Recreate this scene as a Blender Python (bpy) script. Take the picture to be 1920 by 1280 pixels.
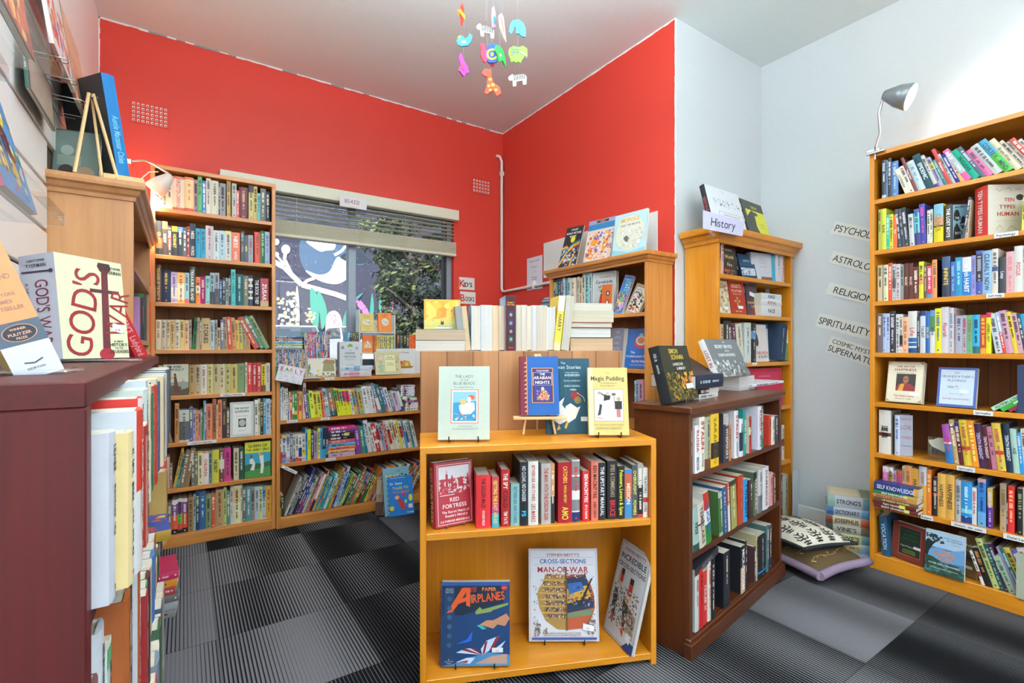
import bpy, math, random
from mathutils import Matrix, Vector
for o in list(bpy.data.objects): bpy.data.objects.remove(o)
S = bpy.context.scene; COL = S.collection
# ---------------------------------------------------------------- camera, world, sun, exposure
F_PX = 914.6; CZ = 1.1
VV = Vector((.5578, .83)); RR = Vector((.83, -.5578))
cd = bpy.data.cameras.new('camera'); cam = bpy.data.objects.new('camera', cd); COL.objects.link(cam)
cam.location = (0, 0, CZ); cam.rotation_euler = (math.pi/2, 0, math.atan2(VV.y, VV.x)-math.pi/2)
cd.sensor_width = 36; cd.lens = F_PX/1920*36; cd.shift_y = 10/1920; cd.clip_start = .02; cd.clip_end = 200
S.camera = cam
S.view_settings.view_transform = 'Standard'; S.view_settings.look = 'None'
S.view_settings.exposure = 0.24; S.view_settings.gamma = 1.0; S.view_settings.use_curve_mapping = False
W = bpy.data.worlds.new('world'); S.world = W; W.use_nodes = True
nt = W.node_tree; bg = nt.nodes['Background']; sk = nt.nodes.new('ShaderNodeTexSky')
try:
    sk.sky_type = 'NISHITA'; sk.sun_disc = False; sk.sun_elevation = math.radians(48); sk.sun_rotation = math.radians(200)
except Exception: pass
nt.links.new(sk.outputs[0], bg.inputs[0]); bg.inputs[1].default_value = .22
def light(name, kind, loc, rot, energy, col=(1,1,1), **kw):
    l = bpy.data.lights.new(name, kind); l.energy = energy; l.color = col
    for k, v in kw.items(): setattr(l, k, v)
    o = bpy.data.objects.new(name, l); o.location = loc; o.rotation_euler = rot; COL.objects.link(o); return o
light('sun', 'SUN', (0, -5, 20), (math.radians(48), 0, math.radians(-25)), 4.5, (1, .97, .92), angle=.01)
CH = 2.93                                   # ceiling height
BATTENS = [(.62, 1.15, 0, .9, 6, 62, .52), (.8, -.9, 0, 1.5, 16, 75, .8), (.6, -2.2, 0, 1.5, 12, 50, .6), (1.5, 1.2, 0, .6, 2, 6, .17)]   # x, y, turn, length, watts down, watts up, drop; first three are added fill
light('front_fill_light', 'AREA', (1.5, -3.05, 1.45), (math.radians(90), 0, 0), 27, (.94, .98, 1), shape='RECTANGLE', size=2.5, size_y=2.0)  # area light added behind the camera as broad frontal fill
for i, (x, y, r, L, e, e2, dz) in enumerate(BATTENS):
    light('fluorescent_and_fill_light', 'AREA', (x, y, CH-dz-.045), (0, 0, r), e, (.95, .985, 1), shape='RECTANGLE', size=L, size_y=.14)  # fill from the added battens; only the short last one belongs to the room
    light('fill_uplight', 'AREA', (x, y, CH-dz+.03), (math.pi, 0, r), e2, (.93, .985, 1), shape='RECTANGLE', size=L, size_y=.14)  # uplights added to brighten the ceiling
# ---------------------------------------------------------------- helpers
def lin(c): return c/12.92 if c <= .04045 else ((c+.055)/1.055)**2.4
def srgb(h): return tuple(int(h[i]*2 if len(h) == 3 else h[2*i:2*i+2], 16)/255 for i in range(3))
def rgb(h): return tuple(lin(c) for c in srgb(h))
def depth_of(x, y): return x*VV.x + y*VV.y
def on_plane(px, py, axis, c):
    k = (px-960)/F_PX; d = VV.x + k*RR.x if axis == 'X' else VV.y + k*RR.y
    t = c/d; return Vector((t*(VV.x+k*RR.x), t*(VV.y+k*RR.y), CZ+(650-py)/F_PX*t))
def on_z(px, py, z):
    t = (CZ-z)*F_PX/(py-650); k = (px-960)/F_PX; return Vector((t*(VV.x+k*RR.x), t*(VV.y+k*RR.y), z))
def at_depth(px, py, t):
    k = (px-960)/F_PX; return Vector((t*(VV.x+k*RR.x), t*(VV.y+k*RR.y), CZ+(650-py)/F_PX*t))
class MB:
    def __init__(s): s.v = []; s.f = []; s.c = []; s.m = []; s.sm = []
    def add(s, vs, fs, col='fff', m=0, M=None, smooth=False):
        b = len(s.v)
        s.v += [tuple(M @ Vector(v)) if M is not None else tuple(v) for v in vs]
        for f in fs: s.f.append([b+i for i in f]); s.c.append(col); s.m.append(m); s.sm.append(smooth)
        return s
    def box(s, x0, y0, z0, x1, y1, z1, col='fff', m=0, M=None):
        v = [(x, y, z) for z in (z0, z1) for y in (y0, y1) for x in (x0, x1)]
        return s.add(v, [(0,2,3,1),(4,5,7,6),(0,1,5,4),(1,3,7,5),(3,2,6,7),(2,0,4,6)], col, m, M)
    def rbox(s, x0, y0, z0, x1, y1, z1, b=.003, col='fff', m=0, M=None):   # bevelled box
        lo = (x0,y0,z0); hi = (x1,y1,z1); vs = []; idx = {}
        for i in range(8):
            sg = [(i >> k) & 1 for k in range(3)]
            for ax in range(3):
                p = [hi[k] if sg[k] else lo[k] for k in range(3)]
                for k in range(3):
                    if k != ax: p[k] += -b if sg[k] else b
                idx[(i, ax)] = len(vs); vs.append(p)
        fs = []
        for ax in range(3):
            o1, o2 = [k for k in range(3) if k != ax]
            for sd in (0, 1):
                q = [(0,0),(1,0),(1,1),(0,1)]
                fs.append([idx[((sd << ax)|(a << o1)|(c << o2), ax)] for a, c in q])
            for a in (0, 1):
                for c in (0, 1):
                    i0 = (a << o1)|(c << o2); i1 = i0 | (1 << ax)
                    fs.append([idx[(i0,o1)], idx[(i1,o1)], idx[(i1,o2)], idx[(i0,o2)]])
        for i in range(8): fs.append([idx[(i,0)], idx[(i,1)], idx[(i,2)]])
        c = Vector([(lo[k]+hi[k])/2 for k in range(3)]); out = []
        for f in fs:
            P = [Vector(vs[i]) for i in f]; n = (P[1]-P[0]).cross(P[2]-P[0])
            out.append(f if n.dot(sum(P, Vector())/len(P)-c) > 0 else f[::-1])
        return s.add(vs, out, col, m, M)
    def tube(s, pts, r, n=8, col='fff', m=0, M=None, cap=True):
        pts = [Vector(p) for p in pts]; rs = r if isinstance(r, (list, tuple)) else [r]*len(pts)
        vs = []; up = None
        for i, p in enumerate(pts):
            d = (pts[min(i+1, len(pts)-1)]-pts[max(i-1, 0)]).normalized()
            if up is None: up = d.orthogonal().normalized()
            up = (up-d*up.dot(d)).normalized(); b = d.cross(up)
            for k in range(n):
                a = 2*math.pi*k/n; vs.append(p+(up*math.cos(a)+b*math.sin(a))*rs[i])
        fs = [(i*n+k, i*n+(k+1) % n, (i+1)*n+(k+1) % n, (i+1)*n+k) for i in range(len(pts)-1) for k in range(n)]
        s.add(vs, fs, col, m, M, True)
        if cap: s.add(vs[:n], [list(range(n))[::-1]], col, m, M); s.add(vs[-n:], [list(range(n))], col, m, M)
        return s
    def lathe(s, prof, n=20, col='fff', m=0, M=None):
        vs = [(r*math.cos(2*math.pi*k/n), r*math.sin(2*math.pi*k/n), z) for r, z in prof for k in range(n)]
        fs = [(i*n+k, i*n+(k+1) % n, (i+1)*n+(k+1) % n, (i+1)*n+k) for i in range(len(prof)-1) for k in range(n)]
        return s.add(vs, fs, col, m, M, True)
    def prism(s, poly, t, col='fff', m=0, M=None):      # polygon in xy extruded by t in z
        n = len(poly); vs = [(x, y, 0) for x, y in poly]+[(x, y, t) for x, y in poly]
        return s.add(vs, [list(range(n))[::-1], list(range(n, 2*n))]+[(i, (i+1) % n, n+(i+1) % n, n+i) for i in range(n)], col, m, M)
    def obj(s, name, mats, parent=None, M=None):
        me = bpy.data.meshes.new(name); me.from_pydata(s.v, [], s.f)
        for m in (mats if isinstance(mats, (list, tuple)) else [mats]): me.materials.append(m)
        a = me.attributes.new('col', 'FLOAT_COLOR', 'CORNER'); cc = {}; buf = []
        for f, c in zip(s.f, s.c):
            if c not in cc: cc[c] = list(rgb(c))+[1.0]
            buf += cc[c]*len(f)
        a.data.foreach_set('color', buf)
        me.polygons.foreach_set('material_index', s.m); me.polygons.foreach_set('use_smooth', s.sm); me.update()
        o = bpy.data.objects.new(name, me); COL.objects.link(o)
        if parent: o.parent = parent
        if M is not None: o.matrix_local = M
        return o
LABELS = {}
def tag(o, label, cat, group=None, kind=None):
    if label: 
        LABELS[label] = LABELS.get(label, 0)+1
        o['label'] = label
    if cat: o['category'] = cat
    if group: o['group'] = group
    if kind: o['kind'] = kind
    return o
def thing(name, label, cat, M=None, group=None):
    o = bpy.data.objects.new(name, None); COL.objects.link(o); o.empty_display_size = .05
    if M is not None: o.matrix_world = M if isinstance(M, Matrix) else Matrix.Translation(M)
    return tag(o, label, cat, group)
def struct(o): o['kind'] = 'structure'; return o
# ---------------------------------------------------------------- materials
MT = {}
def newmat(name):
    m = bpy.data.materials.new(name); m.use_nodes = True; return m, m.node_tree, m.node_tree.nodes['Principled BSDF']
def N(nt, t, **kw):
    n = nt.nodes.new('ShaderNode'+t)
    for k, v in kw.items():
        if k in n.inputs: n.inputs[k].default_value = v
        else: setattr(n, k, v)
    return n
def ramp(nt, stops):
    r = nt.nodes.new('ShaderNodeValToRGB'); e = r.color_ramp.elements
    while len(e) < len(stops): e.new(.5)
    for i, (p, c) in enumerate(stops): e[i].position = p; e[i].color = (*rgb(c), 1) if isinstance(c, str) else (c, c, c, 1)
    return r
def plain(name, col, rough=.5, metal=0, bump=0, scale=60, **kw):
    if name in MT: return MT[name]
    m, t, b = newmat(name); b.inputs['Base Color'].default_value = (*rgb(col), 1); b.inputs['Roughness'].default_value = rough
    b.inputs['Metallic'].default_value = metal
    no = N(t, 'TexNoise', Scale=scale, Detail=4.0); tc = N(t, 'TexCoord'); t.links.new(tc.outputs['Object'], no.inputs['Vector'])
    mx = N(t, 'MixRGB', blend_type='MULTIPLY'); mx.inputs[0].default_value = kw.get('var', .12)
    mx.inputs[1].default_value = (*rgb(col), 1); t.links.new(no.outputs[0], mx.inputs[2]); t.links.new(mx.outputs[0], b.inputs['Base Color'])
    if bump:
        bp = N(t, 'Bump', Strength=bump, Distance=.002); t.links.new(no.outputs[0], bp.inputs['Height']); t.links.new(bp.outputs[0], b.inputs['Normal'])
    MT[name] = m; return m
def attr_mat(name, rough, coat=0, pages=False):
    m, t, b = newmat(name); a = N(t, 'Attribute', attribute_name='col'); tc = N(t, 'TexCoord')
    mp = N(t, 'Mapping'); mp.inputs['Scale'].default_value = (3, 900, 3) if pages else (60, 60, 60)
    no = N(t, 'TexNoise', Scale=1.0, Detail=3.0); t.links.new(tc.outputs['Object'], mp.inputs[0]); t.links.new(mp.outputs[0], no.inputs['Vector'])
    mx = N(t, 'MixRGB', blend_type='MULTIPLY'); mx.inputs[0].default_value = .45 if pages else .1
    t.links.new(a.outputs['Color'], mx.inputs[1]); t.links.new(no.outputs[0], mx.inputs[2])
    g = N(t, 'Gamma'); g.inputs[1].default_value = 1.1 if pages else 1.04; t.links.new(mx.outputs[0], g.inputs[0]); t.links.new(g.outputs[0], b.inputs['Base Color'])
    b.inputs['Roughness'].default_value = rough; b.inputs['Coat Weight'].default_value = coat; b.inputs['Coat Roughness'].default_value = .25
    if pages:
        bp = N(t, 'Bump', Strength=.5, Distance=.001); t.links.new(no.outputs[0], bp.inputs['Height']); t.links.new(bp.outputs[0], b.inputs['Normal'])
    return m
PRINT = attr_mat('printed_cover', .42, .15); CLOTH = attr_mat('cloth_and_paint', .75); PAGES = attr_mat('page_edges', .85, 0, True)
def wood(name, c0, c1, c2, grain='Z', rough=.35, boards=0, knots=0, scale=1.0, coat=.2, wear=0):
    m, t, b = newmat(name); tc = N(t, 'TexCoord'); mp = N(t, 'Mapping')
    s = {'X': (1.2, 14, 14), 'Y': (14, 1.2, 14), 'Z': (14, 14, 1.2)}[grain]; mp.inputs['Scale'].default_value = tuple(x*scale for x in s)
    t.links.new(tc.outputs['Object'], mp.inputs[0])
    n1 = N(t, 'TexNoise', Scale=1.0, Detail=6.0, Roughness=.6, Distortion=.6); t.links.new(mp.outputs[0], n1.inputs['Vector'])
    mp2 = N(t, 'Mapping'); mp2.inputs['Scale'].default_value = tuple(x*scale*(7 if x > 2 else 2) for x in s); t.links.new(tc.outputs['Object'], mp2.inputs[0])
    n2 = N(t, 'TexNoise', Scale=1.0, Detail=4.0); t.links.new(mp2.outputs[0], n2.inputs['Vector'])
    ad = N(t, 'Math', operation='MULTIPLY_ADD'); t.links.new(n2.outputs[0], ad.inputs[0]); ad.inputs[1].default_value = .35; t.links.new(n1.outputs[0], ad.inputs[2])
    r = ramp(t, [(.35, c0), (.62, c1), (.95, c2)]); t.links.new(ad.outputs[0], r.inputs[0]); out = r.outputs[0]
    if knots:
        vo = N(t, 'TexVoronoi', Scale=1.0); mk = N(t, 'Mapping'); mk.inputs['Scale'].default_value = {'Z': (6, 6, 3.2), 'X': (3.2, 6, 6), 'Y': (6, 3.2, 6)}[grain]
        t.links.new(tc.outputs['Object'], mk.inputs[0]); t.links.new(mk.outputs[0], vo.inputs['Vector'])
        rk = ramp(t, [(.0, 0.0), (.10, 1.0)]); t.links.new(vo.outputs['Distance'], rk.inputs[0])
        mx = N(t, 'MixRGB', blend_type='MIX'); t.links.new(rk.outputs[0], mx.inputs[0]); mx.inputs[1].default_value = (*rgb(knots), 1); t.links.new(out, mx.inputs[2]); out = mx.outputs[0]
    if boards:                                   # grooves between tongue-and-groove boards, along X
        sx = N(t, 'SeparateXYZ'); t.links.new(tc.outputs['Object'], sx.inputs[0])
        dv = N(t, 'Math', operation='DIVIDE'); t.links.new(sx.outputs[0], dv.inputs[0]); dv.inputs[1].default_value = boards
        fr = N(t, 'Math', operation='FRACT'); t.links.new(dv.outputs[0], fr.inputs[0])
        fl = N(t, 'Math', operation='FLOOR'); t.links.new(dv.outputs[0], fl.inputs[0])
        wn = N(t, 'TexWhiteNoise', noise_dimensions='1D'); t.links.new(fl.outputs[0], wn.inputs['W'])
        rg = ramp(t, [(0, 0.12), (.05, 1.0)]); t.links.new(fr.outputs[0], rg.inputs[0])
        tn = N(t, 'Math', operation='MULTIPLY_ADD'); t.links.new(wn.outputs[0], tn.inputs[0]); tn.inputs[1].default_value = .3; tn.inputs[2].default_value = .75
        m1 = N(t, 'MixRGB', blend_type='MULTIPLY'); m1.inputs[0].default_value = 1; t.links.new(out, m1.inputs[1]); t.links.new(rg.outputs[0], m1.inputs[2])
        m2 = N(t, 'MixRGB', blend_type='MULTIPLY'); m2.inputs[0].default_value = 1; t.links.new(m1.outputs[0], m2.inputs[1]); t.links.new(tn.outputs[0], m2.inputs[2]); out = m2.outputs[0]
    t.links.new(out, b.inputs['Base Color']); b.inputs['Roughness'].default_value = rough; b.inputs['Coat Weight'].default_value = coat; b.inputs['Coat Roughness'].default_value = .2
    bp = N(t, 'Bump', Strength=.12, Distance=.001); t.links.new(ad.outputs[0], bp.inputs['Height']); t.links.new(bp.outputs[0], b.inputs['Normal'])
    return m
def woodset(name, c0, c1, c2, **kw): return {g: wood(name+'_'+g.lower(), c0, c1, c2, grain=g, **kw) for g in 'XZ'}
PINE = woodset('honey_pine', 'a8642a', 'bd7a38', 'd39450', knots='8a4a1c')
GOLD = woodset('golden_pine', 'b06a10', 'c98018', 'dc9428', knots='9a5a10')
DARK = woodset('dark_stained_pine', '3c1a0a', '50260f', '643314', knots='2c1006', rough=.4)
CHERRY = {g: wood('cherry_laminate_'+g, '340406', '4a080c', '620f12', grain=g, rough=.5, scale=.7, coat=.0) for g in 'XZ'}
BACKB = wood('tongue_and_groove_back', '6e3d18', '8a5226', 'a0662f', boards=.075, coat=0, rough=.6)
RAWB = wood('tongue_and_groove_raw_pine', '946038', 'a8744a', 'b8865c', boards=.098, knots='7c4a2c', coat=0, rough=.6)
RAW = woodset('raw_pine', 'a06c40', 'b47e50', 'c49060', knots='6a3c20')
EASEL = plain('pale_beech', 'dcb884', .5); BLACKW = plain('black_wire', '151515', .4)
CHROME = plain('chrome', 'cccccc', .15, 1); STEEL = plain('steel_wire', 'aaaaaa', .3, .9)
def clear_mat(name, col=(.97, .99, 1), rough=.02, alpha=.16):
    m, t, b = newmat(name); t.nodes.remove(b); o = t.nodes['Material Output']
    tr = N(t, 'BsdfTransparent'); gl = N(t, 'BsdfGlossy', Roughness=rough); mx = N(t, 'MixShader'); mx.inputs[0].default_value = alpha
    tr.inputs[0].default_value = (*col, 1); t.links.new(tr.outputs[0], mx.inputs[1]); t.links.new(gl.outputs[0], mx.inputs[2]); t.links.new(mx.outputs[0], o.inputs[0]); return m
ACRYL = clear_mat('clear_acrylic'); GLASS = clear_mat('window_glass', (.98, 1, 1), .0, .02)
def emit(name, col, st):
    m, t, b = newmat(name); b.inputs['Base Color'].default_value = (*rgb(col), 1)
    b.inputs['Emission Color'].default_value = (*rgb(col), 1); b.inputs['Emission Strength'].default_value = st; return m
# ---------------------------------------------------------------- lettering
GL = {}
def build_glyphs(chars):
    obs = []
    for bold in (0, 1):
        for ch in chars:
            cu = bpy.data.curves.new('g', 'FONT'); cu.body = ch; cu.size = 1; cu.resolution_u = 4; cu.offset = .022 if bold else 0
            ob = bpy.data.objects.new('g', cu); COL.objects.link(ob); obs.append((bold, ch, ob))
    dg = bpy.context.evaluated_depsgraph_get(); dg.update()
    for bold, ch, ob in obs:
        ev = ob.evaluated_get(dg); me = ev.to_mesh()
        vs = [(v.co.x, v.co.y) for v in me.vertices]; fs = [list(p.vertices) for p in me.polygons]
        x1 = max([v[0] for v in vs], default=.25); x0 = min([v[0] for v in vs], default=0)
        GL[(bold, ch)] = ([(x-x0, y) for x, y in vs], fs, x1-x0+.07); ev.to_mesh_clear()
    for b, c, ob in obs:
        cu = ob.data; bpy.data.objects.remove(ob); bpy.data.curves.remove(cu)
def text(mb, s, f, size, col, maxw=None, bold=1, align='c', sx=1.0):
    """f maps flat (x, y) metres to 3D; the text is centred on (0, 0)."""
    adv = sum(GL.get((bold, c), ((), (), .25))[2] if c != ' ' else .3 for c in s)
    w = adv*size*sx
    if maxw and w > maxw: k = maxw/w; sx *= k if k > .55 else .55; size *= 1 if k > .55 else k/.55; w = adv*size*sx
    x = {'c': -w/2, 'l': 0, 'r': -w}[align]
    for c in s:
        if c == ' ': x += .3*size*sx; continue
        g = GL.get((bold, c))
        if not g: x += .25*size*sx; continue
        mb.add([f(x+vx*size*sx, (vy-.36)*size) for vx, vy in g[0]], g[1], col); x += g[2]*size*sx
def flat_sign(name, label, cat, M, w, h, base, art, t=.001, group=None, parent=None, mat=None):
    mb = MB(); mb.box(0, 0, 0, w, t, h, base); draw(mb, art, w, h, lambda u, v, e: (u, -e, v))
    o = mb.obj(name, mat or CLOTH, parent, None)
    if parent: o.matrix_local = M
    else: o.matrix_world = M
    if not parent: tag(o, label, cat, group)
    return o
def draw(mb, art, w, h, f):
    """art: list of shapes in 0..1 of a w x h panel. f(u_m, v_m, layer_offset) -> 3D."""
    e = .00024
    for i, a in enumerate(art):
        e += .00006; k = a[0]
        if k == 'r': pts = [(a[1], a[2]), (a[3], a[2]), (a[3], a[4]), (a[1], a[4])]; col = a[5]
        elif k == 'e':
            n = 18; pts = [(a[1]+a[3]*math.cos(2*math.pi*j/n), a[2]+a[4]*math.sin(2*math.pi*j/n)) for j in range(n)]; col = a[5]
        elif k == 'p': pts = list(zip(a[1][::2], a[1][1::2])); col = a[2]
        elif k == 'l':                                   # polyline of width a[2]
            q = list(zip(a[1][::2], a[1][1::2]))
            for (x0, y0), (x1, y1) in zip(q, q[1:]):
                dx, dy = (x1-x0)*w, (y1-y0)*h; L = math.hypot(dx, dy) or 1; nx, ny = -dy/L*a[2]/2, dx/L*a[2]/2
                mb.add([f(x0*w+nx, y0*h+ny, e), f(x0*w-nx, y0*h-ny, e), f(x1*w-nx, y1*h-ny, e), f(x1*w+nx, y1*h+ny, e)], [(0,1,2,3)], a[3])
            continue
        elif k == 't':                                   # text, u, v, size(frac of h), col, maxw frac, bold, angle
            an = math.radians(a[8]) if len(a) > 8 else 0; ca, sa = math.cos(an), math.sin(an)
            text(mb, a[1], lambda x, y: f(a[2]*w+x*ca-y*sa, a[3]*h+x*sa+y*ca, e), a[4]*h, a[5], (a[6] if len(a) > 6 and a[6] else .92)*w, a[7] if len(a) > 7 else 1); continue
        elif k == 's':                                   # scatter: u0 v0 u1 v1 n size cols seed
            rd = random.Random(a[8] if len(a) > 8 else 1)
            for j in range(a[5]):
                s = a[6]*(.5+rd.random()); x = a[1]+(a[3]-a[1])*rd.random(); y = a[2]+(a[4]-a[2])*rd.random(); an = rd.random()*6
                P = [(x*w+s*math.cos(an+q)*(.6+rd.random()*.6), y*h+s*math.sin(an+q)*(.6+rd.random()*.6)) for q in (0, 1.3, 2.5, 3.9, 5.1)]
                e += .000005; ee = e; mb.add([f(px, py, ee) for px, py in [(min(max(qx, a[1]*w), a[3]*w), min(max(qy, a[2]*h), a[4]*h)) for qx, qy in P]], [(0,1,2,3,4)], rd.choice(a[7].split(',')))
            continue
        mb.add([f(x*w, y*h, e) for x, y in pts], [list(range(len(pts)))], col)
build_glyphs("ABCDEFGHIJKLMNOPQRSTUVWXYZabcdefghijklmnopqrstuvwxyz0123456789&'.-:,$!道典")
# ================================================================ the room
XL, YB, XR, YN, XS, YF = -.394, 3.52, 3.14, 1.745, 2.27, -3.0    # left wall, back wall, right wall, return wall, red side wall, front
def paint(name, col, bump=.25): return plain(name, col, .55, bump=bump, scale=45, var=.06)
RED = paint('red_paint', 'd23c2e', .35); WHITE = paint('pale_blue_white_paint', 'ccd4d8'); CREAM = paint('cream_paint', 'f8f2f0'); CEIL = paint('ceiling_paint', 'dee9ea'); TRIMW = plain('white_gloss_trim', 'e4e8e6', .3, var=.05)
WX0, WX1, WZ0, WZ1 = .2, 1.80, .965, 2.13
def sbox(name, mat, *b):
    o = MB().box(*b).obj(name, mat); return struct(o)
mb = MB()
for b in ((XL-.1, YB, 0, WX0, YB+.12, CH), (WX1, YB, 0, XS+.1, YB+.12, CH), (WX0, YB, 0, WX1, YB+.12, WZ0), (WX0, YB, WZ1, WX1, YB+.12, CH)): mb.box(*b)
struct(mb.obj('wall_back', RED))
mb = MB(); mb.box(XS, YN, 0, XR+.1, YB+.12, CH); mb.m = [1 if i == 5 else 0 for i in range(6)]
struct(mb.obj('wall_return', [WHITE, RED]))
sbox('wall_right', WHITE, XR, YF, 0, XR+.1, YN, CH)
sbox('wall_left', CREAM, XL-.1, YF, 0, XL, YB, CH)
mb = MB(); [mb.box(*q) for q in ((XL-.1, YF-.1, 0, .2, YF, CH), (2.8, YF-.1, 0, XR+.1, YF, CH), (.2, YF-.1, 0, 2.8, YF, .4), (.2, YF-.1, 2.5, 2.8, YF, CH))]; struct(mb.obj('wall_front', CREAM))
T = thing('added_front_window', None, None, (0, 0, 0)); struct(T)  # unseen front window, added to go with the frontal fill light
for x in (.2, 1.48, 2.76): MB().rbox(x, YF-.07, .4, x+.04, YF-.03, 2.5, b=.003).obj('window_frame', TRIMW, T)
MB().box(.24, YF-.045, .4, 2.76, YF-.04, 2.5).obj('pane', clear_mat('added_window_glass', (1, 1, 1), .02, .02), T)
sbox('ceiling', CEIL, XL-.1, YF-.1, CH, XR+.1, YB+.12, CH+.08)
# uneven hand-painted edge lines where the red meets the ceiling and the white corner
rd = random.Random(5); mb = MB()
for i in range(60):
    x = XL+(XS-XL)*i/60; mb.box(x, YB-.0015, CH-.006-.005*rd.random(), x+(XS-XL)/60, YB, CH, 'dfe6e6' if rd.random() > .25 else '8a9494')
for i in range(45):
    y = YN+(YB-YN)*i/45; mb.box(XS-.0015, y, CH-.005-.005*rd.random(), XS, y+(YB-YN)/45, CH, 'eceeee')
for i in range(90):
    z = CH*i/90; mb.box(XS-.004*rd.random()-.003, YN-.0012, z, XS+.002, YN+.003, z+CH/90, 'f2eeee')
for i in range(40):
    z = 1.7+(CH-1.7)*i/40; mb.box(XL, YB-.0015, z, XL+.004+.004*rd.random(), YB, z+(CH-1.7)/40, 'efe6e4')
struct(mb.obj('trim_1', CLOTH))
for nm, b in (('baseboard_right', (XR-.015, 1.03, 0, XR, YN, .135)), ('baseboard_return', (XS, YN-.015, 0, XR, YN, .135))):
    o = MB().rbox(*b, b=.006).obj(nm, TRIMW); struct(o)
# carpet tiles
m, t, b = newmat('striped_carpet_tiles'); tc = N(t, 'TexCoord'); sx = N(t, 'SeparateXYZ'); t.links.new(tc.outputs['Object'], sx.inputs[0])
def mth(op, a, c=None, d=None):
    n = N(t, 'Math', operation=op)
    for i, v in enumerate((a, c, d)):
        if v is None: continue
        if hasattr(v, 'is_linked') or hasattr(v, 'links'): t.links.new(v, n.inputs[i])
        else: n.inputs[i].default_value = v
    return n.outputs[0]
TS = .466
gx = mth('DIVIDE', mth('SUBTRACT', sx.outputs[0], .104), TS); gy = mth('DIVIDE', mth('SUBTRACT', sx.outputs[1], 2.14), TS*1.015)
cv = N(t, 'CombineXYZ'); t.links.new(mth('FLOOR', gx), cv.inputs[0]); t.links.new(mth('FLOOR', gy), cv.inputs[1]); cv.inputs[2].default_value = 3.0
wn = N(t, 'TexWhiteNoise', noise_dimensions='3D'); t.links.new(cv.outputs[0], wn.inputs['Vector'])
# every tile: a ground tone and a stripe weight that drifts across it
fx = mth('FRACT', gx); fy = mth('FRACT', gy)
wv = mth('SINE', mth('MULTIPLY_ADD', fx, 7.0, mth('MULTIPLY', wn.outputs['Value'], 40.0)))
duty = mth('MULTIPLY_ADD', wv, .22, mth('MULTIPLY_ADD', wn.outputs['Value'], .8, .08))
st = mth('FRACT', mth('MULTIPLY', sx.outputs[0], 80.0))
fz = N(t, 'TexNoise', Scale=900.0, Detail=2.0); t.links.new(tc.outputs['Object'], fz.inputs['Vector'])
sj = mth('ADD', st, mth('MULTIPLY', mth('SUBTRACT', fz.outputs[0], .5), .7))
line = N(t, 'MapRange'); t.links.new(mth('SUBTRACT', duty, sj), line.inputs[0]); line.inputs[1].default_value = -.12; line.inputs[2].default_value = .12
c1 = N(t, 'MixRGB'); t.links.new(line.outputs[0], c1.inputs[0]); c1.inputs[1].default_value = (*rgb('1b1c1f'), 1); c1.inputs[2].default_value = (*rgb('8a8a90'), 1)
fleck = ramp(t, [(.35, '8a8a8a'), (.65, 'ffffff')]); t.links.new(fz.outputs[0], fleck.inputs[0])
c2 = N(t, 'MixRGB', blend_type='MULTIPLY'); c2.inputs[0].default_value = .9; t.links.new(c1.outputs[0], c2.inputs[1]); t.links.new(fleck.outputs[0], c2.inputs[2])
ed = mth('MINIMUM', mth('MINIMUM', fx, fy), mth('MINIMUM', mth('SUBTRACT', 1.0, fx), mth('SUBTRACT', 1.0, fy)))
rs = ramp(t, [(0.0, .45), (.006, 1.0)]); t.links.new(ed, rs.inputs[0])
c3 = N(t, 'MixRGB', blend_type='MULTIPLY'); c3.inputs[0].default_value = 1; t.links.new(c2.outputs[0], c3.inputs[1]); t.links.new(rs.outputs[0], c3.inputs[2])
t.links.new(c3.outputs[0], b.inputs['Base Color']); b.inputs['Roughness'].default_value = .95; b.inputs['Specular IOR Level'].default_value = .1
bp = N(t, 'Bump', Strength=.6, Distance=.003); t.links.new(mth('ADD', line.outputs[0], fz.outputs[0]), bp.inputs['Height']); t.links.new(bp.outputs[0], b.inputs['Normal'])
sbox('floor', m, XL-.1, YF-.1, -.1, XR+.1, YB+.12, 0)
# ceiling lights: three unseen battens added as fill, then the room's short one
for i, (x, y, r, L, e, e2, dz) in enumerate(BATTENS):
    lb = ('unseen white fluorescent batten added as fill above the bookcases', 'added white fluorescent fill batten behind the camera on the left', 'added white fluorescent fill batten behind the camera on the right', 'short white fluorescent batten just above the front of the red side wall')[i]
    T = thing('ceiling_light', lb, 'ceiling light', Matrix.Translation((x, y, CH-dz)) @ Matrix.Rotation(r, 4, 'Z'), 'ceiling battens')
    for q in (-L*.35, L*.35): MB().tube([(q, 0, 0), (q, 0, dz)], .006, 8).obj('hanger_rod', TRIMW, T)
    MB().rbox(-L/2-.05, -.03, -.028, L/2+.05, .03, 0, b=.006).obj('housing', TRIMW, T)
    MB().tube([(-L/2, 0, -.045), (L/2, 0, -.045)], .013, 10).obj('tube', MT.setdefault('tube', emit('lit_tube', 'eef4ff', 5)), T)
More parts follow.
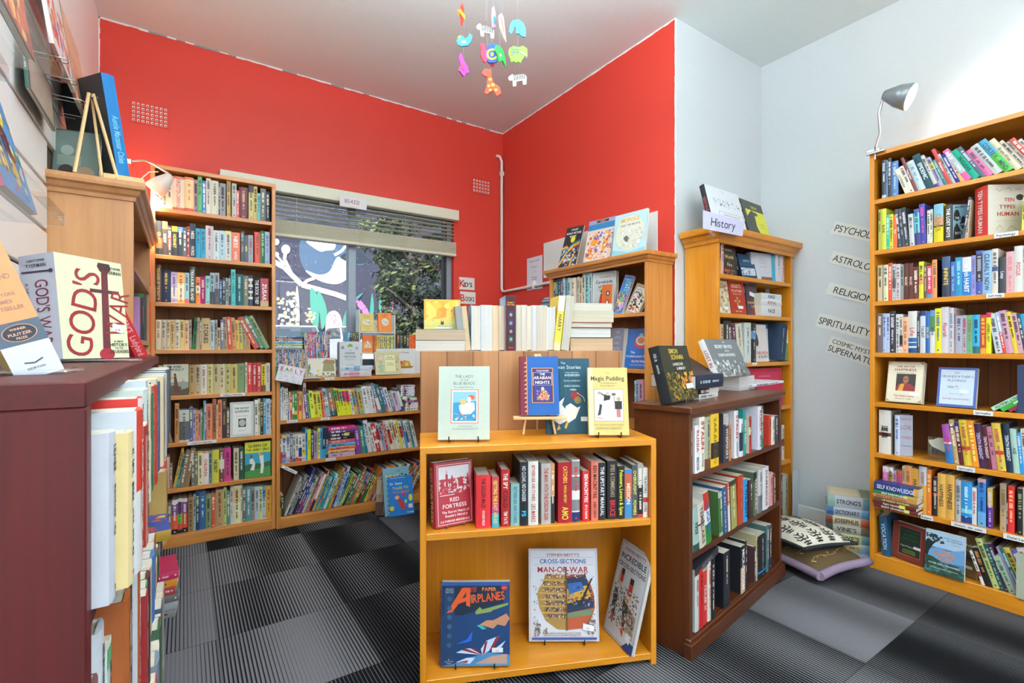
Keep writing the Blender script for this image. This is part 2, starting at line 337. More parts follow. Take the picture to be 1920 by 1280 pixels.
# window
FR = plain('aluminium_window_frame', '8d99a6', .35, .3); DK = plain('dark_window_edge', '20242a', .5)
T = thing('window_1', None, None, (0, 0, 0)); struct(T)
xm = on_plane(659, 500, 'Y', 3.57).x; xr = on_plane(846, 500, 'Y', 3.57).x
mb = MB()
for q in ((WX0, WZ0, WX0+.04, WZ1), (WX1-.045, WZ0, WX1, WZ1), (WX0, WZ0, WX1, WZ0+.045), (WX0, WZ1-.04, WX1, WZ1), (xm-.03, WZ0, xm+.03, WZ1)):
    mb.rbox(q[0], 3.555, q[1], q[2], 3.605, q[3], b=.004)
mb.obj('window_frame', FR, T)
MB().box(xr-.075, 3.56, WZ0, xr-.03, 3.60, WZ1).obj('sash_stile', DK, T)
for a, c in ((WX0+.04, xm-.03), (xm+.03, WX1-.045)): MB().box(a, 3.578, WZ0+.045, c, 3.582, WZ1-.04).obj('pane', GLASS, T)
MB().rbox(WX0-.03, 3.47, WZ0-.03, WX1+.03, 3.555, WZ0, b=.004).obj('window_sill', TRIMW, T)
tx = on_plane(862, 398, 'Y', 3.45).x
# venetian blind with pelmet
BL = plain('cream_blind_slat', 'd8d8c0', .4, var=.05)
T = thing('venetian_blind', 'cream venetian blind half raised behind a pale pelmet over the window', 'blind', (0, 3.492, 0))
MB().rbox(WX0-.02, -.035, 2.105, tx, .027, 2.185, b=.004).obj('pelmet', plain('pelmet_paint', 'dfe3cf', .4, var=.04), T)
x1 = WX1-.005
for i in range(5):
    z = 2.085-.03*i; MB().rbox(WX0, .0, z, x1, .045, z+.003, b=.001).obj('slat', BL, T)
mb = MB()
for i in range(15):
    z = 1.842+.0062*i; mb.rbox(WX0, -.002, z, x1+.012, .047, z+.0042, b=.001)
mb.rbox(WX0, -.006, 1.822, x1+.014, .05, 1.842, b=.004); mb.obj('slat_stack', BL, T)
for x in (.62, 1.05, 1.38, 1.70):
    mb = MB(); mb.tube([(x, -.004, 2.1), (x, -.006, 1.94)], .0012, 5)
    for k in range(4):
        mb.tube([(x+.014*math.sin(a), -.010, 1.925-.024*k+.013*math.cos(a)) for a in [j*.6 for j in range(11)]], .001, 4)
    mb.obj('cord', plain('blind_cord', 'c9c7ae', .8), T)
# ---------------------------------------------------------------- outside the window
sbox('ground_outside', plain('asphalt', '77757a', .9, scale=20), -14, 3.7, .2, 22, 32, .3).name = 'ground'
MY = 20.0
def cw(c): p = on_plane(505+.2812*c[0], 340+.2812*c[1], 'Y', MY); return (p.x, p.z)
mb = MB(); lay = [0]
def mp(pts, col):
    lay[0] += 1; e = MY-.01-.004*lay[0]; q = [cw(p) for p in pts]; mb.add([(x, e, z) for x, z in q], [list(range(len(q)))], col)
def ell(cx, cy, rx, ry, col, n=20): mp([(cx+rx*math.cos(6.2832*i/n), cy+ry*math.sin(6.2832*i/n)) for i in range(n)], col)
def stroke(pts, w, col):
    for (x0, y0), (x1, y1) in zip(pts, pts[1:]):
        L = math.hypot(x1-x0, y1-y0) or 1; nx, ny = -(y1-y0)/L*w/2, (x1-x0)/L*w/2
        lay[0] -= 1; mp([(x0+nx, y0+ny), (x0-nx, y0-ny), (x1-nx, y1-ny), (x1+nx, y1+ny)], col)
    lay[0] += 1
def blob(pts, col, sub=4):                   # smooth closed outline
    n = len(pts); out = []
    for i in range(n):
        p0, p1, p2, p3 = (pts[(i+k-1) % n] for k in range(4))
        for j in range(sub):
            u = j/sub; out.append(tuple(.5*((2*p1[k])+(-p0[k]+p2[k])*u+(2*p0[k]-5*p1[k]+4*p2[k]-p3[k])*u*u+(-p0[k]+3*p1[k]-3*p2[k]+p3[k])*u**3) for k in (0, 1)))
    mp(out, col)
blob([(215,385),(200,470),(212,545),(250,605),(320,655),(400,682),(470,678),(535,620),(560,540),(600,560),(680,528),(610,470),(560,460),(540,405),(480,372),(330,360)], '5d7896')
blob([(240,592),(330,622),(400,600),(440,520),(470,505),(540,560),(545,620),(470,680),(380,678),(290,640)], 'f4f4f0')
blob([(470,505),(560,545),(640,545),(680,528),(610,470),(560,455)], '3c4652')
blob([(245,400),(330,395),(380,385),(438,415),(430,455),(380,462),(340,468),(290,440)], 'f4f4f0')
stroke([(432,492),(480,465),(512,425),(490,392)], 20, 'f4f4f0')
stroke([(30,535),(100,575),(150,625),(215,690),(330,722),(440,752),(530,785)], 34, 'e9d5cf')
stroke([(530,785),(590,805),(630,850),(655,905)], 40, 'd88cc4'); stroke([(215,690),(255,660),(300,645)], 22, 'e9d5cf'); stroke([(530,785),(522,720),(528,650)], 16, 'e0b9a8')
stroke([(150,625),(118,560),(100,520),(108,460)], 24, 'f0efec'); ell(108,455,30,32,'f6f6f4'); ell(45,405,20,22,'f6f6f4'); stroke([(35,480),(60,510),(100,560)], 16, 'f0efec'); ell(45,488,18,16,'f6f6f4'); ell(20,540,20,16,'f6f6f4')
for q in (((272,712),(318,760),(330,860),(318,990),(288,960),(272,850)), ((318,728),(365,800),(382,900),(350,990),(335,900)), ((182,695),(196,800),(198,950),(174,950),(170,800)), ((530,830),(535,960),(490,975),(492,900)),
          ((680,745),(692,820),(690,880),(665,885)), ((735,700),(755,800),(745,900),(725,860)), ((620,742),(590,780),(572,776))):
    blob(q, '4fae98' if q[0][0] != 182 else 'eceae2')
blob([(372,950),(385,885),(425,862),(462,885),(482,950),(470,1010),(380,1010)], 'f4eef2')
blob([(745,710),(770,670),(810,672),(820,760),(815,870),(770,890),(748,800)], 'd98ab4')
rd = random.Random(8)
for i in range(60): ell(380+95*rd.random(), 885+110*rd.random(), 3, 4, rd.choice(['d070b0', 'e090c0', 'c05080']), 5)
for i in range(75): ell(30+140*rd.random()**.8, 1000-250*rd.random()**1.4, 7+7*rd.random(), 7+7*rd.random(), rd.choice(['f6f6f2', 'f6f6f2', 'f0ead0', 'ead8a0']), 8)
for i in range(30): ell(215+60*rd.random(), 850+100*rd.random(), 7, 7, rd.choice(['f0ead0', 'e8d28a']), 7)
for i in range(420): ell(20+860*rd.random(), 60+900*rd.random(), 1.2+1.3*rd.random(), 1.2+1.3*rd.random(), rd.choice(['dfe8ff', '9fd0f0', '78a8e0']), 5); lay[0] -= 1
for k in range(2):
    x0 = (35, 250)[k]; q = []
    for i in range(24): q.append((x0+i*(7.5 if k == 0 else 11), (130 if k == 0 else 130+i*4)+(38 if i % 2 else -36)*(.5+rd.random()*.6)))
    stroke(q, 9, 'f4f4f4')
p0 = on_plane(380, 600, 'Y', MY); p1 = on_plane(875, 600, 'Y', MY)
T = thing('mural_wall', 'dark mural wall across the street painted with a bird on a branch', 'wall', (0, 0, 0))
MB().box(p0.x-3, MY, .3, p1.x, MY+.3, 9.5).obj('masonry', plain('mural_ground_paint', '4b4a60', .8, scale=3, var=.25), T); mb.obj('painting', CLOTH, T)
sbox('house', plain('white_render', 'dde4ea', .8), on_plane(790, 600, 'Y', 24).x, 24, .3, on_plane(900, 600, 'Y', 24).x+4, 30, on_plane(830, 530, 'Y', 24).z).name = 'white_house'
o = bpy.data.objects['white_house']; o.pop('kind', None); tag(o, 'white rendered house wall beyond the dark tree outside', 'house')
def car(px, Y, lab, yaw):
    p = on_plane(px, 650, 'Y', Y); T = thing('car', lab, 'car', Matrix.Translation((p.x, Y, .3)) @ Matrix.Rotation(yaw, 4, 'Z'), 'parked cars')
    W2 = .86; prof = [(-2.1, .35), (-2.12, .75), (-1.95, .95), (-1.1, 1.02), (-.45, 1.48), (.9, 1.5), (1.6, 1.05), (2.05, .98), (2.12, .6), (2.1, .35)]
    mb = MB(); n = len(prof); vs = []
    for y, k in ((-W2, 1), (W2, 1)):
        for x, z in prof: s = 1-.22*max(0, (z-.95)/.55); vs.append((x, y*s, z))
    mb.add(vs, [list(range(n)), list(range(n, 2*n))[::-1]]+[(i, n+i, n+(i+1) % n, (i+1) % n) for i in range(n)], 'fff'); mb.obj('body', plain('white_car_paint', 'eef2f4', .25, var=.03), T)
    mb = MB()
    for a, c, e in (((-1.08, 1.04), (-.48, 1.45), .012), ((1.55, 1.09), (.95, 1.46), .012)):
        sg = -1 if a[0] < 0 else 1
        mb.add([(a[0]+sg*e, -W2*.92, a[1]), (a[0]+sg*e, W2*.92, a[1]), (c[0]+sg*e, W2*.78, c[1]), (c[0]+sg*e, -W2*.78, c[1])], [(0,1,2,3)])
    for s in (-1, 1): mb.add([(-.95, s*W2*.965, 1.07), (1.4, s*W2*.965, 1.09), (.85, s*W2*.815, 1.44), (-.45, s*W2*.815, 1.43)], [(0,1,2,3)])
    mb.obj('car_window', plain('tinted_glass', '59666e', .1), T)
    for x in (-1.3, 1.3):
        for s in (-1, 1): MB().tube([(x, s*.72, .3), (x, s*.88, .3)], .3, 20).obj('wheel', plain('rubber', '222222', .8), T)
    for s in (-1, 1): MB().rbox(-2.135, s*.78-.1, .68, -2.08, s*.78+.1, .84, b=.01).obj('tail_light', plain('red_lens', 'a82028', .3), T)
car(548, 17.2, 'white car parked below the painted bird, left in the window', 1.45); car(668, 16.9, 'white hatchback parked in front of the mural, behind the window mullion', 1.62)
def tree(px, Y, r, z0, z1, lab, n, seed, cols):
    rd = random.Random(seed); p = on_plane(px, 650, 'Y', Y); T = thing('tree', lab, 'tree', (p.x, Y, .3)); H = z1
    mb = MB(); mb.tube([(0, 0, 0), (.05, 0, H*.3), (-.08, 0, H*.6), (0, 0, H*.9)], [.16, .13, .09, .03], 8)
    for i in range(9):
        a = rd.random()*6.3; z = H*(.25+.06*i); mb.tube([(0, 0, z), (r*.5*math.cos(a), r*.5*math.sin(a), z+.35), (r*.9*math.cos(a), r*.9*math.sin(a), z+.55)], [.05, .03, .01], 6)
    mb.obj('trunk', plain('bark', '6f675c', .9), T)
    mb = MB(); cl = [(rd.gauss(0, r*.42), rd.gauss(0, r*.35), z0+(z1-z0)*rd.random(), r*(.25+.3*rd.random())) for i in range(34)]
    for i in range(n):
        c = rd.choice(cl); d = Vector((rd.gauss(0, 1), rd.gauss(0, 1), rd.gauss(0, 1))).normalized()*c[3]*rd.random()**.4
        q = Vector(c[:3])+d; s = .05+.06*rd.random(); a = Vector((rd.gauss(0, 1), rd.gauss(0, 1), rd.gauss(0, 1))).normalized(); b_ = a.orthogonal().normalized()
        mb.add([q-a*s, q+b_*s*.45, q+a*s, q-b_*s*.45], [(0,1,2,3)], rd.choice(cols))
    mb.obj('foliage', CLOTH, T)
G1 = ['47563c', '55643f', '66764a', '36432f', '7f8e58', '2a3428', '252c24']
tree(775, 12, 1.0, .7, 5.6, 'tall grey-green tree standing outside the right window pane', 9000, 3, G1)
tree(722, 13.9, .5, 3.3, 5.6, 'paler leafy tree beside the taller one outside the window', 2500, 4, ['6c8050', '8a9a66', '9aa878'])
tree(822, 9.6, .55, .1, 1.9, 'low dark bushy tree at the right edge of the window', 4000, 6, ['26302a', '35423a', '1e2622'])
# ---------------------------------------------------------------- things on the walls
def on_wall(px0, py, px1, axis, c):           # frame on a wall from its two bottom corners (left, right)
    a = on_plane(px0, py, axis, c); q = on_plane(px1, py, axis, c); d = Vector((q.x-a.x, q.y-a.y)); return a, d.length, Matrix.Translation(a) @ Matrix.Rotation(math.atan2(d.y, d.x), 4, 'Z')
def vent(pxl, pyl, pxr, pyr, pyb, nx, nz, lab):
    a = on_plane(pxl, pyb, 'Y', YB); q = on_plane(pxr, pyr, 'Y', YB); w = q.x-a.x; h = q.z-a.z if False else on_plane(pxl, pyl, 'Y', YB).z-a.z
    T = thing('air_vent', lab, 'air vent', a-Vector((0, .004, 0)), 'wall vents'); mb = MB(); cw_, ch_ = w/nx*.94, h/nz*.94; ox, oz = w*.03, h*.03
    for i in range(nx+1): x = ox+i*cw_; mb.box(x-cw_*.22 if i else 0, 0, 0, x+cw_*.22 if i < nx else w, .004, h, 'fff')
    for j in range(nz+1): z = oz+j*ch_; mb.box(0, -.0005, z-ch_*.2 if j else 0, w, .004, z+ch_*.2 if j < nz else h, 'fff')
    mb.obj('grille', RED, T); mb = MB()
    for i in range(nx):
        for j in range(nz):
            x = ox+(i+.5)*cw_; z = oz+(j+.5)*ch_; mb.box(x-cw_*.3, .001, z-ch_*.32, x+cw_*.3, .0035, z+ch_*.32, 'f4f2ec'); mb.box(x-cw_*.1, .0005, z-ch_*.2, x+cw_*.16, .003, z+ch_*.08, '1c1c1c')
    mb.obj('holes', CLOTH, T)
vent(244, 187, 317, 199, 228, 8, 5, 'large red-painted vent grille at the upper left of the window wall')
vent(885, 333, 919, 337, 360, 6, 4, 'small red-painted vent grille beside the corner of the window wall')
def rsign(pl, lab, lines, w, h, tilt=.4):
    p = on_plane(pl[0], pl[1], 'X', XR-.003); M = Matrix.Translation(p) @ Matrix.Rotation(-math.pi/2, 4, 'Z') @ Matrix.Rotation(tilt, 4, 'Y')
    flat_sign('paper_sign', lab, 'sign', M, w, h, 'e0e4de', lines, group='handwritten signs on the right wall')
IK = '1c1c20'
rsign((1556, 437), 'cream paper sign lettered PSYCHOLOGY, topmost on the right wall', [('t', 'PSYCHOLOGY', .5, .5, .75, IK, .9, 0)], .33, .072, .41)
rsign((1553, 492), 'cream paper sign lettered ASTROLOGY, second down on the right wall', [('t', 'ASTROLOGY', .5, .5, .75, IK, .9, 0)], .30, .07, .42)
rsign((1547, 550), 'cream paper sign lettered RELIGION on the right wall', [('t', 'RELIGION', .5, .5, .75, IK, .9, 0)], .29, .07, .37)
rsign((1528, 611), 'cream paper sign lettered SPIRITUALITY on the right wall', [('t', 'SPIRITUALITY', .5, .5, .7, IK, .92, 0)], .30, .082, .31)
rsign((1547, 659), 'two-line cream paper sign, lowest on the right wall', [('t', 'COSMIC MYSTERIES &', .5, .74, .36, IK, .9, 0), ('t', 'SUPERNATURAL', .5, .3, .5, IK, .95, 0)], .34, .1, .35)
M = Matrix.Translation(on_plane(637, 386, 'Y', 3.42)); flat_sign('paper_sign', 'white sheet with faint red digits 854321 taped over the window pelmet', 'sign', M, .185, .078, 'e8eaec', [('t', '854321', .45, .55, .5, '9a5a5a', .75, 0)])
M = Matrix.Translation(on_plane(861, 542, 'Y', YB-.006)); flat_sign('hanging_sign', 'upper small white card reading KID\'S on the red wall', 'sign', M, .142, .1, 'e6e6e2', [('t', 'K', .22, .5, .8, 'd04028'), ('t', "ID'S", .58, .42, .5, IK)], .003)
M = Matrix.Translation(on_plane(863, 569, 'Y', YB-.006)); flat_sign('hanging_sign', 'lower small white card reading BOOKS hung under the first', 'sign', M, .142, .1, 'e6e6e2', [('t', 'B', .17, .5, .8, 'd04028'), ('t', 'OOKS', .62, .42, .5, IK, .6)], .003)
# conduit, notice, rolled chart on the red side wall
T = thing('cable_conduit', 'white plastic conduit running down the red corner and along the side wall', 'conduit', (0, 0, 0))
c0 = on_plane(935, 295, 'Y', YB-.012); c1 = Vector((XS-.02, YB-.014, c0.z-.03)); zt = on_plane(938, 547, 'Y', YB-.014).z
MB().tube([c0+Vector((-.02, 0, .01)), c0+Vector((.01, 0, .008)), c1, (c1.x, c1.y, zt+.03), (c1.x+.003, c1.y-.01, zt+.006), (XS-.014, c1.y-.04, zt), (XS-.014, 2.1, zt+.02)], .012, 10).obj('pipe', TRIMW, T)
for y, z in ((3.05, 0), (2.75, 0)): MB().rbox(XS-.03, y-.01, zt-.02, XS-.001, y+.01, zt+.045, b=.003).obj('clip', TRIMW, T)
MB().rbox(XS-.035, YB-.03, on_plane(938, 330, 'Y', YB).z, XS-.003, YB-.0, on_plane(938, 322, 'Y', YB).z, b=.003).obj('clip', TRIMW, T)
pa = on_plane(988, 545, 'X', XS-.004); pb = on_plane(1017, 545, 'X', XS-.004)
flat_sign('paper_notice', 'white printed notice curling on the red side wall', 'notice', Matrix.Translation(pa) @ Matrix.Rotation(-math.pi/2, 4, 'Z'), pa.y-pb.y, .255, 'e2e8f4',
          [('t', 'Discounts are available', .5, .88, .05, '3a58a0'), ('t', 'Concession - 5%', .5, .7, .05, '5a5a80'), ('t', '5+ - 10%', .5, .55, .05, '8a4a60'), ('t', 'Please ask at', .5, .38, .05, '333344'), ('t', 'front desk', .5, .32, .05, '333344')])
pa = on_plane(985, 608, 'X', XS-.004); flat_sign('paper_notice', 'small white handwritten note low on the red side wall', 'notice', Matrix.Translation(pa) @ Matrix.Rotation(-math.pi/2, 4, 'Z'), .3, .14, 'dfe2ee', [('t', 'Sorry', .4, .7, .2, '5a5ab0', .5, 0), ('t', 'no', .4, .4, .15, '5a5ab0', .5, 0)])
mb = MB(); y0 = on_plane(1005, 540, 'X', XS-.1).y
for i in range(14):
    a0 = .2+i*.2; a1 = a0+.2; r = .085
    for j, c in enumerate(['7ea6bc', '4f8aa8', 'a9cbd8', '6aa5bd']):
        z0, z1 = 1.28+j*.028, 1.28+(j+1)*.028
    mb.add([(XS-.004-r*math.sin(a0)*.6, y0-.4, 1.30+r*(1-math.cos(a0))), (XS-.004-r*math.sin(a0)*.6, y0, 1.30+r*(1-math.cos(a0))), (XS-.004-r*math.sin(a1)*.6, y0, 1.30+r*(1-math.cos(a1))), (XS-.004-r*math.sin(a1)*.6, y0-.4, 1.30+r*(1-math.cos(a1)))], [(0,1,2,3)], ['cfd6da', 'd8e0e4', '4f7f98', 'b9dbe6', '8dc0d2', '5a8ea4', 'c4e2ea', '6aa5bd', '8dc0d2', '3f6a80', 'a9cbd8', '66707a', 'dfe4e8', 'dfe4e8'][i])
tag(mb.obj('rolled_poster', CLOTH), 'rolled blue and white poster on the side wall above the conduit', 'poster')
pa = on_plane(1025, 560, 'X', XS-.006); pb = on_plane(1233, 560, 'X', XS-.006)
sgn = MB(); z0 = 1.62; sgn.box(XS-.012, pb.y, z0, XS-.004, pa.y+.03, on_plane(1233, 395, 'X', XS-.01).z, 'e2e6ea'); tag(sgn.obj('white_board', TRIMW), 'plain white board leaning on the side wall behind the picture books', 'board')
# ---------------------------------------------------------------- mobile
ring = at_depth(938, -60, 1.75)
T = thing('animal_mobile', 'colourful wooden animal mobile hanging from the ceiling', 'mobile', (0, 0, 0))
mb = MB(); mb.tube([(ring.x, ring.y, CH), ring], .0012, 5); mb.lathe([(.0, .0), (.05, 0), (.05, .006), (0, .006)], 20, 'c8b890', 0, Matrix.Translation(ring)); mb.obj('hanger', plain('mobile_string', 'a8a8a8', .8), T)
def animal(name, px, py, sz, yaw, art, outline, col, dz=1.75, top=-50):
    p = at_depth(px, py, dz); s = sz*dz/F_PX; M = Matrix.Translation(p) @ Matrix.Rotation(math.atan2(VV.y, VV.x)-math.pi/2+yaw, 4, 'Z') @ Matrix.Rotation(math.pi/2, 4, 'X') @ Matrix.Translation((-s/2, -s/2, -.003))
    mb = MB(); q = list(zip(outline[::2], outline[1::2])); mb.prism([(x*s, y*s) for x, y in q], .006, col, 0, M)
    for sg in (1, -1): draw(mb, art, s, s, lambda u, v, e: M @ Vector((u, v, .0065+e*2 if sg > 0 else -.0005-e*2)))
    o = mb.obj(name, CLOTH, T); MB().tube([p+Vector((0, 0, s*.45)), p+Vector((0, 0, .35 if top < 0 else .08))], .0004, 4).obj('string', MT['mobile_string'], T)
QUAD = [.0,.45,.08,.62,.2,.7,.3,.62,.85,.6,.97,.45,.95,.05,.8,.05,.76,.28,.42,.28,.4,.05,.25,.05,.22,.38,.1,.36]
ST = [('l', [.3+.09*i, .62, .34+.09*i, .32], .0025, '222') for i in range(7)]
animal('wooden_fish', 866, 28, 44, 1.2, [('r', .2, .4, .7, .6, 'e8c030')], [.45,0,.6,.3,.62,.8,.5,1,.4,.8,.4,.3], 'd83a2c')
animal('wooden_zebra', 910, 54, 36, .3, ST, QUAD, 'f2f2f2'); animal('wooden_zebra', 971, 145, 36, -.3, ST+[('e', .1, .5, .1, .12, 'e8b8c8')], QUAD, 'f2f2f2', top=1)
animal('wooden_bird', 871, 77, 30, 0, [('e', .45, .4, .16, .09, 'e8d8e8'), ('p', [.05,.72,.28,.85,.22,.6], 'e8c030')], [.0,.5,.1,.72,.35,.82,.55,.62,.72,.75,.82,.98,1,.8,.92,.45,.7,.2,.3,.15,.1,.25], '48a8dc', top=1)
animal('wooden_parrot', 926, 34, 40, 1.1, [('e', .5, .4, .12, .2, '38a0a8')], [.4,.0,.6,.1,.66,.5,.6,.85,.45,1,.35,.8,.32,.4], 'd8a8dc')
animal('wooden_lizard', 943, 52, 46, 1.0, [('l', [.3, .8, .5, .3], .004, 'd85040')], [.35,1,.2,.8,.3,.4,.55,.1,.7,0,.66,.2,.6,.5,.5,.9], 'f0e4cc')
animal('wooden_elephant', 970, 53, 32, .2, [('e', .6, .35, .06, .06, '388ac0')], [.0,.2,.12,.1,.25,.3,.3,.55,.42,.45,.4,.15,.6,.18,.75,.05,.98,.02,1,.5,.85,.85,.55,1,.2,.9,.05,.6], '58b4e0')
animal('wooden_monkey', 913, 104, 38, .5, [('l', [.4, .7, .45, .3], .005, '8a50c8')], [.1,.9,.2,.65,.15,.4,.3,.15,.4,.1,.5,.25,.75,.0,.9,.1,.75,.3,.7,.6,.4,.75,.35,1,.2,1], 'e0405a')
animal('wooden_snail', 923, 100, 36, 0, [('e', .5, .42, .3, .3, 'e8b030'), ('e', .5, .42, .2, .2, '2c58c0'), ('e', .5, .42, .08, .1, 'e8b030')], [.1,.4,.15,.15,.35,.0,.65,0,.88,.18,.9,.5,.75,.7,.8,.95,.5,1,.25,.9,.3,.7,.15,.6], '2c58c0')
animal('wooden_frog', 937, 104, 34, .8, [('e', .5, .5, .08, .08, 'a8e8b8')], [.2,.9,.1,.6,.3,.4,.4,.1,.7,.3,.95,.0,.9,.5,.7,.9,.45,1], '2cb048')
animal('wooden_hippo', 971, 101, 36, 0, [('e', .2+.1*(i % 4), .7-.15*(i//4), .035, .035, '3858a8') for i in range(9)]+[('l', [.6, .6, .98, .35], .004, 'e8e8f8')], [.0,.5,.05,.75,.25,.88,.55,.82,.75,.9,.98,.75,1,.45,.85,.35,.7,.15,.65,.02,.5,.08,.4,.02,.3,.1,.15,.05,.1,.25], '80d048', top=1)
animal('wooden_cat', 869, 124, 40, .9, [('e', .4, .4, .12, .15, 'e8506a')], [.3,1,.2,.7,.3,.4,.2,.15,.5,.0,.6,.2,.85,.35,.75,.6,.5,.75,.4,.95], 'b048b8', top=1)
animal('wooden_giraffe', 919, 155, 50, .1, [('e', .5, .6, .06, .05, 'f0d838'), ('e', .6, .4, .07, .06, 'f0d838'), ('e', .45, .35, .05, .05, 'f0d838'), ('e', .72, .22, .06, .05, 'f0d838'), ('e', .5, .2, .05, .05, 'f0d838')], [.18,.85,.3,1,.55,.98,.55,.75,.62,.5,.85,.35,.92,.1,.75,0,.62,.2,.5,.15,.4,.05,.28,.08,.38,.4,.4,.7,.25,.75], 'e8503c', top=1)
# ================================================================ bookcases
class Frame:
    def __init__(s, ox, oy, ux, uy):
        s.o = Vector((ox, oy)); s.u = Vector((ux, uy)).normalized(); s.n = Vector((-s.u.y, s.u.x))
        s.M = Matrix.Translation((ox, oy, 0)) @ Matrix.Rotation(math.atan2(s.u.y, s.u.x), 4, 'Z')
    def pt(s, a, d, z=0): p = s.o+s.u*a+s.n*d; return Vector((p.x, p.y, z))
    def a(s, px, d=0):
        k = (px-960)/F_PX; p = s.o+s.n*d; return (k*p.dot(VV)-p.dot(RR))/(s.u.dot(RR)-k*s.u.dot(VV))
    def z(s, py, a, d=0): p = s.o+s.u*a+s.n*d; return CZ+(650-py)/F_PX*p.dot(VV)
FA = Frame(-.15, 3.25, 1, 0); FB = Frame(.458, 3.23, 1, 0); FH = Frame(2.844, 1.027, 0, -1)
FD = Frame(.619, 1.444, .918, -.397); FF = Frame(1.478, 1.078, .987, .162); FG = Frame(2.339, 1.531, 1, 0)
FE = Frame(2.05, 2.597, 0, -1); FL = Frame(-.15, 2.196, 0, 1); FC = Frame(-.077, .61, 0, 1)
p = FD.pt(0, .282); F1 = Frame(p.x, p.y, .918, -.397)
SHF = {}
def case(name, label, F, Wd, D, shelves, H, mt, back=None, st=.02, th=.022, topth=.022, plinth=.06, crown=0, a0=0, toe=0, lip=0):
    """shelves: heights of the top faces, lowest first; the lowest rests on the plinth."""
    T = thing(name, label, 'bookcase', F.M); X, Z = mt['X'], mt['Z']
    for x in (a0, a0+Wd-st): MB().rbox(x, 0, 0, x+st, D, H-topth, b=.0015).obj('side_panel', Z, T)
    MB().rbox(a0-lip, -lip, H-topth, a0+Wd+lip, D, H, b=.004 if lip else .0015).obj('top_panel', X, T)
    for z in shelves: SHF[(name+label, z)] = MB().rbox(a0+st, .001, z-th, a0+Wd-st, D-.008, z, b=.0015).obj('shelf', X, T)
    SHF[id(F)] = name+label; SHF[(name+label, 'top')] = [c for c in T.children if c.name.startswith('top_panel')][0]
    MB().box(a0+st, D-.008, plinth, a0+Wd-st, D, H-topth).obj('back_panel', back or BACKB, T)
    if plinth > .045: MB().rbox(a0+(st if not toe else -toe), -.002-toe, 0, a0+Wd-(st if not toe else -toe), .016, plinth-.001 if not toe else plinth, b=.002).obj('plinth', X, T)
    if crown:                                    # moulded cornice: stepped profile on front and both ends
        mb = MB(); prof = [(0, -.05), (.006, -.048), (.008, -.035), (.016, -.028), (.022, -.014), (.034, -.010), (.036, 0), (.036, .014), (.0, .014)]
        prof = [(a*crown, b*crown) for a, b in prof]; vs = []
        for a, b in prof: vs += [(a0-a, D, H+b), (a0-a, -a, H+b), (a0+Wd+a, -a, H+b), (a0+Wd+a, D, H+b)]
        n = len(prof); fs = [(i*4+k, i*4+k+1, (i+1)*4+k+1, (i+1)*4+k) for i in range(n-1) for k in range(3)]; fs.append([(n-1)*4+k for k in range(4)])
        mb.add(vs, fs); mb.obj('cornice', X, T)
    return T
AZ = [.067, .321, .572, .831, 1.084, 1.342, 1.599, 1.854]
TA = case('bookcase', 'tall honey pine bookcase left of the window, packed with eight rows of books', FA, FA.a(516)+.002, .205, AZ, 2.085, PINE, crown=0, a0=0)
TB = case('low_bookcase', 'low honey pine bookcase under the window with three rows of children\'s books', FB, 1.36, .27, [.065, .39, .652], .905, PINE, a0=.003)
HZ = [.07, .323, .575, .826, 1.071, 1.325, 1.577, 1.829]
TH = case('bookcase', 'tall golden pine bookcase on the right wall with the clamp lamp on top', FH, .92, .282, HZ, 2.065, GOLD, plinth=.075)
DZ = [.04, .505]
TD = case('open_display_bookcase', 'low orange pine bookcase in the centre foreground with face-out books on top', FD, .806, .272, DZ, .781, GOLD, back=GOLD['Z'], plinth=.0)
T1 = case('bookcase', 'pine bookcase turned away, its boarded back facing the room in the centre', F1, .796, .27, [.08, .4, .74], 1.084, RAW, back=GOLD['Z'])
MB().box(0, -.006, .0, .796, .0, 1.083).obj('rear_boards', RAWB, T1)
FZ = [.075, .365, .645]
TF = case('low_bookcase', 'dark brown stained bookcase with three shelves of history books, centre right', FF, .925, .225, FZ, .888, DARK, back=DARK['X'], st=.024, th=.024, topth=.025, lip=.014, plinth=.055, toe=.012)
MB().rbox(-.004, -.006, .055, .93, .016, .068, b=.004).obj('base_moulding', DARK['X'], TF); MB().rbox(.02, .0, .845, .905, .018, .863, b=.003).obj('top_rail', DARK['X'], TF)
GZ = [.06, .408, .743, 1.01, 1.28, 1.49]
TG = case('corner_bookcase', 'tall narrow pine bookcase in the white corner under the History sign', FG, .775, .205, GZ, 1.715, GOLD, crown=1.3, plinth=.05)
EZ = [.06, .36, .67, .977, 1.288]
TE = case('bookcase', 'pine bookcase with moulded top against the red side wall', FE, .84, .21, EZ, 1.60, PINE, crown=.9)
LZ = [.06, .35, .62, .885, 1.13, 1.40]
TL = case('bookcase', 'pine bookcase with a knotty end panel on the left wall behind the cherry cabinet', FL, 1.0, .243, LZ, 1.665, RAW, back=BACKB, crown=1.0)
CZs = [.06, .30, .555, .835]
TC = case('low_cabinet', 'dark cherry red shelf unit in the left foreground crammed with jutting books', FC, 1.575, .315, CZs, 1.067, CHERRY, back=CHERRY['X'], st=.03, topth=.025, th=.018)
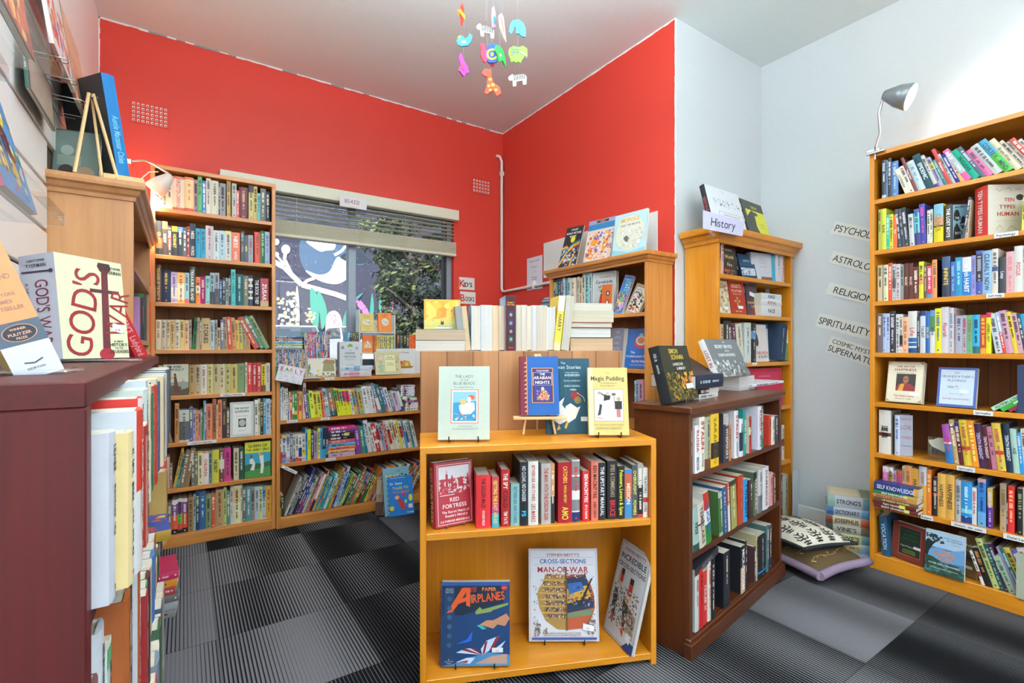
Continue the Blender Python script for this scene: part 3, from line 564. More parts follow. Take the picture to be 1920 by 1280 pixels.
# ================================================================ books
def cname(h):
    r, g, b = srgb(h); mx, mn = max(r, g, b), min(r, g, b); s = 0 if mx == 0 else (mx-mn)/mx; v = mx
    if v < .26: return 'black'
    if s < .13: return 'white' if v > .84 else 'pale grey' if v > .7 else 'grey' if v > .42 else 'charcoal'
    hu = 0
    if mx == r: hu = (g-b)/(mx-mn) % 6
    elif mx == g: hu = (b-r)/(mx-mn)+2
    else: hu = (r-g)/(mx-mn)+4
    hu *= 60
    if s < .3:
        if v > .7: return 'cream' if 15 < hu < 80 else 'pale green' if hu < 165 and hu >= 80 else 'pale blue' if 165 <= hu < 250 else 'pale pink'
        return 'taupe' if hu < 80 or hu > 320 else 'grey-green' if hu < 165 else 'slate'
    if hu < 14 or hu > 345: return ('pink' if s < .5 and v > .75 else 'red') if v > .62 else 'maroon'
    if hu < 36: return ('orange' if s > .55 else 'peach') if v > .8 else ('tan' if v > .58 else 'brown')
    if hu < 48: return 'tan' if v < .78 else 'buff' if s < .5 else 'amber'
    if hu < 70: return 'yellow' if v > .75 else 'olive'
    if hu < 100: return 'lime green' if v > .7 else 'moss green'
    if hu < 165: return 'green' if v > .4 else 'dark green'
    if hu < 192: return 'teal' if v < .72 else 'turquoise'
    if hu < 255: return ('sky blue' if v > .78 else 'blue') if v > .5 else 'navy'
    if hu < 290: return 'violet' if v > .6 else 'dark purple'
    return 'magenta' if s > .5 else 'mauve' if v > .5 else 'plum'
def lum(h): r, g, b = srgb(h); return .3*r+.6*g+.1*b
KN = {}
def book(M, w, t, h, base, label, hard=False, front=None, art=(), bands=(), titles=(), ink=None, group=None, marks=True, pages='e6dfce', name=None, spine_art=(), seed=0, span=(.5, .86), back=None, cat='book'):
    """local frame: x spine -> fore-edge, y thickness (front cover at -y), z up."""
    rd = random.Random(seed); T = thing(name or KN.get(group) or ('hardback_book' if hard else 'paperback_book'), label, cat, M, group)
    front = front or base; back = back or base; tc = .0024 if hard else .0008; ov = .003 if hard else .0003; bl = min(.004, t*.1) if hard else min(.0015, t*.05)
    ink = ink or ('222222' if lum(base) > .5 else 'e8e0d0')
    mb = MB(); seg = 4; arc = [(-bl*math.sin(math.pi*i/seg), -t/2+t*i/seg) for i in range(seg+1)]
    zc = sorted({0.0, h}|{h*(1-b[0]/100) for b in bands}|{h*(1-b[1]/100) for b in bands})
    for z0, z1 in zip(zc, zc[1:]):
        zm = 100*(1-(z0+z1)/2/h); c = base
        for b in bands:
            if b[0] < zm < b[1]: c = b[2]
        for (x0, y0), (x1, y1) in zip(arc, arc[1:]): mb.add([(x0, y0, z0), (x0, y0, z1), (x1, y1, z1), (x1, y1, z0)], [(0,1,2,3)], c)
    y = t/2
    mb.add([(0,-y,0), (w,-y,0), (w,-y,h), (0,-y,h)], [(0,1,2,3)], front); mb.add([(0,y,0), (0,y,h), (w,y,h), (w,y,0)], [(0,1,2,3)], back)
    mb.add([(tc,-y+tc,0), (tc,-y+tc,h), (w,-y+tc,h), (w,-y+tc,0)], [(0,1,2,3)], 'e8e4da'); mb.add([(tc,y-tc,0), (w,y-tc,0), (w,y-tc,h), (tc,y-tc,h)], [(0,1,2,3)], 'e8e4da')
    for s in (-1, 1): mb.add([(w, s*y, 0), (w, s*(y-tc), 0), (w, s*(y-tc), h), (w, s*y, h)], [(0,1,2,3)], front)
    for z, o in ((0, 1), (h, 0)):
        q = [(0,1,2,3)]
        mb.add([(0,-y,z), (w,-y,z), (w,-y+tc,z), (tc,-y+tc,z)], q, front); mb.add([(0,y,z), (w,y,z), (w,y-tc,z), (tc,y-tc,z)], q, back)
        mb.add([(a, b, z) for a, b in arc]+[(tc, y-tc, z), (tc, -y+tc, z)], [list(range(seg+3))], base)
    xs = -bl-.0003; sp = lambda x, yy, dz: (xs-dz, -yy, x)       # spine panel: yy = right on the spine
    down = lambda zc_, ox=0: (lambda x, y: (xs, -(y+ox), zc_-x))   # running downwards
    if titles:
        if len(titles) == 1 and len(titles[0]) > 1: spans = [span]
        elif len(titles) == 2: spans = [(.34, .56), (.81, .28)]
        elif len(titles) == 3: spans = [(.2, .28), (.52, .3), (.84, .22)]
        else: spans = [(.5, .2)]
        for s, (c, L) in zip(titles, spans):
            col = ink
            if s.startswith('*'): col, s = s[1:4], s[4:]
            text(mb, s, down(h*(1-c)), min(t*.72, .03), col, h*L)
    elif marks:                                  # lettering too small to read in the photo: short broken strokes
        z = h*(.93-.06*rd.random()); zz = h*(.5+.25*rd.random()); tw = min(t*.30, .006)
        for z0, z1, k in ((z, zz, 1), (zz-h*.06, max(h*.14, zz-h*(.2+.25*rd.random())), .65)):
            q = z0
            while q > z1:
                L = .0016+.0035*rd.random()
                if rd.random() > .18: yo = (rd.random()-.5)*tw*.2; mb.add([sp(q, -tw*k+yo, 0), sp(q-L, -tw*k+yo, 0), sp(q-L, tw*k*(.4+.6*rd.random())+yo, 0), sp(q, tw*k+yo, 0)], [(0,1,2,3)], ink)
                q -= L+.0012
        if rd.random() > .6: mb.add([sp(h*.05, -tw*.5, 0), sp(h*.05+tw, -tw*.5, 0), sp(h*.05+tw, tw*.5, 0), sp(h*.05, tw*.5, 0)], [(0,1,2,3)], ink)
    if spine_art: draw(mb, spine_art, t, h, lambda u, v, e: (-bl-e, t/2-u, v))
    if art: draw(mb, art, w, h, lambda u, v, e: (u, -y-e, v))
    mb.obj('cover', CLOTH if hard and seed % 3 == 0 else PRINT, T)
    MB().box(tc, -y+tc+.0001, ov, w-ov, y-tc-.0001, h-ov, pages).obj('pages', PAGES, T)
    return T
ROWN = []; ORD = 'first second third fourth fifth sixth seventh eighth ninth tenth eleventh twelfth'.split()
def ordw(i): return ORD[i] if i < 12 else str(i+1)+('st' if i % 10 == 0 and i > 12 else 'nd' if i % 10 == 1 and i > 12 else 'rd' if i % 10 == 2 and i > 12 else 'th')
def row(F, zs, tr, x0, items, where, group, D=.25, dd=.018, lean=0, scale_t=1.0, maxw=.19, seed=1, hard=.4, flat=0):
    """tr = (x0, y0, s) maps crop coordinates to photo pixels. item: 'xr top colour [opts]'"""
    X = lambda c: tr[0]+tr[2]*c; Y = lambda c: tr[1]+tr[2]*c; rd = random.Random(seed); cur = x0; out = []
    for it in items.replace('\n', ' ').split(';'):
        it = it.strip()
        if not it: continue
        if it[0] == 'g': cur = float(it[1:]); continue
        if it[0] == 'L': lean = float(it[1:]); continue
        tt = it.split('|'); f = tt[0].split(); xr, top, col = float(f[0]), float(f[1]), f[2]
        ink = None; bands = []; d = dd; hd = rd.random() < hard; front = None
        for o in f[3:]:
            if o[0] == '/': ink = o[1:]
            elif o[0] == '~': bands = [(float(b.split('=')[0].split('-')[0]), float(b.split('=')[0].split('-')[1]), b.split('=')[1]) for b in o[1:].split(',')]
            elif o[0] == 'd': d = float(o[1:])/1000
            elif o[0] == 'H': hd = True
            elif o[0] == 'P': hd = False
            elif o[0] == 'f': front = o[1:]
        d += .004*rd.random()
        a0, a1 = F.a(X(cur), d), F.a(X(xr), d); th = math.radians(lean); t = (a1-a0)*math.cos(th)*scale_t-.0004
        am = (a0+a1)/2; zt = F.z(Y(top), am, d)
        for _ in range(3): zt = F.z(Y(top), am+math.tan(th)*(zt-zs), d)
        h = max(.06, (zt-zs)/math.cos(th)-(t*abs(math.sin(th)) if lean else 0)); w = min(D-d-.012, max(.1, min(maxw, h*(.66+.06*rd.random()))))
        M = F.M @ Matrix.Translation((a0 if th <= 0 else a1, d, zs+.0004)) @ Matrix.Rotation(th, 4, 'Y') @ Matrix.Translation((t/2 if th <= 0 else -t/2, 0, 0)) @ Matrix.Rotation(math.pi/2, 4, 'Z')
        out.append((M, w, max(t, .003), h, col, hd, front, bands, [s for s in tt[1:] if s], ink)); cur = xr
    names = [cname(o[4]) for o in out]; keys = []
    def adj(t, h, i):
        av = sum(o[2] for o in out)/len(out); return 'thick' if t > av*1.5 else 'thin' if t < av*.7 else 'tall' if h > 1.12*sum(o[3] for o in out)/len(out) else 'short' if h < .88*sum(o[3] for o in out)/len(out) else ''
    for i, o in enumerate(out):
        l = names[i-1] if i else None; r = names[i+1] if i+1 < len(out) else None; ex = ''
        if o[7] and max(b[1]-b[0] for b in o[7]) > 8 and cname(o[7][0][2]) != names[i]: ex = ' with '+cname(o[7][0][2])+' band'
        a = adj(o[2], o[3], i); base = ' '.join(x for x in (a, names[i], 'book') if x)+ex
        if l and r: base += (' between two '+l+' ones') if l == r else f' between {l} and {r} ones'
        elif r: base += f' at the left end beside a {r} one'
        elif l: base += f' at the right end beside a {l} one'
        keys.append(base)
    ex_free = lambda b: b.split(' with ')[0]+(' between'+b.split(' between')[1] if ' between' in b else ' at the'+b.split(' at the')[1] if ' at the' in b else '')
    used = set()
    for i, (o, b) in enumerate(zip(out, keys)):
        c = [b]+([ex_free(b)] if ' with ' in b else [])+[f"{b.split(' between')[0].split(' at the')[0]}, {ordw(i)} from the left", f"{names[i]} book, {ordw(i)} from the left"]
        for k, q in enumerate(c):
            lab = f'{q}, {where}'
            if len(lab.split()) <= 16 and lab not in used and (keys.count(b) == 1 or 'from the left' in q): break
        used.add(lab)
        M, w, t, h, col, hd, front, bands, titles, ink = o
        book(M, w, t, h, col, lab, hd, front, bands=bands, titles=titles, ink=ink, group=group, seed=seed*97+i)
    return out
def face(F, z, xl, xr, ytop, dl, dr, t, base, label, art, tilt=8, group=None, hard=False, roll=0, dz=0, **kw):
    a0, a1 = F.a(xl, dl), F.a(xr, dr); P0, P1 = F.pt(a0, dl), F.pt(a1, dr); return face_at(P0, P1, z+dz, ytop, t, base, label, art, tilt, group, hard, roll, **kw)
def face_at(P0, P1, z, ytop, t, base, label, art, tilt=8, group=None, hard=False, roll=0, h=None, **kw):
    e = Vector((P1.x-P0.x, P1.y-P0.y)); w = e.length; yaw = math.atan2(e.y, e.x); th = math.radians(tilt); bk = Vector((-e.y, e.x)).normalized()
    if h is None:
        h = .2
        for _ in range(8):
            q = Vector((P0.x, P0.y))+bk*(h*math.sin(th)); h = (CZ+(650-ytop)/F_PX*q.dot(VV)-z)/math.cos(th)
    M = Matrix.Translation((P0.x, P0.y, z+t*math.sin(th)+.0006)) @ Matrix.Rotation(yaw, 4, 'Z') @ Matrix.Rotation(-th, 4, 'X') @ Matrix.Rotation(math.radians(roll), 4, 'Y') @ Matrix.Translation((0, t/2, 0))
    return book(M, w, t, h, base, label, hard, art=art, group=group, **kw), M, w, h
def stack(F, z, tr, x0, x1, items, d, where, group, depth=.15, rev=False, seed=3, noise=.008, thick=None):
    """horizontal books, bottom up. item 'ytop colour [opts]'; spines (or fore-edges if rev) towards the viewer."""
    rd = random.Random(seed); a0, a1 = F.a(tr[0]+tr[2]*x0, d), F.a(tr[0]+tr[2]*x1, d); am = (a0+a1)/2; zc = z; its = [i.strip() for i in items.split(';') if i.strip()]; n = len(its)
    for i, it in enumerate(its):
        tt = it.split('|'); f = tt[0].split(); col = f[1]; ink = None; bands = []; pg = 'e6dfce'
        for o in f[2:]:
            if o[0] == '/': ink = o[1:]
            elif o[0] == '~': bands = [(float(b.split('=')[0].split('-')[0]), float(b.split('=')[0].split('-')[1]), b.split('=')[1]) for b in o[1:].split(',')]
            elif o[0] == 'p': pg = o[1:]
        zt = thick*(i+1)+z if thick else F.z(tr[1]+tr[2]*float(f[0]), am, d); t = max(.004, zt-zc); j = (rd.random()-.5)*noise; L = (a1-a0)+(rd.random()-.5)*noise
        # spine along +u, top of the book to the left end so the title reads left to right
        R = Matrix(((0, 0, -1, 0), (1, 0, 0, 0), (0, -1, 0, 0), (0, 0, 0, 1)))
        # local x(spine->fore)=frame +y ; local z(up)=frame -x ; local y = z cross x = frame -z ... front cover (-y) faces up
        if rev: R = Matrix(((0, 0, 1, 0), (-1, 0, 0, 0), (0, -1, 0, 0), (0, 0, 0, 1)))
        w = depth+(rd.random()-.5)*noise
        pos = ((a0+L+j, d+j*.5, zc+t/2) if not rev else (a0+j, d+w+j*.5, zc+t/2))
        pl = 'topmost' if i == n-1 else 'lowest' if i == 0 else ordw(i)+' up' if n > 3 else 'middle'
        book(F.M @ Matrix.Translation(pos) @ R, w, t-.0004, L, col, f'{cname(pg)+"-paged" if rev else cname(col)} book lying flat, {pl} in {where}', rd.random() < .4, bands=bands, titles=[s for s in tt[1:] if s], ink=ink, group=group, pages=pg, seed=seed*31+i); zc = zt
    return zc
def label_strip(F, z, px, py, w, s, lab, d=-.0045, h=.016, roll=0):
    a = F.a(px, d); zz = z if z is not None else F.z(py, a, d)
    k = SHF[id(F)]; par = SHF.get((k, z)) or SHF[(k, 'top')]
    o = flat_sign('shelf_label', None, None, Matrix.Translation((a, d, zz-h)) @ Matrix.Rotation(roll, 4, 'Y'), w, h, 'e4e6e8', [('t', s, .5, .5, .62, '222222', .8)], .003, parent=par); o['label'] = lab
# ================================================================ rows of books
t4 = (270, 320, .2814); t5 = (270, 660, .2814); wl = ' shelf left of the window'
G = 'books in the tall bookcase left of the window'; KN[G] = 'storybook'
row(FA, AZ[7], t4, 45, '''62 60 eeeeea;80 45 f2efe8;105 70 e8e4dc;128 50 eae8e0;150 62 f2eee4;190 58 eee8d8;270 40 e8d8c4 /c05030 ~0-7=c8603c,92-100=c8603c H|FORGOTTEN CARNIVAL;332 45 eccf98 /b07030 ~0-7=d87840,90-100=d8603c H;358 60 a890a4;388 38 58b070;414 68 2888cc /fff;446 50 dcdccc;497 68 d0d8c4 H;505 80 334;545 85 9a9ea8 H;g551;578 58 b89438;g585;617 85 b8bcb4;634 132 d85058;692 112 6c2034 H /d8b070;g697;731 95 d0c884 ~0-22=333b44 /333;756 105 cfc080;775 150 38b8c8;812 120 5c5c54;838 140 2c3a54''', 'top'+wl, G, D=.19)  # near-white books at the left end: lamp glare put into their colours
row(FA, AZ[6], t4, 46, '''82 325 34405c /e88 |HOMER;122 335 24242a /f85 ~50-80=d86030|GRACE;158 338 3a3434 ~0-22=e88850 /fff|SAINT;186 368 484040 /e8e8e8 ~40-70=a83430;224 370 23242c ~0-18=f0c040 /f0d060|HORNET;260 375 202c3c ~0-18=68a8d8 /fff;284 378 54606c /fff;305 370 a83434 /fff;345 352 3a4c5c /fff H|NESS|PATRICK;380 385 1898c4 /06324c;411 388 20a8cc /06324c;463 368 d4d4dc /a05070 H;502 398 d8e8e8 /345;541 400 b8dcec /236;582 402 ecec9c ~12-100=e8ece8 /345;640 412 e0744c /fff|NESS|PATRICK;g645;668 405 444c50 /aaa;695 430 34505c /e8e050|NESS;728 430 98a0b0 /933;g736;776 410 dc5440 /421;806 402 348060 /bdb;838 408 98a4d0 /446''', 'second'+wl, G, D=.19)
row(FA, AZ[5], t4, 40, '''78 668 6c3890 ~50-100=ded8e0 /fff;116 628 583420 /d8b060|TREASURE OF THE EAST H;180 662 243450 /c8a860 H;222 675 b8a8d0 ~50-86=dcdcdc /659;271 678 f0a850 ~36-90=e8dcb8 /733;302 680 98c4d0 ~86-100=d85860 /446;342 640 243828 /e8e8e0|TREASURE ISLAND;g344;376 708 e88434 ~34-60=ece0c0;410 705 a02070 /ecc;440 700 8cccc4 /366;470 680 9cb8cc ~60-100=484850;502 680 a8a8ac ~50-100=53525a;522 725 184870 /9cf;544 710 343030 /ccc;564 715 98b4b8;580 698 44302c;610 658 38b8bc /166 d6;662 690 286870 /cdc H;696 700 788068 /dcb H;726 698 243c64 ~10-18=e8e4c8,30-38=e8e4c8,50-58=e8e4c8,70-78=e8e4c8 H;g730;776 716 20242e /e8e8e8|THE BOOK THIEF;830 718 b02040 ~80-100=c0a878 /fff|ZUSAK''', 'third'+wl, G, D=.19)
row(FA, AZ[4], t4, 78, '''115 992 dcccac /963;148 992 ccbfa8 /557;175 992 d4c4a0 /863;207 992 d8b880 /853;240 992 d8d0b4 /557;268 993 d8c084 /853;300 995 dcb884 /853;318 992 98908c;L4;346 978 347844 /134;L0;372 978 a89478 /853;385 993 807870;440 982 ccb484 /433 H|STORIES;470 995 b4c4c4 /457;490 993 9c9890;508 1045 c8b478;535 993 787c98;L-3;560 975 988c7c;590 972 d05830;616 978 d09468;637 992 d8b858 /933;662 996 ccc05c /447;684 998 9c9488;710 998 c09458 /a33;L-26;g735;776 970 c85448;808 965 588478;845 962 7c9868''', 'fourth'+wl, G, D=.19, hard=.9)
face(FA, AZ[3], t5[0]+t5[2]*130, t5[0]+t5[2]*297, t5[1]+t5[2]*84, .02, .02, .03, 'cfd0bc', 'old storybook with figures on a shore, facing out, fifth shelf left of window', [('r', 0, 0, 1, .42, '8c9c94'), ('p', [0,.25,.4,.32,1,.22,1,.0,0,0], '5c5448'), ('t', 'JIM AND', .42, .92, .1, '2c2c2c', .75), ('t', 'WALLY', .55, .83, .1, '2c2c2c', .6), ('p', [.4,.6,.5,.62,.58,.3,.66,.08,.4,.08,.42,.3], '6c4438'), ('p', [.12,.42,.4,.56,.42,.62,.3,.58], 'd8b040'), ('e', .45, .66, .05, .045, '5c4030'), ('p', [.7,.45,.85,.45,.9,.2,.7,.18], '9c9c8c'), ('e', .78, .5, .05, .045, 'd8b890')], tilt=2, hard=True, group=None)
row(FA, AZ[3], t5, 95, '''126 90 c0b888 H;g300;340 85 a88850 /422;378 83 b8a888;420 82 dcd8cc /a55;460 80 ccc084 /543;500 80 c4b488 /543;540 80 ccc4a0 /633;578 80 b8b074;622 80 c8b46c /543;674 75 7c9468 H /564;688 68 dcd8c8 d4;720 72 d04038 /edc;754 72 b03038 /ecc;782 70 c04840 /edc;811 70 d8cc3c ~0-6=803030,78-100=6c5030 /633;840 72 ccccc8 /a66''', 'fifth'+wl, G, D=.19, hard=1)
face(FA, AZ[2], t5[0]+t5[2]*575, t5[0]+t5[2]*733, t5[1]+t5[2]*338, .0, .0, .02, 'c8ccc8', 'pale book with a framed white title panel and round picture, sixth shelf left of window', [('r', .1, .07, .9, .94, 'dde0d8'), ('r', .13, .1, .87, .91, 'e6e8e2'), ('t', 'THE SECRET', .5, .82, .075, '34343c', .66), ('t', 'GARDEN', .5, .73, .085, '34343c', .6), ('t', 'Frances Hodgson', .5, .6, .04, '555', .5, 0), ('r', .34, .28, .66, .52, '44444c'), ('e', .5, .4, .14, .1, 'b8b8b0'), ('t', 'Illustrated', .5, .18, .04, '666', .5, 0)], tilt=4, hard=True)
row(FA, AZ[2], t5, 130, '''150 470 5c7888;L-12;172 350 704c34;192 372 9c7c68;L0;g205;235 340 c88c50 /422;302 385 c8ccc4 ~36-94=5c6060 H /333;327 370 506090 /dd8;345 385 b89cc0;362 388 d09850;378 388 d488a8;392 380 48a050;g396;404 325 a8c0b8;415 323 3484c4 /fff;455 345 e0805c /422;483 310 a46840 /311|THE TALKING MIRROR;490 350 ddb;520 315 e0845c /722;550 308 2e2c30 /a84;572 375 705c54;g736;760 318 e8e8e4 /444;775 310 dcd49c;795 310 38342c /cb9;812 308 3098c0;840 310 b8cce0 /555;853 315 d8d4c8''', 'sixth'+wl, G, D=.19, hard=.7)
face(FA, AZ[1], t5[0]+t5[2]*672, t5[0]+t5[2]*843, t5[1]+t5[2]*608, .02, .004, .03, 'd8d838', 'yellow-topped storybook with two white-clad players on grass, seventh shelf left of window', [('r', 0, 0, 1, .7, '3c9cb8'), ('p', [0,.0,1,.0,1,.32,0,.18], '489048'), ('p', [0,.36,.3,.42,.6,.38,1,.44,1,.3,0,.18], '346848'), ('t', 'QUEEN OF', .5, .9, .11, '28402c', .75), ('t', 'THE ABBEY GIRLS', .5, .79, .1, '28402c', .92), ('p', [.18,.52,.3,.55,.4,.4,.36,.2,.2,.22,.3,.38,.18,.4], 'e8e8dc'), ('e', .25, .6, .05, .05, '8a5a38'), ('p', [.55,.6,.72,.62,.74,.3,.7,.1,.6,.1,.62,.35], 'e8e4dc'), ('e', .58, .66, .05, .05, 'd8b050')], tilt=3, hard=True)
row(FA, AZ[1], t5, 122, '''172 700 c8a488 /543 H;190 755 907868;L11;208 640 cca044;235 675 589484;L9;265 655 887058;300 636 8c7050 f34403c;L0;g315;338 662 707468;360 665 807c5c;392 662 e8e0b8 ~0-5=d0c040 /543;432 660 e8946c ~6-100=ece4dc /c54|CHILDREN;455 660 74949c;500 652 d0cc44 /333 H|NESBIT;535 650 78443c ~30-60=dcd4c0;580 637 d0408c ~40-90=b8507c /203;g597;632 640 ccc0a0 /543;668 640 30584c H;g672''', 'seventh'+wl, G, D=.19, hard=.8)
row(FA, AZ[0], t5, 157, '''185 1010 887868;225 985 e0664c ~0-12=e8e4dc,12-44=80508c,86-100=222 /fff H;255 975 6cbc3c ~0-10=e0dcd4,10-42=7c4c88,72-90=dc4838,90-100=222;290 975 dc5438 ~0-10=e0dcd4,10-42=80488c,86-100=222;g294;330 965 a07c54;345 945 98b4b0;370 925 184068 /dd8;412 928 3c6490 /cde H;447 950 7c9468;478 940 cc6048;530 915 b89868 H /532;550 900 c4c474;575 930 4c9488;595 890 d8d0cc /c33;643 888 e4e0b4 H ~5-45=e0c890;655 880 dcdcc8;682 900 707464;712 895 54989c /dde;738 895 988c80;768 895 b8ccd0 /556;788 895 dcdc8c;812 895 bccbd4 ~0-35=68a0c8;850 890 d8a440 /933''', 'bottom'+wl, G, D=.19, hard=.9)
# ---- low bookcase under the window
b1 = (515, 700, .138); b2 = (515, 780, .138); b3 = (515, 860, .138); GB = "children's books in the low bookcase"; KN[GB] = 'picture_book'
row(FB, .652, b1, 55, '''80 130 3888b0 /124;97 200 e8e8e8;122 180 c8d0dc;150 200 e8e8d8;180 200 dcdcdc;195 305 3464b4;213 250 f0c880;238 245 c03850 ~40-60=e8c040;268 240 3c9c54 ~60-80=e8e8e8;306 240 288440 ~70-84=e0c040;335 240 e0804c;360 245 e8c850 ~50-70=c03838;385 245 d88868;425 125 d8c8b4 H;L-6;470 240 744098;500 270 68b444;552 235 dce44c;600 250 d8c838;650 240 c8d444;680 225 e06448;710 210 e89884;L-10;762 200 8cbcd0 ~30-60=e8e8e8;850 210 847468 ~40-70=b07848,80-100=3c5468;g860;900 200 d8dc30 ~5-45=58c860 /223;925 205 d8dc30 ~5-45=d83448 /223;965 215 d8dc30 ~5-45=54c868 /223;1000 215 d8dc30 ~5-45=d830a0 /223;1060 210 d8dc30 ~5-50=dc3c50 /223;1090 212 d8d8e0;1135 210 d8b060 ~30-60=58a8c8;1170 210 9c8c78;1220 200 98bc80 ~20-80=d0a848;1240 200 b8c8d0;1300 170 e8e8e8;1335 170 dcdce0;1385 170 e4e4e0;L-17;1420 150 c86858;1465 130 50789c ~50-90=e8e8e8;1520 150 286c70;1560 190 5464a8 ~80-100=d86038;1615 190 d4dcdc;1650 240 70748c;1730 240 c8b4cc;1768 205 345480 ~10-80=d8dcd0''', 'top shelf under the window', GB, D=.26, hard=.3)
stack(FB, .652, b1, 1775, 1940, '455 e4e4e4 ~20-35=b8c8a0;425 e0e0e4 ~20-35=d8b040;395 e4e4e8 ~20-40=543064;365 7c3c6c;330 e0dce4 ~20-40=a03858', .02, 'lower small pile, top shelf under the window', GB, depth=.1, seed=5)
stack(FB, .652+.078, b1, 1715, 1900, '310 589468 ~10-40=e4e8e4;282 d8e8d8 ~20-40=70b048;252 dcdce8 ~20-40=c8507c;222 dce0ec ~20-40=5c4898;190 e4e4ec ~20-35=d88048;160 d8d0d8 ~10-50=b8a0b8', .02, 'upper small pile, top shelf under the window', GB, depth=.1, seed=6)
row(FB, .39, b2, 55, '''100 260 d04038 ~12-60=e8e4dc /333;155 260 7898c0 ~0-12=dcd040,20-60=dcdcdc,70-80=c83838;208 250 a8b4d0 ~30-80=e4e4e0;245 240 646870 ~86-100=b83030;285 250 b8c8cc ~86-100=4878a8;325 250 dcd8c0 ~84-100=d04838;370 245 e8e4e0 ~50-84=2838a0,88-100=c83038;418 240 d0ccc8 ~60-80=d8c840;448 180 50b4dc /124;492 180 d8dc20 /443 |YELLOW;532 225 242428 /ccc ~90-100=b82838;540 200 aaa;572 215 a88cb0;585 200 94a8b0;618 165 dcdc68 /444;650 165 38a8d8 /023;693 155 242c40 ~70-100=3898d0 /fff|DIARY;732 155 203048 ~60-78=4088c0,78-90=50b030 /fff|DIARY;g1110;L-7;1190 150 844494 /dce H;1240 145 389060 /cec H;1272 90 2868a8 /ade;L-10;1330 50 d8d8d4;L-14;g1345;1392 90 dcdcd8;1450 95 c83838 ~20-30=e8e8e8,60-70=e8e8e8;1482 90 d8d0cc ~20-60=b83030;1530 110 98a0c0;1552 100 c43434;L-13;1585 60 d8b0a0;1625 55 e4e4e0 ~30-80=c83434;1665 50 d8d8b0;1690 45 e4e0d8 ~20-60=d06030;1725 50 e8dcc0;1750 45 e8d828;1790 60 d0d8d8 ~20-60=c84038;1820 60 6098c0;1850 60 e8e8e8 ~40-80=3868b0;1880 50 d8c8a0;1910 60 5898a8;1950 60 d8d4cc''', 'middle shelf under the window', GB, D=.26, hard=.3)
stack(FB, .39, b2, 733, 1095, '510 c8b4dc /557;470 e8a884 /755;430 e8804c /754;385 50b0d8 /124;335 d84870 /dc8;280 203c34 ~30-100=222a2c /fff;240 3a1c30 /fff ~60-80=c8b840;200 5a3070 /fff;130 d83888 /fff', .02, 'pink-orange stack, middle shelf under the window', GB, depth=.15, seed=9, thick=.0215)
row(FB, .065, b3, 60, '''90 480 a8a030 ~30-60=304820;125 500 343c2c;L23;155 255 c8c4b8;185 258 3c4048;225 240 8c9090;262 240 202428;300 130 283c80;330 250 b83030 ~0-60=2c4898;365 260 384890;395 250 c8c898;430 190 8c8c88;460 190 d05868;500 150 28282c ~10-70=e0e0e0;530 160 d89848;560 230 48a4d0;L21;590 230 98b840 ~50-80=d87038;625 210 289098;655 200 30a8c0;690 200 d8dcdc;725 190 58985c;760 120 d8a040;790 110 2c3884;830 100 b0c8d8;870 200 88b8d8 ~0-50=4898c8;L26;910 200 c0c060;945 180 284038;990 170 388050 ~20-30=c03030;1030 110 84705c;1060 200 dc5838;1095 180 c8c848 ~0-40=6890d0,80-100=38a048;1120 150 242830;1150 140 a03038;1200 170 28683c;1240 240 dcbc50;L28;1280 120 d8803c;1310 110 2c4ca0;1345 120 dcc498;1370 130 a85040;1400 130 e0dcd0;1440 90 e0a050;1475 80 54606c;1510 70 e0e0d8;1545 60 98a868;1590 60 40404c;1640 60 c8ccc8;1690 50 3c3838;1730 50 e09050;1770 40 28387c;1810 40 d88838;1850 40 c8c8c0''', 'bottom shelf under the window', GB, D=.26, hard=.3, maxw=.23)
# ---- right-hand tall bookcase
h1 = (1640, 280, .1485); h3 = (1640, 450, .1719); h6 = (1640, 760, .1458); h7 = (1630, 860, .151); h8 = (1600, 980, .1719)
GH = 'books in the tall bookcase on the right wall'; wr = ' shelf of the right-wall bookcase'
row(FH, HZ[7], h1, 90, '''146 135 303a4c ~90-100=b8ccdc /cde;166 137 688cb8;213 110 22262e /dde;300 150 4c80bc /bcd f334;g385;L-18;445 245 ecebd0 /333 |CAVENDISH;510 210 e4dcd0;555 105 702430 /fff |Young Adults;660 140 c0d4d8 H /68a;765 60 285460 /e8f4f8 H|EPIDEMIC;L-19;820 75 c8c8c0 ~90-100=338;880 100 a0a0c8 ~20-40=d8cc70;930 130 30746c /9cc;985 -5 c43434 /fff|Deception;L-21;1038 60 b4bcbc;1090 60 34348c /dde;1150 90 dccca4 ~60-100=d8ac60;L-27;1245 0 b4b8c0 ~0-15=d85090,76-100=d85098 /eef;1352 0 18a888 /143 H|NUCLEAR;L-28;1422 -30 44586c /bcd;1522 0 dc6ca8;L-29;1650 -60 c8ccc8 /345 H;1785 -120 34a0c8 ~45-100=40b840 /143 H|CORTEX|MIND;1888 -130 dcd4b8 /654 H|Brain-Wise;1960 -110 ccc8b8;2020 -100 b09c90;2110 -140 d85450 H;2180 -130 ccc;2260 -120 3888a8;2330 -120 d8d0b0''', 'top'+wr, GH, D=.27)
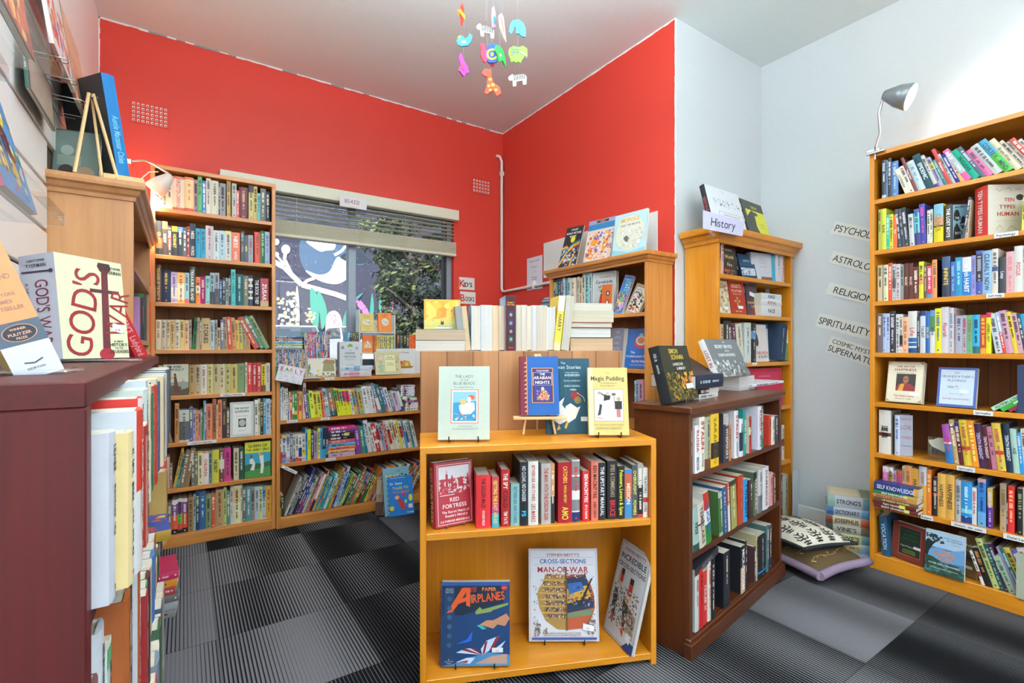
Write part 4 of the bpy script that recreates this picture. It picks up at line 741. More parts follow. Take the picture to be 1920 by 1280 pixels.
row(FH, HZ[6], h1, 46, '''82 760 a8b050 P;148 750 ccd440 /443 |BLINK;188 825 28b498 /dff;237 820 d8d838 /333;285 830 e87030 /fff |Fast;300 850 523;L-5;345 755 34404c /dde;385 750 344454 /cba;440 735 38444c /dde;L-3;g445;510 815 c8ccd0;L-2;580 755 345ca8 ~10-66=78d0dc,66-100=343c88 /247;655 690 38409c /d4a;g662;L0;700 770 dcdccc;735 755 d8d8cc;g748;866 690 d8cc28 ~0-34=88bcd8,34-56=c89880,56-60=34302c /a83 H|OLIVER;g888;975 700 3c3c3c /f4f4f4|THE LOST BOYS;g1100;L7;1135 600 3c4c5c /dde;L4;1178 635 bcaa8c;g1850;L2;1900 600 c8cc48;1960 650 e0e0d8;2050 600 384c70;2120 640 b84838;2200 620 d8d0b0;2290 600 345''', 'second'+wr, GH, D=.27)
face(FH, HZ[6], h1[0]+h1[2]*982, h1[0]+h1[2]*1165, h1[1]+h1[2]*700, .035, .075, .02, '84a8b8', 'book with dark cut-out faces beside its black spine, second shelf of right-wall bookcase', [('e', .3, .7, .2, .16, '20242a'), ('p', [.05,.0,.1,.35,.3,.5,.55,.3,.6,0], '2a2428'), ('e', .75, .5, .18, .18, '2a2a2c'), ('r', .1, .58, .55, .68, '0c0c0e'), ('t', 'THE', .33, .63, .08, 'eee', .3), ('r', .5, .4, .85, .5, '0c0c0e'), ('t', 'LOST', .68, .45, .08, 'eee', .3), ('r', .15, .16, .65, .27, '0c0c0e'), ('t', 'BOYS', .4, .215, .1, 'eee', .42), ('p', [.6,0,.75,.25,1,.15,1,0], '902c34'), ('t', 'GINA PERRY', .55, .93, .06, '182a34', .8)], tilt=0)
a0, a1 = FH.a(h1[0]+h1[2]*1280, .03), FH.a(h1[0]+h1[2]*1462, .03); P0, P1 = FH.pt(a0, .03), FH.pt(a1, .02)
# thick red and white hardback turned so that spine and front both show
zt = FH.z(h1[1]+h1[2]*490, a0, .03); yaw = math.radians(38)
Mx = FH.M @ Matrix.Translation((a1-.004, .012, HZ[6]+.0004)) @ Matrix.Rotation(math.pi/2-yaw, 4, 'Z') @ Matrix.Translation((0, .032, 0))
book(Mx, .155, .064, zt-HZ[6], 'd8403c', 'very thick red-spined hardback turned to show its pale cover, second shelf, right-wall bookcase', True, front='d4d0c4', titles=['TEN TYPES HUMAN'], ink='f0ece8', seed=77,
     art=[('t', 'TEN', .55, .7, .1, 'b83430', .6), ('t', 'TYPES', .5, .56, .1, 'b83430', .8), ('t', 'HUMAN', .52, .42, .11, 'b83430', .9), ('l', [.2,.28,.8,.28], .0006, '888'), ('e', .82, .74, .1, .06, '3a3a3a'), ('l', [.2,.92,.3,.86,.38,.92], .0012, '333'), ('l', [.45,.9,.55,.94,.6,.86], .0012, '333'), ('l', [.7,.92,.8,.88,.85,.94], .0012, '333'), ('l', [.2,.1,.3,.2,.38,.12], .0012, '333'), ('l', [.5,.1,.6,.18,.75,.1], .0012, '333')])
flat_sign('cardboard_sheet', 'plain brown board standing at the back of the second shelf, right-wall bookcase', 'board', FH.M @ Matrix.Translation((FH.a(1886, .2), .2, HZ[6]+.001)), .12, .2, 'a89078', [], .003)
row(FH, HZ[5], h3, 32, '''88 275 c8b898 P;g94;148 270 d4d8b8 /346;192 250 e0552c /fdc;232 262 b8c8d0 ~40-66=687078;282 262 ccc8cc /845;318 268 8c9494;370 255 5a3028 /ecb|MAGIC;422 252 62342c /ecb|MAGIC;478 290 6e3a34 /edc;g483;536 235 d4d838 ~38-62=d89c58;570 265 605448 /cb8;628 280 d03858 /fde ~88-100=3890c0;682 215 e09860 f223 /853;g735;826 180 28344c /d8c060 ~0-30=3c5c88 H|INFINITE;g830;880 235 4868a8 /8bd;957 188 2890bc /9df;1055 185 2078c8 ~0-38=d8dce4 /fff|The 8th HABIT;1105 168 9090cc /668;1178 115 4458a8 ~8-70=2c3038 /aab;1280 115 90b8d8 /346 H|CLEARLY NOW;1347 95 dcd8cc ~40-50=486090 /557;g1358;1435 185 343c44 /dde H|Leap;1524 125 dcacb4 /c88;1614 65 dcdcd8 /c44 H|FOCUS;1670 60 c8ccc4;1720 90 384;1790 120 d8d0b0;1850 100 3868a0;1930 90 c85048;2010 90 dcd8cc''', 'third'+wr, GH, D=.27)
row(FH, HZ[4], h3, 25, '''90 800 706068 P;128 800 a8c0e0 /448;166 800 b8c4e0 /448;228 775 2c343c /dcd;g232;272 808 c8ccd0;305 808 dcdcd0 ~55-78=22242c,78-84=a83038;366 838 e8b48c /a64;g366;462 775 d8d8d4 ~64-74=1868a8,76-84=1868a8,88-100=14508c /b55 H|Life;496 835 40404a /bbb;556 772 d0d8e0 ~0-12=283868 /444|TALENT;604 790 3068b0 /dd6|REAL LIFE;658 765 508858 ~0-14=6090c0,50-100=dcdcd8 /446 |MONK;728 745 e0dc28 /2a60a0;812 730 d4d0d8 /b45 H|Flourish;864 740 ccc8cc /68a;g868;885 760 a89090;957 825 a8acbc /446;1006 820 a8acb8 /a35;1068 818 64a878 /874;1150 815 28a8d8 ~82-100=2c6470 /034;g1153;1216 815 c84030 ~86-100=d8a030 /eb4;1272 790 d8d828 ~0-12=c03060 /333|LOUISE L. HAY;L-8;g1320;1402 800 c4ccd4;1440 785 a0b8d8 ~50-100=dc4438 /fff;1522 765 c898b0;1572 782 d8c030;1632 795 c89cac;1670 800 2c4858;1740 800 28a0d0 /fff H|SPEED;1800 790 ddd;1860 780 d84848;1930 800 38786c;2000 790 d8d0b0''', 'fourth'+wr, GH, D=.27)
pf = (1620, 560, .25)
face(FH, HZ[3], 1660, 1727.5, 680.5, .012, .012, .035, 'd8ccb0', 'cream paperback with a seated monk in maroon robes, facing out, right-wall bookcase', [('r', .03, .02, .97, .985, 'e4dcc4'), ('t', 'THE ART OF', .5, .88, .06, '8a4a34', .6), ('t', 'HAPPINESS', .5, .8, .085, 'a03c30', .8), ('t', 'A Handbook for Living', .5, .73, .035, '554', .6), ('r', .26, .28, .8, .7, '2c2420'), ('p', [.26,.28,.3,.42,.45,.48,.66,.46,.8,.38,.8,.28], '8c2428'), ('p', [.32,.28,.38,.44,.5,.46,.46,.28], 'd8982c'), ('e', .53, .56, .085, .09, 'a06848'), ('r', .44, .56, .62, .575, '3a2820'), ('t', 'The Dalai Lama', .5, .16, .06, 'b84830', .7), ('t', 'Howard C. Cutler', .5, .09, .04, '8a6a4a', .6), ('p', [.02,.98,.12,.98,.02,.92], 'b8983c'), ('p', [.98,.98,.88,.98,.98,.92], 'b8983c'), ('p', [.02,.02,.12,.02,.02,.08], 'b8983c'), ('p', [.98,.02,.88,.02,.98,.08], 'b8983c'), ('r', .66, .17, .94, .25, 'e8e8ee')], tilt=13)
face(FH, HZ[3], 1755, 1829, 690, .02, .02, .02, '3c5ca4', 'blue-bordered book with a white title panel, facing out, right-wall bookcase', [('r', .07, .06, .93, .94, 'c4d4e4'), ('t', 'MY', .5, .86, .07, '4a5a80', .3, 0), ('t', "GRANDFATHER'S", .5, .77, .085, '4a5a80', .82, 0), ('t', 'BLESSINGS', .5, .67, .08, '4a5a80', .62, 0), ('e', .35, .5, .1, .03, '9ab0c0'), ('e', .5, .52, .03, .02, 'c87860'), ('l', [.3,.48,.5,.45,.6,.5], .0008, '8098a8'), ('t', 'Stories of Strength', .5, .33, .035, '667', .6, 0), ('t', 'RACHEL NAOMI REMEN', .5, .2, .05, 'a05868', .8, 0), ('r', .58, .36, .8, .44, 'dde4ec')], tilt=13)
row(FH, HZ[3], (1620, 560, .25), 905, '''L52;975 700 a8d4bc /343 H|PERFECT HEALTH;L50;1045 700 38a038 /dfd;1100 690 88284c /edd;1145 680 2c3034 /ddd ~60-70=c03838;g1150;L0;1330 500 346;1390 540 d8d4c8;1450 530 b84838;1520 540 2c6878;1600 520 d8c070;1690 540 445''', 'fifth'+wr, GH, D=.27, maxw=.14)
row(FH, HZ[2], h6, 55, '''212 60 d8d4cc /223 ~52-60=6c2a24 fa8a098 H|*222道典;g258;320 125 c8d0e0 /46a''', 'left part of sixth'+wr, GH, D=.27, maxw=.13)
face(FH, HZ[2], h6[0]+h6[2]*322, h6[0]+h6[2]*490, h6[1]+h6[2]*120, .03, .05, .004, 'a0a4b4', 'curling grey paperback cover with red hand lettering, sixth shelf of right-wall bookcase', [('t', 'HOW TO', .5, .9, .12, 'a04444', .8, 0), ('t', 'LOVE', .5, .7, .2, 'a04444', .8, 0), ('t', 'YOURSELF', .5, .45, .12, 'a04444', .9, 0), ('t', 'and sometimes others', .5, .25, .06, '333', .85, 0)], tilt=0)
row(FH, HZ[2], h6, 925, '''L-6;1025 240 2c78c0 ~0-46=a450a8,46-50=e8e8e8 /c33 |TENTH;1090 180 b89c6c /fee ~12-24=3a3028;1155 215 342c80 ~10-100=5a2030;1262 180 d4bc38 /b54 ~58-66=c83c38 H;1350 190 e89028 /fe8;1440 230 40284c /cbd |TENTH INSIGHT;1515 260 54202c /ecc |TENTH INSIGHT;1585 270 bc7890 /634;1700 222 d4b848 /b54 ~58-66=c83c38 H;L-4;1790 235 18304c /e4ecf4 |TENTH INSIGHT;1872 298 a8c8b8 /345|AGE;1930 350 2890d0 /dde;1990 300 d8d0c0;2060 320 a84838;2150 300 384860;2230 330 c8c090;2320 300 5a3a68''', 'sixth'+wr, GH, D=.27)
row(FH, HZ[1], h7, 166, '''236 95 c86ca4 ~0-14=d8d8dc /d9c;298 105 a88850 ~0-14=d8d8dc /432;335 150 b090c4 /637;407 155 c85430 /74a;418 90 d85;440 85 a8b8b4;525 85 d09058 /953;617 125 c8943c /333 |HAPPINESS;712 95 d89c38 ~0-40=b8c0cc /a74;772 130 d87830 /ec8;g790;848 230 28242a /bbb ~40-48=c05038;947 185 d8a850 /543 H|HAPPINESS;1060 200 d8a850 /543 H|HAPPINESS;g1068;1142 265 b8b8bc /556;1275 285 2c8cc8 ~66-76=80d0d8,84-100=183c80 /cef;1335 360 d8dcdc /b55;g1346;1448 250 3c80c8 ~0-8=d0a0a8,70-100=68a8d8 /236;g1466;1532 370 583098 ~0-46=d0b040 f906838 /dcd;g1622;1702 310 a08c78 ~55-100=b89c78 /863;1722 500 53425a;1802 345 d83028 /fb8 H;g1835;1908 370 24262a /ab8;1980 360 d8c8a0;2060 340 2c3c58;2150 370 8c2c34;2240 360 d8d4cc;2320 350 3868a0''', 'seventh'+wr, GH, D=.27)
stack(FH, HZ[1], h7, 55, 600, '615 6a2428 /f0e8e0 ~70-82=d8d830|EIGHT UPANISHADS;560 6a2428 /f0e8e0 ~62-76=d8d830|Eight Upanishads;500 6a5a30 /e8dc90|UPADESA SAHASRI;450 d08860 /854;395 30703c ~0-50=2c8040,70-100=c8a838 /fff|SELF KNOWLEDGE', -.05, 'pile jutting from the right-wall bookcase', GH, depth=.13, seed=12, thick=.0165)
stack(FH, HZ[1]+.0825, h7, 65, 610, '330 243878 ~60-80=3058a0,90-100=d8a040 /dde|SELF KNOWLEDGE', -.045, 'top of that pile, right-wall bookcase', GH, depth=.13, seed=13)
row(FH, HZ[0], h8, 0, '''L-5;g320;405 -70 205878 /bcd |VOCATION;L0;g1400;L-17;1440 300 e0dcd4 ~60-75=8c3c30;1530 260 202226 /c84;1608 160 b8c47c /453;1662 225 28504c /9bb;1705 225 483048 /cbd;L-20;1790 350 a0b8a0 /465;1830 260 a088b0 /5ac;1880 260 2c6c68 /bdd;1960 260 c8b048;2050 280 6058a0;2140 260 d8d0c8;2230 280 345;2320 270 9c3838''', 'bottom'+wr, GH, D=.27)
fa = lambda x: 1600+.1719*x; fy = lambda y: 980+.1719*y
face(FH, HZ[0], fa(412), fa(775), fy(-25), .05, .012, .035, '7c3424', 'maroon book with a dark green panel, facing out on bottom right shelf', [('r', .2, .14, .86, .92, 'b84850'), ('r', .22, .16, .84, .9, '18301f'), ('t', 'THE TIBETAN BOOK', .53, .82, .06, '2c5034', .55), ('t', 'OF LIVING', .53, .7, .07, '2c5034', .5), ('t', 'AND DYING', .53, .6, .07, '2c5034', .5), ('t', 'Sogyal Rinpoche', .48, .4, .055, 'd8dccc', .5, 0), ('t', 'A new spiritual classic', .53, .3, .03, 'b8c838', .55), ('t', 'from one of the foremost', .53, .26, .03, 'b8c838', .55), ('t', 'interpreters of Buddhism', .53, .22, .03, 'b8c838', .55), ('r', .66, .38, .86, .45, 'e4e4ec')], tilt=6, hard=True)
face(FH, HZ[0], fa(1120), fa(1338), fy(95), .07, .05, .012, '7c6440', 'brown cover partly hidden behind the yoga book on bottom right shelf', [('t', 'NIE', .6, .74, .09, 'e0dcc8', .5), ('t', 'CK', .65, .64, .09, 'e0dcc8', .4), ('r', .1, .42, .95, .58, '4868a8'), ('r', .1, .42, .95, .46, '386834'), ('e', .6, .53, .22, .04, 'b06048'), ('t', 'ALS', .65, .34, .08, 'a8946c', .5), ('r', .3, .2, .8, .27, 'e4e4ec')], tilt=5)
face(FH, HZ[0], fa(776), fa(1205), fy(62), -.012, -.015, .016, '4c7ca8', 'blue cover with a dark tree and orange title, facing out on bottom right shelf', [('r', 0, .62, 1, 1, 'a8c4dc'), ('p', [0,.5,.3,.62,.6,.58,1,.7,1,.35,.5,.3,0,.4], '6c9cc8'), ('p', [.0,.7,.08,.86,.25,.92,.42,.86,.5,.74,.4,.72,.3,.76,.2,.66,.1,.5,.05,.3,0,.3], '22302a'), ('s', .02, .74, .46, .92, 40, .006, '22302a,304038,a8c4dc', 3), ('p', [0,.4,.2,.38,.5,.28,.8,.2,1,.12,1,0,0,0], '2c5044'), ('s', 0, 0, 1, .3, 60, .009, '2c5044,3a6850,1c3a34,4c7c80', 5), ('t', 'THE', .55, .56, .085, 'e8883c', .4), ('t', 'SUPREME', .5, .47, .095, 'e8883c', .75), ('t', 'YOGA', .52, .37, .095, 'e8883c', .5), ('t', 'A New Translation of', .7, .88, .035, '28344c', .5), ('t', 'the Yoga Vasistha', .75, .83, .035, '28344c', .4), ('t', 'Volume One', .78, .76, .03, 'c85840', .3), ('t', 'SWAMI VENKATESANANDA', .5, .24, .045, 'f0f0f0', .8), ('t', 'A DIVINE LIFE SOCIETY PUBLICATION', .5, .14, .03, 'e0e0e0', .8)], tilt=6)
flat_sign('cardboard_sheet', 'pale grey-green board standing at the right end of bottom right shelf', 'board', FH.M @ Matrix.Translation((FH.a(fa(1775), -.01), -.01, HZ[0]+.001)), .12, .185, 'a4ac98', [], .003)
# ---- centre display bookcase
dx = lambda x: 800+.224*x; dy = lambda y: 840+.224*y; GD = 'books in the centre display bookcase'
row(FD, DZ[1], (800, 840, .224), 415, '''537 225 dc3038 /f4e8e8 H|*222THE GOLDEN MAZE|RICHARD FIDLER;g545;606 240 c84c50 ~72-100=48b0c8,55-72=c84888 /e8d860|GETTING THE EAST AFRAID;g625;696 180 b02428 /f4e4dc H|THE SPY|*511COLD|TIM TATE;g704;780 300 88b8b0 /2468a8|BETWEEN SILK AND CYANIDE;848 118 20242c /d0d8dc H|NO CLOAK, NO DAGGER|*3cfFS;g850;935 110 d8dcd8 /b83030 H|BETWEEN SILK AND CYANIDE|LEO MARKS;g960;1040 128 b4b4b0 /b83838 H|THE MAN WITH THE POISON GUN;1072 130 2c2a2c ~0-55=d09868;g1100;1216 120 a81828 /e8c850 H|CATCHERS|OFFICIAL HISTORY|AMO;1282 98 e4e4e4 /c33 H ~2-24=8a8a8c,27-49=77787c,64-82=85868a,84-100=203870|;g1305;1362 192 d83030 /f4f4f4|BEN MACINTYRE|SPY & TRAITOR;g1378;1437 115 e07864 /2c2020 H|BEN MACINTYRE|AGENT SONYA;g1440;1500 122 24262c /e8e8e8 |THE UPSTART MANUAL;g1512;1596 106 222428 /a89878 H|SPIES & COMMISSARS|*c34BRUCE;g1600;1658 152 20242a /d8d840|Poisoners, Lovers & Spies;1720 180 4088c0 ~8-60=c06048 /fdb|MISSION;1765 140 50545c /e0e048|OVERFLIGHT|POWERS;1812 130 24262a ~0-40=a0a09c,94-100=b84038;1850 165 dcdcd8 /333 ~60-70=b83838|TRAITORS|LIVES;1880 200 b03a34''', 'upper shelf of the centre display bookcase', GD, D=.25, hard=.5, maxw=.165)
# (white spine with three portraits)
RF = [('r', .06, .03, .95, .96, 'e8c8cc'), ('r', .075, .04, .935, .95, 'b43240'), ('r', .1, .56, .91, .93, 'd8d8e0'), ('s', .12, .5, .9, .74, 170, .0045, 'b43240,b43240,d8c8cc,c85060', 4), ('p', [.28,.6,.28,.8,.31,.88,.34,.8,.34,.6], 'b43240'), ('e', .31, .83, .03, .025, 'd8b0b8'), ('p', [.42,.6,.42,.74,.45,.8,.48,.74,.48,.6], 'b43240'), ('p', [.15,.6,.15,.7,.2,.75,.24,.7,.24,.6], 'b43240'), ('p', [.62,.6,.62,.7,.68,.76,.74,.7,.74,.6], 'b43240'), ('p', [.84,.6,.85,.76,.88,.82,.9,.6], 'b43240'), ('r', .12, .48, .5, .492, 'e8d8dc'), ('t', 'RED', .5, .41, .085, 'f0e4e4', .4), ('t', 'FORTRESS', .5, .315, .085, 'f0e4e4', .8), ('t', 'The Secret Heart of', .52, .225, .055, 'f0e4e4', .72), ('t', "Russia's History", .54, .165, .055, 'f0e4e4', .6), ('t', 'CATHERINE MERRIDALE', .5, .085, .045, 'f0e4e4', .84)]
# open stance: spine and front both visible
a1 = FD.a(dx(400), .06); q0 = FD.pt(FD.a(dx(78), .03), .03); q1 = FD.pt(a1, .075); face_at(q0, q1, DZ[1], dy(140), .04, 'a83242', 'red hardback with white onion-domed towers on its cover, display bookcase', RF, 5, GD, True, titles=['RED FORTRESS'], seed=31)
T = thing('wire_book_stand', 'clear wire stand under the red onion-dome book', 'book stand', Matrix.Translation((q0.x, q0.y, DZ[1])) @ Matrix.Rotation(math.atan2(q1.y-q0.y, q1.x-q0.x), 4, 'Z'), 'wire book stands')
wd = (q1-q0).length; mb = MB()
for x in (.25*wd, .7*wd): mb.tube([(x, .07, .002), (x, -.012, .002), (x, -.014, .016)], .0012, 6)
mb.obj('wire', STEEL, T)
def wire_stand(M, w, h, t, lab, dz):
    """black wire easel that carries the book placed with matrix M"""
    p = M.translation; T = thing('wire_book_stand', lab, 'book stand', Matrix.Translation((p.x, p.y, dz)) @ Matrix.Rotation(M.to_euler().z, 4, 'Z'), 'wire book stands')
    for x in (.22*w, .78*w):
        MB().tube([(x, .085, .003), (x, .02, .003), (x, -.016, .003), (x, -.0205, .006), (x, -.021, .022)], .0022, 8).obj('prong', BLACKW, T)
    MB().tube([(.22*w, .085, .003), (.1*w, .09, .004), (.05*w, .088, .02), (.06*w, .066, h*.5), (.5*w, .07, h*.62), (.94*w, .066, h*.5), (.95*w, .088, .02), (.9*w, .09, .004), (.78*w, .085, .003)], .0022, 8).obj('back_support', BLACKW, T)
SK = '58b0d8'
bk, M, w, h = face(FD, DZ[0]+.006, 826, 956, 1093, .05, .012, .02, '1c4474', 'ring-bound blue book of paper planes, facing out, lower display shelf', [('r', 0, .96, 1, 1, '2858a0'), ('p', [.02,.95,.96,.95,.9,.75,.3,.6,.02,.6], '1a2c44'), ('p', [0,0,1,0,1,.13,.7,.16,.4,.1,.2,.03], '4c8cc0'), ('p', [.5,.03,.96,.02,.96,.14,.75,.12], 'b89888'), ('r', .04, .04, .19, .94, '24446c'), ('e', .92, .93, .05, .035, 'c02c34'), ('t', 'KLUTZ', .92, .93, .014, 'eee', .08), ('t', 'THE KLUTZ', .42, .925, .04, 'd84030', .2), ('t', 'BOOK OF', .42, .895, .035, 'd84030', .2), ('t', 'PAPER', .7, .915, .06, 'e8823c', .32), ('p', [.08,.63,.3,.93,.42,.93,.42,.7,.36,.72,.36,.77,.25,.74,.16,.64], 'e0602c'), ('p', [.3,.8,.36,.88,.36,.82], '1a2c44'), ('t', 'IRPLANES', .68, .82, .14, 'e0602c', .5, 1, 6), ('p', [.5,.65,.56,.7,.6,.67,.98,.75,.97,.72,.75,.66,.72,.64,.5,.61], '88a058'), ('p', [.56,.49,.66,.54,.76,.54,.95,.62,1,.56,.93,.47,.82,.49,.76,.44], 'c08868'), ('p', [.52,.48,.6,.43,.66,.44,.58,.49], '3cc0c0'), ('p', [.22,.26,.38,.32,.46,.42,.44,.3,.38,.28], '2c64c8'), ('p', [.22,.16,.36,.21,.5,.21,.6,.13], 'c4d8f0'), ('p', [.3,.19,.36,.21,.6,.13,.58,.13], '903038'), ('p', [.42,.215,.5,.21,.6,.13], '903038'), ('p', [.22,.05,.38,.1,.5,.1,.42,.03], 'c4d8f0'), ('p', [.24,.05,.4,.07,.38,.04], '903038'), ('p', [.6,.13,.58,.2,.66,.3,.86,.36,.74,.2], 'c4d8f0'), ('p', [.6,.13,.64,.28,.68,.3,.64,.16], '903038'), ('p', [.7,.18,.8,.34,.86,.36,.76,.2], '903038'), ('p', [.76,.19,.94,.3,.86,.2], 'c4d8f0'), ('r', .74, .16, .9, .215, 'e8ecf0'), ('t', '$ 12', .82, .18, .02, '556'), ('t', '48 sheets', .12, .92, .022, 'b0c4d8', .13), ('t', 'of full-color,', .12, .9, .02, 'b0c4d8', .13), ('t', 'flight-ready', .12, .88, .02, 'b0c4d8', .13), ('t', '10', .12, .08, .025, 'b0c4d8'), ('t', 'easy-to-fold', .12, .06, .02, 'b0c4d8', .13), ('t', 'planes', .12, .04, .02, 'b0c4d8', .1)]+[('e', .12, .8-.11*i, .035, .03, '3c6088') for i in range(6)], tilt=7, marks=False)
mb = MB()
for i in range(30): mb.tube([(.004*math.cos(a)-.002, -h*0+.0*a-.006+.006*math.sin(a)+.006, h*(i+.5)/30) for a in [j*.7 for j in range(10)]], .0009, 4)
mb.obj('spiral_binding', plain('blue_wire', '28407c', .4), bk)
wire_stand(M, w, h, .02, 'black wire stand holding the paper-planes book', DZ[0])
SHIP = [('r', .03, .02, .97, .98, 'e8c8b8'), ('r', .036, .024, .964, .976, 'd4dae4'), ('t', "STEPHEN BIESTY'S", .5, .935, .045, 'a84848', .86), ('l', [.06,.905,.94,.905], .0008, 'b86050'), ('t', 'CROSS-SECTIONS', .5, .865, .065, '3c5ca0', .88), ('l', [.06,.825,.94,.825], .0008, 'b86050'), ('t', 'MAN-OF-WAR', .5, .775, .085, 'b03838', .88),
        ('p', [.12,.5,.14,.56,.2,.62,.24,.72,.54,.72,.54,.12,.4,.13,.24,.22,.15,.36], 'a8894c'), ('p', [.54,.72,.8,.72,.9,.6,.94,.5,.95,.36,.88,.22,.78,.14,.54,.12], 'b85c3c'), ('p', [.54,.68,.82,.72,.86,.62,.9,.5,.94,.48,.93,.36,.54,.3], '2c3c58'), ('p', [.54,.56,.84,.6,.9,.48,.54,.4], 'd0a83c'), ('p', [.56,.62,.76,.64,.8,.56,.58,.5], '3868b0'), ('p', [.54,.3,.93,.35,.9,.28,.54,.25], '708c68')]
for j in range(6): SHIP += [('l', [.15+.01*abs(j-2), .66-.07*j, .54, .655-.07*j], .0035, 'd0a860'), ('s', .2+.01*j, .6-.07*j, .53, .65-.07*j, 70, .0022, '384460,a84040,e8dcc8,5c6c8c,6c4838,2c2c30', 20+j)]
SHIP += [('s', .26, .68, .84, .75, 80, .0026, 'b04848,e8c8b0,506088,6c3830', 9), ('s', .56, .38, .92, .6, 60, .003, 'd0a83c,2c3c58,b83838,8094b8', 12), ('p', [.53,.12,.55,.12,.55,.8,.53,.8], '6c5434'), ('p', [.72,.4,.9,.68,.92,.68,.75,.38], '30343c')]
SHIP += [('s', .06, .1, .12, .7, 18, .002, '504440,a06040,304060', 5), ('s', .9, .25, .94, .7, 16, .002, '504440,a06040,d0a030', 6), ('s', .08, .06, .17, .2, 26, .0035, '6c6458,8c8474', 7), ('s', .2, .06, .26, .15, 16, .003, '6c6458,8c8474', 8), ('s', .84, .08, .95, .24, 34, .004, '6c6458,8c8474', 7), ('l', [.125,.06,.125,.24], .0009, '555'), ('l', [.9,.06,.9,.28], .0009, '555'), ('t', 'SEE INSIDE AN AMAZING 18TH-CENTURY WARSHIP', .5, .095, .016, '556', .6), ('t', 'from the creators of INCREDIBLE CROSS-SECTIONS', .5, .075, .016, '446', .62), ('r', .04, .026, .96, .048, '3c5ca8'), ('l', [.04,.052,.96,.052], .0012, 'd88048'), ('p', [.76,.13,.92,.11,.93,.17,.77,.2], 'e8ecf0'), ('t', '$ 12', .84, .145, .018, '556')]
bk, M, w, h = face(FD, DZ[0]+.006, 992, 1124, 1030, .13, .085, .01, 'c0c8d4', 'large white picture book with a cut-open sailing warship, lower display shelf', SHIP, tilt=9, hard=True, marks=False)
wire_stand(M, w, h, .012, 'black wire stand holding the warship book', DZ[0])
LIN = [('r', .04, .02, .96, .98, 'b88878'), ('r', .048, .025, .952, .975, 'c8ced4'), ('t', "STEPHEN BIESTY'S", .5, .93, .045, '7c5458', .86), ('l', [.06,.9,.94,.9], .0008, 'b86050'), ('t', 'INCREDIBLE', .5, .85, .085, '343c48', .86), ('l', [.06,.8,.94,.8], .0008, 'b86050'), ('t', 'CROSS-SECTIONS', .5, .76, .065, '343c48', .88), ('p', [.1,.5,.24,.44,.24,.2,.1,.28], '1f3430'), ('p', [.14,.7,.28,.7,.28,.52,.12,.55], 'c4a890'), ('p', [.2,.68,.2,.58,.3,.58,.3,.68], 'b83a2c'), ('r', .2, .66, .3, .72, '2c2c30'), ('p', [.42,.44,.62,.4,.62,.16,.52,.2], '24382f'), ('p', [.44,.44,.64,.4,.7,.56,.5,.6], 'd0c4b8'), ('p', [.62,.4,.9,.34,.92,.12,.62,.16], 'a89480'), ('r', .52, .5, .64, .62, 'b83a2c'), ('r', .52, .62, .64, .68, '2c2c30'), ('p', [.5,.2,.62,.16,.62,.08,.54,.12], 'c04830'), ('p', [.1,.28,.24,.2,.24,.12,.16,.16], 'c04830'), ('s', .08, .14, .9, .56, 260, .0045, '8c8078,b86c48,505860,d8ccc0,6c5c50,3c4c58', 14), ('p', [.66,.0,1,0,1,.1,.84,.1], '243c78'), ('p', [.72,.1,.86,.07,.87,.15,.74,.17], 'dfe4ec')]
q0 = FD.pt(FD.a(1131, .17), .17); q1 = FD.pt(FD.a(1184, -.012), -.012); face_at(q0, q1, DZ[0], 1011, .012, 'b8c0c8', 'tall white picture book with an ocean liner, leaning at the right side of the display', LIN, tilt=15, hard=True, marks=False)
# on top of the display
tz = .781
LB = [('t', 'THE LADY', .5, .86, .055, '5c6c70', .5, 0), ('t', 'OF THE', .5, .81, .035, '5c6c70', .3, 0), ('t', 'BLUE BEADS', .5, .765, .055, '5c6c70', .56, 0), ('t', 'BY ANNIE RENTOUL', .5, .71, .03, '6c7c80', .5, 0), ('r', .24, .22, .78, .68, 'd87858'), ('r', .255, .23, .765, .67, 'e8ece8'), ('r', .28, .25, .74, .65, '88c0e0'), ('p', [.28,.5,.74,.52,.74,.25,.28,.25], '3c94c0'), ('p', [.4,.46,.5,.5,.7,.5,.71,.4,.62,.34,.46,.34,.41,.4], 'e8e4d4'), ('e', .64, .57, .07, .035, 'e0683c'), ('e', .6, .54, .04, .04, 'f0e8dc'), ('e', .48, .51, .06, .04, 'd8b878'), ('s', .3, .26, .72, .36, 34, .003, 'e08c58,d8e8f0,2c7cac', 2), ('t', 'ILLUSTRATED BY', .53, .18, .025, '7c8c90', .5, 0), ('t', 'IDA RENTOUL OUTHWAITE', .53, .145, .028, '7c8c90', .58, 0), ('s', .06, .05, .95, .96, 60, .0007, '98a8a0', 6)]
bk, M, w, h = face(FD, tz+.006, 821, 918, 688, .075, .05, .012, 'b8ccd8', 'pale mint picture book with a framed sea picture, left on the display top', LB, tilt=9, hard=True, front='bccabf', marks=False); wire_stand(M, w, h, .013, 'black wire stand holding the pale mint book', tz)
